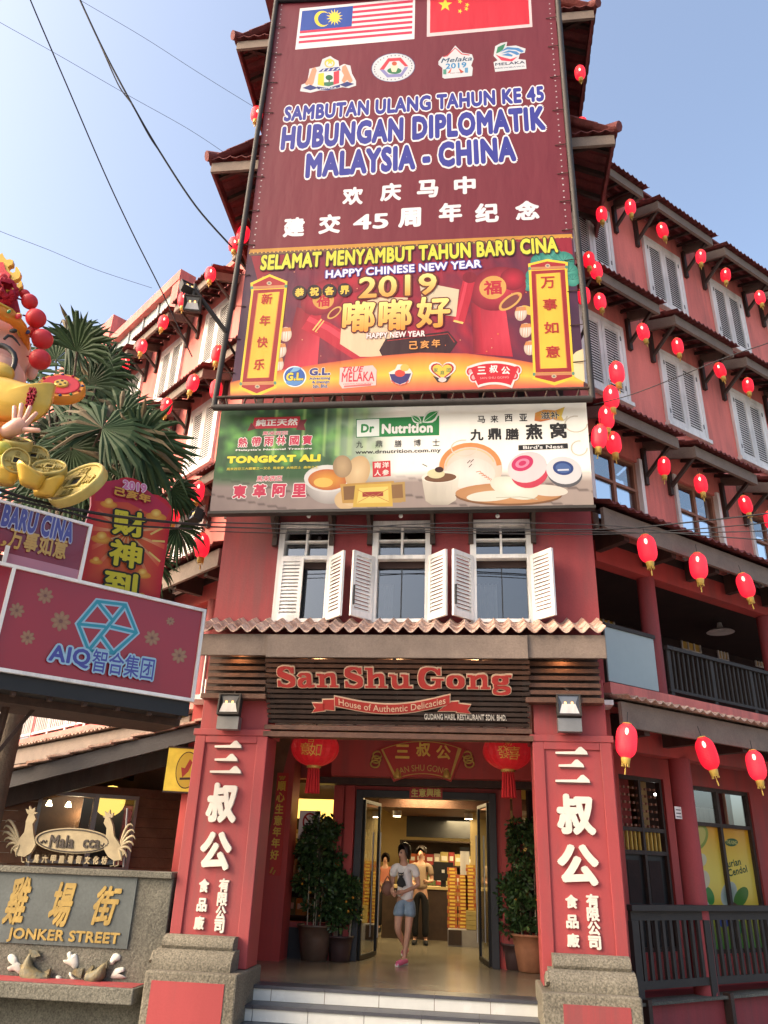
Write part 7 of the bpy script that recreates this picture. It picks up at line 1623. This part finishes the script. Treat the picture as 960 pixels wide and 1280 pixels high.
# orange gift boxes
yb = 16.2
for (px_, n, lab) in ((565.5, 17, 'orange gift box in the left stack by the shop counter'), (579, 15, 'orange gift box in the middle stack by the shop counter'), (589, 18, 'orange gift box in the right stack by the shop counter')):
    c = at_y(px_, 1160, yb); z = .75
    for k in range(n):
        mb = MB(); j = rnd.uniform(-.012, .012); mb.box(c.x-.09+j, c.x+.09+j, yb-.05, yb+.15, z+.001, z+.058, M['pk%d' % (1 if k % 2 else 0)]); mb.box(c.x-.05+j, c.x+.05+j, yb-.054, yb-.0505, z+.015, z+.045, M['gold_letter']); tag(mb.build('gift_box'), lab, 'gift box', 'orange gift boxes stacked by the counter'); z += .06
c = at_y(584, 1160, 15.9)
for k in range(4):
    mb = MB(); mb.box(c.x-.02, c.x+.26, 15.85, 16.05, .76+k*.075, .83+k*.075, M['pk3']); tag(mb.build('flat_box'), 'yellow flat box stacked in front of the orange gift boxes', 'box', 'yellow boxes by the counter')
mb = MB(); mb.box(c.x-.35, c.x+.3, 15.84, 16.4, .481, .75, M['pale_sheet']); mb.box(c.x-.34, c.x-.1, 15.83, 15.839, .5, .74, M['shelf']); tag(mb.build('display_plinth'), 'low box plinth under the stacks of gift boxes', 'plinth')
mb = MB(); mb.box(-2.5, -1.75, 14.2, 14.9, .481, 1.25, M['shelf']); tag(mb.build('display_table'), 'dark display table just inside the left door leaf', 'table')
goods('snack packet on the dark display table by the left door leaf', -2.5, -1.76, 14.25, (1.25,), 'packets on the display table', .15, (.16, .3))
# lit goods behind the porch window at the left
shelf_unit('lit shelf behind the porch window left of the door', -3.15, -2.1, 13.5, (1.0, 1.5, 2.05), .4, 2.6); goods('packet on the lit shelf behind the porch window', -3.13, -2.12, 13.55, (1.0, 1.5, 2.05), 'packets behind the porch window', .2, (.2, .36))
mb = MB(); mb.box(-3.1, -2.3, 13.30, 13.32, 2.42, 2.72, M['litpanel']); tag(mb.build('light_strip_panel'), 'glowing yellow panel behind the porch window left of the door', 'lit panel')
# sign downlights tucked under the canopy
for x in (-3.05, -2.0, -1.0, .0, 1.05):
    l = bpy.data.lights.new('canopy_lamp', 'SPOT'); l.energy = 14; l.color = (1, .5, .2); l.spot_size = R(120); l.spot_blend = .9; l.shadow_soft_size = .05; o = bpy.data.objects.new('canopy_lamp', l); COL.objects.link(o); o.location = (x, 9.50 if -2.6 < x < .6 else 9.52, 4.325)
    t = thing('canopy_lamp', 'small warm lamp tucked under the tiled canopy above the shop sign', 'lamp', (x, 9.5, 4.33), 'lamps under the canopy'); mb = MB(); mb.rev([(.03, -.0), (.03, .02)], (x, 9.5, 4.317), M['lamp'], 10); mb.build('lamp_face', t)
# brackets' bulbs above the front windows
for px_ in (386, 501, 622):
    c = at_y(px_, 645, 9.6); t = thing('eave_bulb', 'small white bulb under the hood over the front windows', 'bulb', c, 'bulbs under the window hood'); mb = MB(); mb.ball(c, .03, M['white'], 10, 8); mb.tube([c, c+V((0, .02, .08))], .015, M['black'], 6); mb.build('globe', t)
# ------------------------------------------------------------------ potted kumquats
M['leaf_dark'] = mat('kumquat_leaf', (.018, .045, .015), .4, .45, 12, 0, col2=(.05, .10, .03)); M['leaf_light'] = mat('kumquat_leaf_light', (.08, .15, .04), .4, .3, 12, 0)
M['fruit'] = mat('kumquat_fruit', (.62, .26, .02), .4, .12, 12, 0); M['cane'] = mat('pale_cane', (.42, .36, .26), .6, .15, 10, 0)
M['pot_brown'] = mat('glazed_brown_pot', (.13, .085, .06), .35, .25, 5, .08, 25, coat=.2); M['pot_clay'] = mat('terracotta_pot', (.34, .15, .08), .7, .2, 5, .15, 30); M['pot_dark'] = mat('dark_purple_pot', (.06, .035, .035), .4, .2, 5, .08, 30); M['soil'] = mat('soil', (.02, .015, .01), .95, .3, 10, .3, 30)
def kumquat(px_, py_, hp, rb, rt, hh, rf, potm, lab, nleaf, seed, clumps=26):
    rs = random.Random(seed); c = at_z(px_, py_, .48); c = V((c.x, c.y+rb, .482)); t = thing('potted_kumquat', lab, 'potted plant', c)
    mb = MB(); mb.rev([(rb*.9, 0), (rb, .01), (rt*.88, hp*.6), (rt*.97, hp-.03), (rt*1.05, hp-.03), (rt*1.06, hp), (rt*.93, hp), (rt*.9, hp-.05)], c, M[potm], 28); mb.rev([(rt*.92, hp-.06), (rt*.92, hp-.05)], c, M['soil'], 20); mb.build('pot', t)
    mb = MB()
    for k in range(7):
        a = rs.uniform(0, 6.28); r_ = rt*rs.uniform(.3, .75); mb.tube([c+V((r_*math.cos(a), r_*math.sin(a), hp-.05)), c+V((r_*1.15*math.cos(a), r_*1.15*math.sin(a), hp+hh*rs.uniform(.5, .8)))], .009, M['cane'], 5)
    mb.build('support_cane', t)
    mb = MB(); mb.tube([c+V((0, 0, hp-.05)), c+V((.02, .01, hp+hh*.35)), c+V((-.02, 0, hp+hh*.8))], [.025, .02, .01], M['trunk'], 7)
    cl = []
    for k in range(clumps):
        z = hp+.10+hh*rs.random()**.85; f = (z-hp)/hh; rr = rf*(1.0 if f < .75 else 1.0-.9*(f-.75))*(.55+.45*rs.random()**.5)*(.8 if f < .25 else 1); a = rs.uniform(0, 6.28)
        p = c+V((rr*math.cos(a), rr*math.sin(a), z)); cl.append((p, rs.uniform(.07, .13))); mb.tube([c+V((0, 0, z-.12)), p], [.008, .004], M['trunk'], 4)
    mb.build('stem', t)
    mb = MB()
    for k in range(nleaf):
        p, r_ = cl[rs.randrange(len(cl))]; d = V((rs.gauss(0, 1), rs.gauss(0, 1), rs.gauss(0, .8))); d.normalize(); q = p+d*r_*rs.random()**.4
        if q.z < c.z+hp+.02: continue
        ax = (d+V((rs.uniform(-.6, .6), rs.uniform(-.6, .6), rs.uniform(-.7, .3)))).normalized(); sd = ax.orthogonal().normalized(); sd = (Matrix.Rotation(rs.uniform(0, 6.28), 3, ax)@sd); L = rs.uniform(.055, .09); w_ = L*.3; nn = ax.cross(sd)
        mb.add([q, q+ax*L*.5+sd*w_, q+ax*L-nn*L*.1, q+ax*L*.5-sd*w_], [(0, 1, 2, 3)], M['leaf_light'] if rs.random() < .16 else M['leaf_dark'])
    mb.build('foliage', t)
    mb = MB()
    for k in range(64):
        p, r_ = cl[rs.randrange(len(cl))]
        if rs.random() < (p.z-c.z-hp)/hh*.9: continue
        a = rs.uniform(0, 6.28); q = p+V((math.cos(a), math.sin(a), rs.uniform(-.6, .6)))*r_*.95; mb.ball(q, rs.uniform(.013, .02), M['fruit'], 8, 6)
    mb.build('fruit', t)
    return t
kumquat(389, 1202, .46, .19, .27, 1.36, .27, 'pot_brown', 'tall potted kumquat shrub in a glazed brown pot left of the shop door', 5200, 1, 80)
kumquat(422, 1203, .33, .15, .19, .70, .20, 'pot_dark', 'small potted kumquat in a dark pot tucked beside the left door jamb', 1900, 2, 28)
kumquat(666, 1217, .47, .19, .27, 1.35, .27, 'pot_clay', 'tall potted kumquat shrub in a terracotta pot right of the shop door', 5200, 3, 80)
kumquat(645, 1214, .33, .15, .19, .72, .19, 'pot_dark', 'small potted kumquat with many fruits in a dark pot right of the door jamb', 1900, 4, 28)

# ------------------------------------------------------------------ people
def skin(name, verts, edges, radii, root, mt, parent=None, levels=2):
    me = bpy.data.meshes.new(name); me.from_pydata([tuple(v) for v in verts], edges, []); me.materials.append(mt)
    o = bpy.data.objects.new(name, me); COL.objects.link(o)
    sk = o.modifiers.new('grow', 'SKIN'); sk.use_smooth_shade = True; sk.branch_smoothing = .6
    lay = me.skin_vertices[0].data if me.skin_vertices else None
    if lay is None:
        bm = bmesh.new(); bm.from_mesh(me); bm.verts.layers.skin.verify(); bm.to_mesh(me); bm.free(); lay = me.skin_vertices[0].data
    for i, r in enumerate(radii):
        lay[i].radius = r if isinstance(r, tuple) else (r, r); lay[i].use_root = (i == root)
    sb = o.modifiers.new('smooth', 'SUBSURF'); sb.levels = levels; sb.render_levels = levels
    if parent is not None: o.parent = parent
    return o
def limb(points): return points
M['skin'] = mat('skin', (.58, .33, .23), .5, .06, 6, .03, 60); M['hair'] = mat('black_hair', (.018, .011, .009), .4, .2, 20, .3, 60); M['tee'] = mat('white_cotton', (.88, .87, .85), .85, .05, 6, .3, 20); M['denim'] = mat('pale_denim', (.24, .34, .45), .85, .15, 10, .3, 60); M['pink_shoe'] = mat('pink_trainer', (.72, .16, .30), .5, .1, 8, 0); M['taupe'] = mat('taupe_cotton', (.30, .21, .14), .85, .1, 6, .3, 20); M['black_cloth'] = mat('black_cotton', (.014, .014, .017), .85, .2, 6, .3, 20); M['bag'] = mat('brown_leather_bag', (.20, .10, .07), .5, .2, 6, .1, 30); M['shirt_blue'] = mat('navy_cotton', (.03, .04, .08), .85, .2, 6, .2, 20); M['shirt_pink'] = mat('salmon_cotton', (.50, .18, .12), .85, .1, 6, .2, 20)
def hand(o_parent, w, d, mt, side):
    """palm and five curled fingers from wrist point w along d"""
    mb = MB(); d = V(d).normalized(); s = d.cross(Y); s = (s if s.length > .2 else d.cross(Z)).normalized(); n = d.cross(s)
    mb.tube([w, w+d*.03, w+d*.075], [.024, .032, .030], mt, 8)
    for k, L in enumerate((.055, .065, .06, .045)):
        b = w+d*.07+s*(.021-.014*k); mb.tube([b, b+d*L*.55+n*.006, b+d*L*.85+n*.02], [.0085, .008, .006], mt, 6)
    b = w+d*.025+s*.028; mb.tube([b, b+s*.02+d*.025, b+s*.022+d*.05+n*.01], [.011, .0095, .007], mt, 6)
    return mb
def person(label, base, rz, J, cloth, hair_len, group=None, k=1.0):
    """J: joint dictionary in metres (x to the picture's right, y away, z up)"""
    t = thing('person', label, 'person', base, group)
    P = {n: V(p)*k for n, p in J.items()}
    order = ['pelvis', 'waist', 'chest', 'neck0', 'neck1', 'head0', 'head1', 'head2', 'shL', 'elL', 'wrL', 'hdL', 'shR', 'elR', 'wrR', 'hdR', 'hipL', 'knL', 'anL', 'toL', 'hipR', 'knR', 'anR', 'toR', 'nose']
    rad = {'pelvis': (.135, .105), 'waist': (.11, .088), 'chest': (.135, .10), 'neck0': (.06, .06), 'neck1': (.048, .05), 'head0': (.062, .07), 'head1': (.078, .092), 'head2': (.06, .07), 'shL': .052, 'shR': .052, 'elL': .036, 'elR': .036, 'wrL': .026, 'wrR': .026, 'hdL': .024, 'hdR': .024, 'hipL': .082, 'hipR': .082, 'knL': .05, 'knR': .05, 'anL': .033, 'anR': .033, 'toL': .03, 'toR': .03, 'nose': .012}
    ed = [('pelvis', 'waist'), ('waist', 'chest'), ('chest', 'neck0'), ('neck0', 'neck1'), ('neck1', 'head0'), ('head0', 'head1'), ('head1', 'head2'), ('neck0', 'shL'), ('shL', 'elL'), ('elL', 'wrL'), ('wrL', 'hdL'), ('neck0', 'shR'), ('shR', 'elR'), ('elR', 'wrR'), ('wrR', 'hdR'), ('pelvis', 'hipL'), ('hipL', 'knL'), ('knL', 'anL'), ('anL', 'toL'), ('pelvis', 'hipR'), ('hipR', 'knR'), ('knR', 'anR'), ('anR', 'toR'), ('head1', 'nose')]
    def grow(name, names, mt, add=0.0, over=None, lev=2):
        ix = {n: i for i, n in enumerate(names)}; rr = []
        for n in names:
            r = (over or {}).get(n, rad.get(n)); r = r if isinstance(r, tuple) else (r, r); rr.append(((r[0]+add)*k, (r[1]+add)*k))
        o = skin(name, [P[n] for n in names], [(ix[a], ix[b]) for a, b in ed2 if a in ix and b in ix], rr, 0, mt, t, lev); return o
    ed2 = ed
    body = grow('body', order, M['skin'])
    # hands
    for s in 'LR':
        mb = hand(t, P['wr'+s], P['hd'+s]-P['wr'+s], M['skin'], s); mb.v = [v+V(base) for v in mb.v]; mb.build('hand', t)
    # clothes
    P['slL'] = P['shL'].lerp(P['elL'], cloth.get('sleeve', .6)); P['slR'] = P['shR'].lerp(P['elR'], cloth.get('sleeve', .6))
    P['hem'] = P['pelvis']+V((0, 0, cloth.get('hem', .02)))
    ed2 = [('hem', 'waist'), ('waist', 'chest'), ('chest', 'neck0'), ('neck0', 'shL'), ('neck0', 'shR'), ('shL', 'slL'), ('shR', 'slR')]
    rad.update({'slL': .05, 'slR': .05, 'hem': (.142, .112)})
    grow('shirt', ['hem', 'waist', 'chest', 'neck0', 'shL', 'shR', 'slL', 'slR'], M[cloth['shirt']], .012, {'waist': (.125, .1), 'neck0': (.075, .06), 'slL': .048, 'slR': .048, 'shL': .055, 'shR': .055})
    f = cloth.get('leg', .95)
    for s in 'LR': P['cu'+s] = P['hip'+s].lerp(P['kn'+s], min(1, f*2)) if f < .5 else P['kn'+s].lerp(P['an'+s], (f-.5)*2)
    if f < .5:
        ed2 = [('pelvis', 'hipL'), ('pelvis', 'hipR'), ('hipL', 'cuL'), ('hipR', 'cuR'), ('pelvis', 'wb')]; P['wb'] = P['pelvis']+V((0, 0, .1)); rad.update({'cuL': .085, 'cuR': .085, 'wb': (.125, .1)})
        grow('shorts', ['pelvis', 'hipL', 'hipR', 'cuL', 'cuR', 'wb'], M[cloth['leg_mat']], .014)
    else:
        ed2 = [('pelvis', 'hipL'), ('pelvis', 'hipR'), ('hipL', 'knL'), ('hipR', 'knR'), ('knL', 'cuL'), ('knR', 'cuR'), ('pelvis', 'wb')]; P['wb'] = P['pelvis']+V((0, 0, .08)); rad.update({'cuL': .055, 'cuR': .055, 'wb': (.125, .1)})
        grow('trousers', ['pelvis', 'hipL', 'hipR', 'knL', 'knR', 'cuL', 'cuR', 'wb'], M[cloth['leg_mat']], .016)
    for s in 'LR':
        mb = MB(); a, b = P['an'+s]+V(base), P['to'+s]+V(base); d = (b-a); d.z = 0; d = d.normalized() if d.length > .01 else V((0, -1, 0))
        mb.tube([a-d*.06+V((0, 0, -.035)), a+V((0, 0, -.03)), a+d*.10+V((0, 0, -.045)), a+d*.17+V((0, 0, -.055)), a+d*.2+V((0, 0, -.058))], [.034, .044, .042, .036, .015], M[cloth['shoe']], 10)
        mb.tube([a-d*.07+V((0, 0, -.062)), a+d*.19+V((0, 0, -.068))], [.03, .03], M['tee' if cloth['shoe'] == 'pink_shoe' else 'black_cloth'], 8); mb.build('shoe', t)
    # hair: a cap round the back and sides, open to the face
    hd, fc = P['head1']+V(base), (P['nose']-P['head1']).normalized(); mb = MB(); sd = fc.cross(Z).normalized()
    n1, n2 = 20, 12; vs = []
    for j in range(n2+1):
        th = math.pi*.62*j/n2 if hair_len < .1 else math.pi*.55*j/n2
        for i in range(n1):
            a = 2*math.pi*i/n1; out = fc*math.cos(a)+sd*math.sin(a); front_ = max(0, math.cos(a)); tt = th*(1-.68*front_**1.2)
            q = hd+V((0, 0, .035*k))+out*(.101*k*math.sin(tt)*(1.05 if front_ == 0 else 1.0))+V((0, 0, .112*k*math.cos(tt)))
            if j == n2 and front_ < .55: q = q+V((0, 0, -hair_len*(1-front_)))+out*(-.004)
            vs.append(q)
    mb.add(vs, [(j*n1+i, (j+1)*n1+i, (j+1)*n1+(i+1) % n1, j*n1+(i+1) % n1) for j in range(n2) for i in range(n1)], M['hair'], True)
    ho = mb.build('hair', t); so_ = ho.modifiers.new('thick', 'SOLIDIFY'); so_.thickness = .012; so_.offset = 0
    mb = MB()
    for s in (-1, 1): mb.ball(hd+fc*.078*k+sd*s*.032*k+V((0, 0, .012*k)), .009*k, M['black'], 8, 6)
    mb.ball(hd+fc*.078*k+V((0, 0, -.045*k)), .012*k, M['crimson'], 8, 6, (1.5, .7, .5)); mb.build('eyes_and_mouth', t)
    t.rotation_euler = (0, 0, rz); return t, P
# woman stepping out of the door
b0 = at_z(503, 1207, .48); b0 = V((b0.x, b0.y+.02, .48))
W = {'pelvis': (.02, .03, .83), 'waist': (.015, .02, .98), 'chest': (.0, .02, 1.16), 'neck0': (-.01, .02, 1.30), 'neck1': (-.01, .015, 1.355), 'head0': (-.012, .0, 1.40), 'head1': (-.015, -.005, 1.465), 'head2': (-.01, .01, 1.53), 'nose': (-.075, -.075, 1.455),
 'shL': (-.16, .01, 1.265), 'elL': (-.20, .05, 1.04), 'wrL': (-.15, -.13, .93), 'hdL': (-.11, -.17, .91), 'shR': (.15, .03, 1.265), 'elR': (.21, .05, 1.04), 'wrR': (.03, -.12, .95), 'hdR': (-.03, -.15, .94),
 'hipL': (-.07, .03, .80), 'knL': (-.085, -.0, .44), 'anL': (-.01, .26, .20), 'toL': (-.01, .22, .08), 'hipR': (.10, .02, .80), 'knR': (.075, -.02, .44), 'anR': (.02, .0, .085), 'toR': (-.03, -.13, .035)}
wt_, P_ = person('woman in white printed t-shirt, denim shorts and pink trainers leaving the shop', b0, -.12, W, {'shirt': 'tee', 'sleeve': .58, 'hem': -.04, 'leg': .28, 'leg_mat': 'denim', 'shoe': 'pink_shoe'}, .10)
mb = MB(); st = [V(b0)+V(q) for q in ((.12, -.02, 1.285), (.085, -.105, 1.2), (.0, -.128, 1.08), (-.10, -.11, .98), (-.17, -.03, .93))]; mb.tube(st, .008, M['black_cloth'], 6); mb.build('bag_strap', wt_)
bgp = V(b0)+V((-.25, -.02, .98)); bag = thing('shoulder_bag', 'brown bag held under the arm of the woman in white', 'bag', bgp); mb = MB(); mb.ball(bgp, .12, M['bag'], 16, 10, (.75, .45, .85)); mb.tube([bgp+V((-.05, 0, .08)), bgp+V((0, 0, .17)), bgp+V((.05, 0, .08))], .012, M['bag'], 6); mb.build('bag_body', bag)
fr = Fr(V(b0)+V((0, -.132, 0)), X, Z); p = Print(fr, .0, M['vinyl']); blk = (32, 32, 36)
cat = lambda q: p.uvpoly([(x*.9-.02, z) for x, z in q], blk)
cat([(-.05, 1.16), (-.055, 1.215), (-.035, 1.195), (.02, 1.195), (.04, 1.215), (.035, 1.16), (.02, 1.135), (-.035, 1.135)]); cat([(-.04, 1.14), (.03, 1.14), (.07, 1.08), (.085, 1.03), (.05, 1.02), (.03, 1.0), (-.02, 1.01), (-.06, 1.02), (-.075, 1.06)]); p.uvpoly([(-.055, 1.165), (-.025, 1.165), (-.025, 1.18), (-.055, 1.18)], (200, 190, 170)); p.uvpoly([(-.015, 1.165), (.01, 1.165), (.01, 1.18), (-.015, 1.18)], (200, 190, 170)); p.build('cat_print', wt_)
# others in the shop
STAND = {'pelvis': (0, 0, .88), 'waist': (0, 0, 1.02), 'chest': (0, 0, 1.22), 'neck0': (0, .01, 1.37), 'neck1': (0, 0, 1.43), 'head0': (0, -.01, 1.48), 'head1': (0, -.02, 1.55), 'head2': (0, 0, 1.62), 'nose': (.0, -.115, 1.54),
 'shL': (-.17, 0, 1.33), 'elL': (-.21, .03, 1.08), 'wrL': (-.10, -.16, 1.0), 'hdL': (-.05, -.2, 1.01), 'shR': (.17, 0, 1.33), 'elR': (.22, .0, 1.08), 'wrR': (.13, -.2, 1.06), 'hdR': (.09, -.25, 1.08),
 'hipL': (-.085, 0, .84), 'knL': (-.095, -.01, .46), 'anL': (-.10, .03, .085), 'toL': (-.11, -.11, .035), 'hipR': (.085, 0, .84), 'knR': (.095, -.02, .46), 'anR': (.10, .02, .085), 'toR': (.12, -.12, .035)}
d1 = dict(STAND); d1['nose'] = (-.03, -.11, 1.52)
c = at_z(525, 1181, .48); person('person in a taupe shirt and black trousers walking behind the woman in white', (c.x, c.y, .48), 0, d1, {'shirt': 'taupe', 'sleeve': .7, 'hem': .02, 'leg': .96, 'leg_mat': 'black_cloth', 'shoe': 'black_cloth'}, .0, k=.97)
c = at_z(540, 1160, .48); person('person in a navy shirt and shorts half hidden behind the one in taupe', (c.x+.02, c.y, .48), 0, d1, {'shirt': 'shirt_blue', 'sleeve': .6, 'hem': .02, 'leg': .3, 'leg_mat': 'taupe', 'shoe': 'bag'}, .0, k=.98)
d2 = {n: (-p[0], -p[1], p[2]) for n, p in STAND.items()}; d2['nose'] = (.10, .05, 1.50)
c = at_z(597, 1166, .48); person('person in black with back turned, beside the right door leaf', (c.x, c.y, .48), 0, d2, {'shirt': 'black_cloth', 'sleeve': .95, 'hem': -.02, 'leg': .96, 'leg_mat': 'black_cloth', 'shoe': 'tee'}, .0, k=1.02)
d3 = dict(STAND); c = at_y(481, 1100, 18.3); person('person in a salmon shirt far back in the shop on the left', (c.x, 18.3, .48), 0, d3, {'shirt': 'shirt_pink', 'sleeve': .6, 'hem': .02, 'leg': .96, 'leg_mat': 'black_cloth', 'shoe': 'black_cloth'}, .05, k=.9)

# ------------------------------------------------------------------ overhead cables
def cable(label, pts, r=.012, n=None, extra=None):
    """pts: (pixel x, pixel y, distance along +Y)"""
    q = [CAM+ray(x, y)*(d/ray(x, y).y) for x, y, d in pts]; mb = MB(); mb.tube(smooth([tuple(v) for v in q], 6), r, M['cable'], 6)
    for e in (extra or []): mb.tube(smooth([tuple(CAM+ray(x, y)*(d/ray(x, y).y)) for x, y, d in e], 6), r*.7, M['cable'], 5)
    return tag(mb.build('overhead_cable'), label, 'cable')
cable('black cable falling steeply across the left sky to the roof eave', [(20, -50, 7), (38, 0, 7.4), (85, 110, 8.5), (130, 215, 9.6), (165, 290, 10.4), (205, 370, 11.2), (240, 446, 11.8)], .013)
cable('twisted pair of black cables curving across the left sky to the scaffold pipe', [(75, -55, 7), (100, 0, 7.2), (130, 64, 7.6), (165, 130, 8), (200, 190, 8.5), (245, 258, 9), (290, 309, 9.4)], .016, extra=[[(100, 0, 7.18), (128, 62, 7.6), (143, 96, 7.8), (152, 113, 7.9), (166, 131, 8)], [(166, 132, 7.97), (187, 171, 8.3), (203, 194, 8.5)]])
cable('thin grey wire crossing the upper left sky', [(-20, 16, 9), (0, 28, 9.2), (75, 70, 10), (160, 119, 11), (235, 161, 12), (288, 196, 12.6)], .005)
cable('thin grey wire at the top of the left sky running to the tower', [(80, -12, 9), (105, 3, 9.2), (180, 47, 10), (250, 92, 11), (318, 134, 11.6)], .005)
cable('thin grey wire low in the left sky behind the figure', [(-20, 278, 11), (0, 289, 11.2), (60, 312, 12), (120, 337, 13), (190, 360, 14)], .005)
cable('black wire rising to the right across the louvred windows', [(742, 506, 9.3), (790, 493, 9.0), (850, 470, 8.6), (910, 446, 8.3), (975, 424, 8)], .007)
cable('black cable in front of the gold coins running to the billboard', [(-20, 605, 5.6), (30, 622, 5.9), (90, 636, 6.4), (150, 646, 7.1), (215, 653, 8.2), (262, 657, 9.0)], .018, extra=[[(-20, 615, 5.6), (60, 634, 6.1), (150, 655, 7.1), (240, 661, 8.6)]])
for k, (y0, y1, y2, lab) in enumerate(((655, 662, 640, 'uppermost of the black wires under the billboard'), (661, 668, 652, 'second black wire under the billboard'), (666, 665, 663, 'third black wire under the billboard'), (660, 656, 676, 'lowest black wire drooping past the balcony eave'))):
    cable(lab, [(262, y0-2, 9.05), (400, y0+1, 9.15), (560, y1-2, 9.2), (745, y1, 9.1), (860, (y1+y2)/2+2, 8.8), (975, y2, 8.4)], .0065 if k else .009)
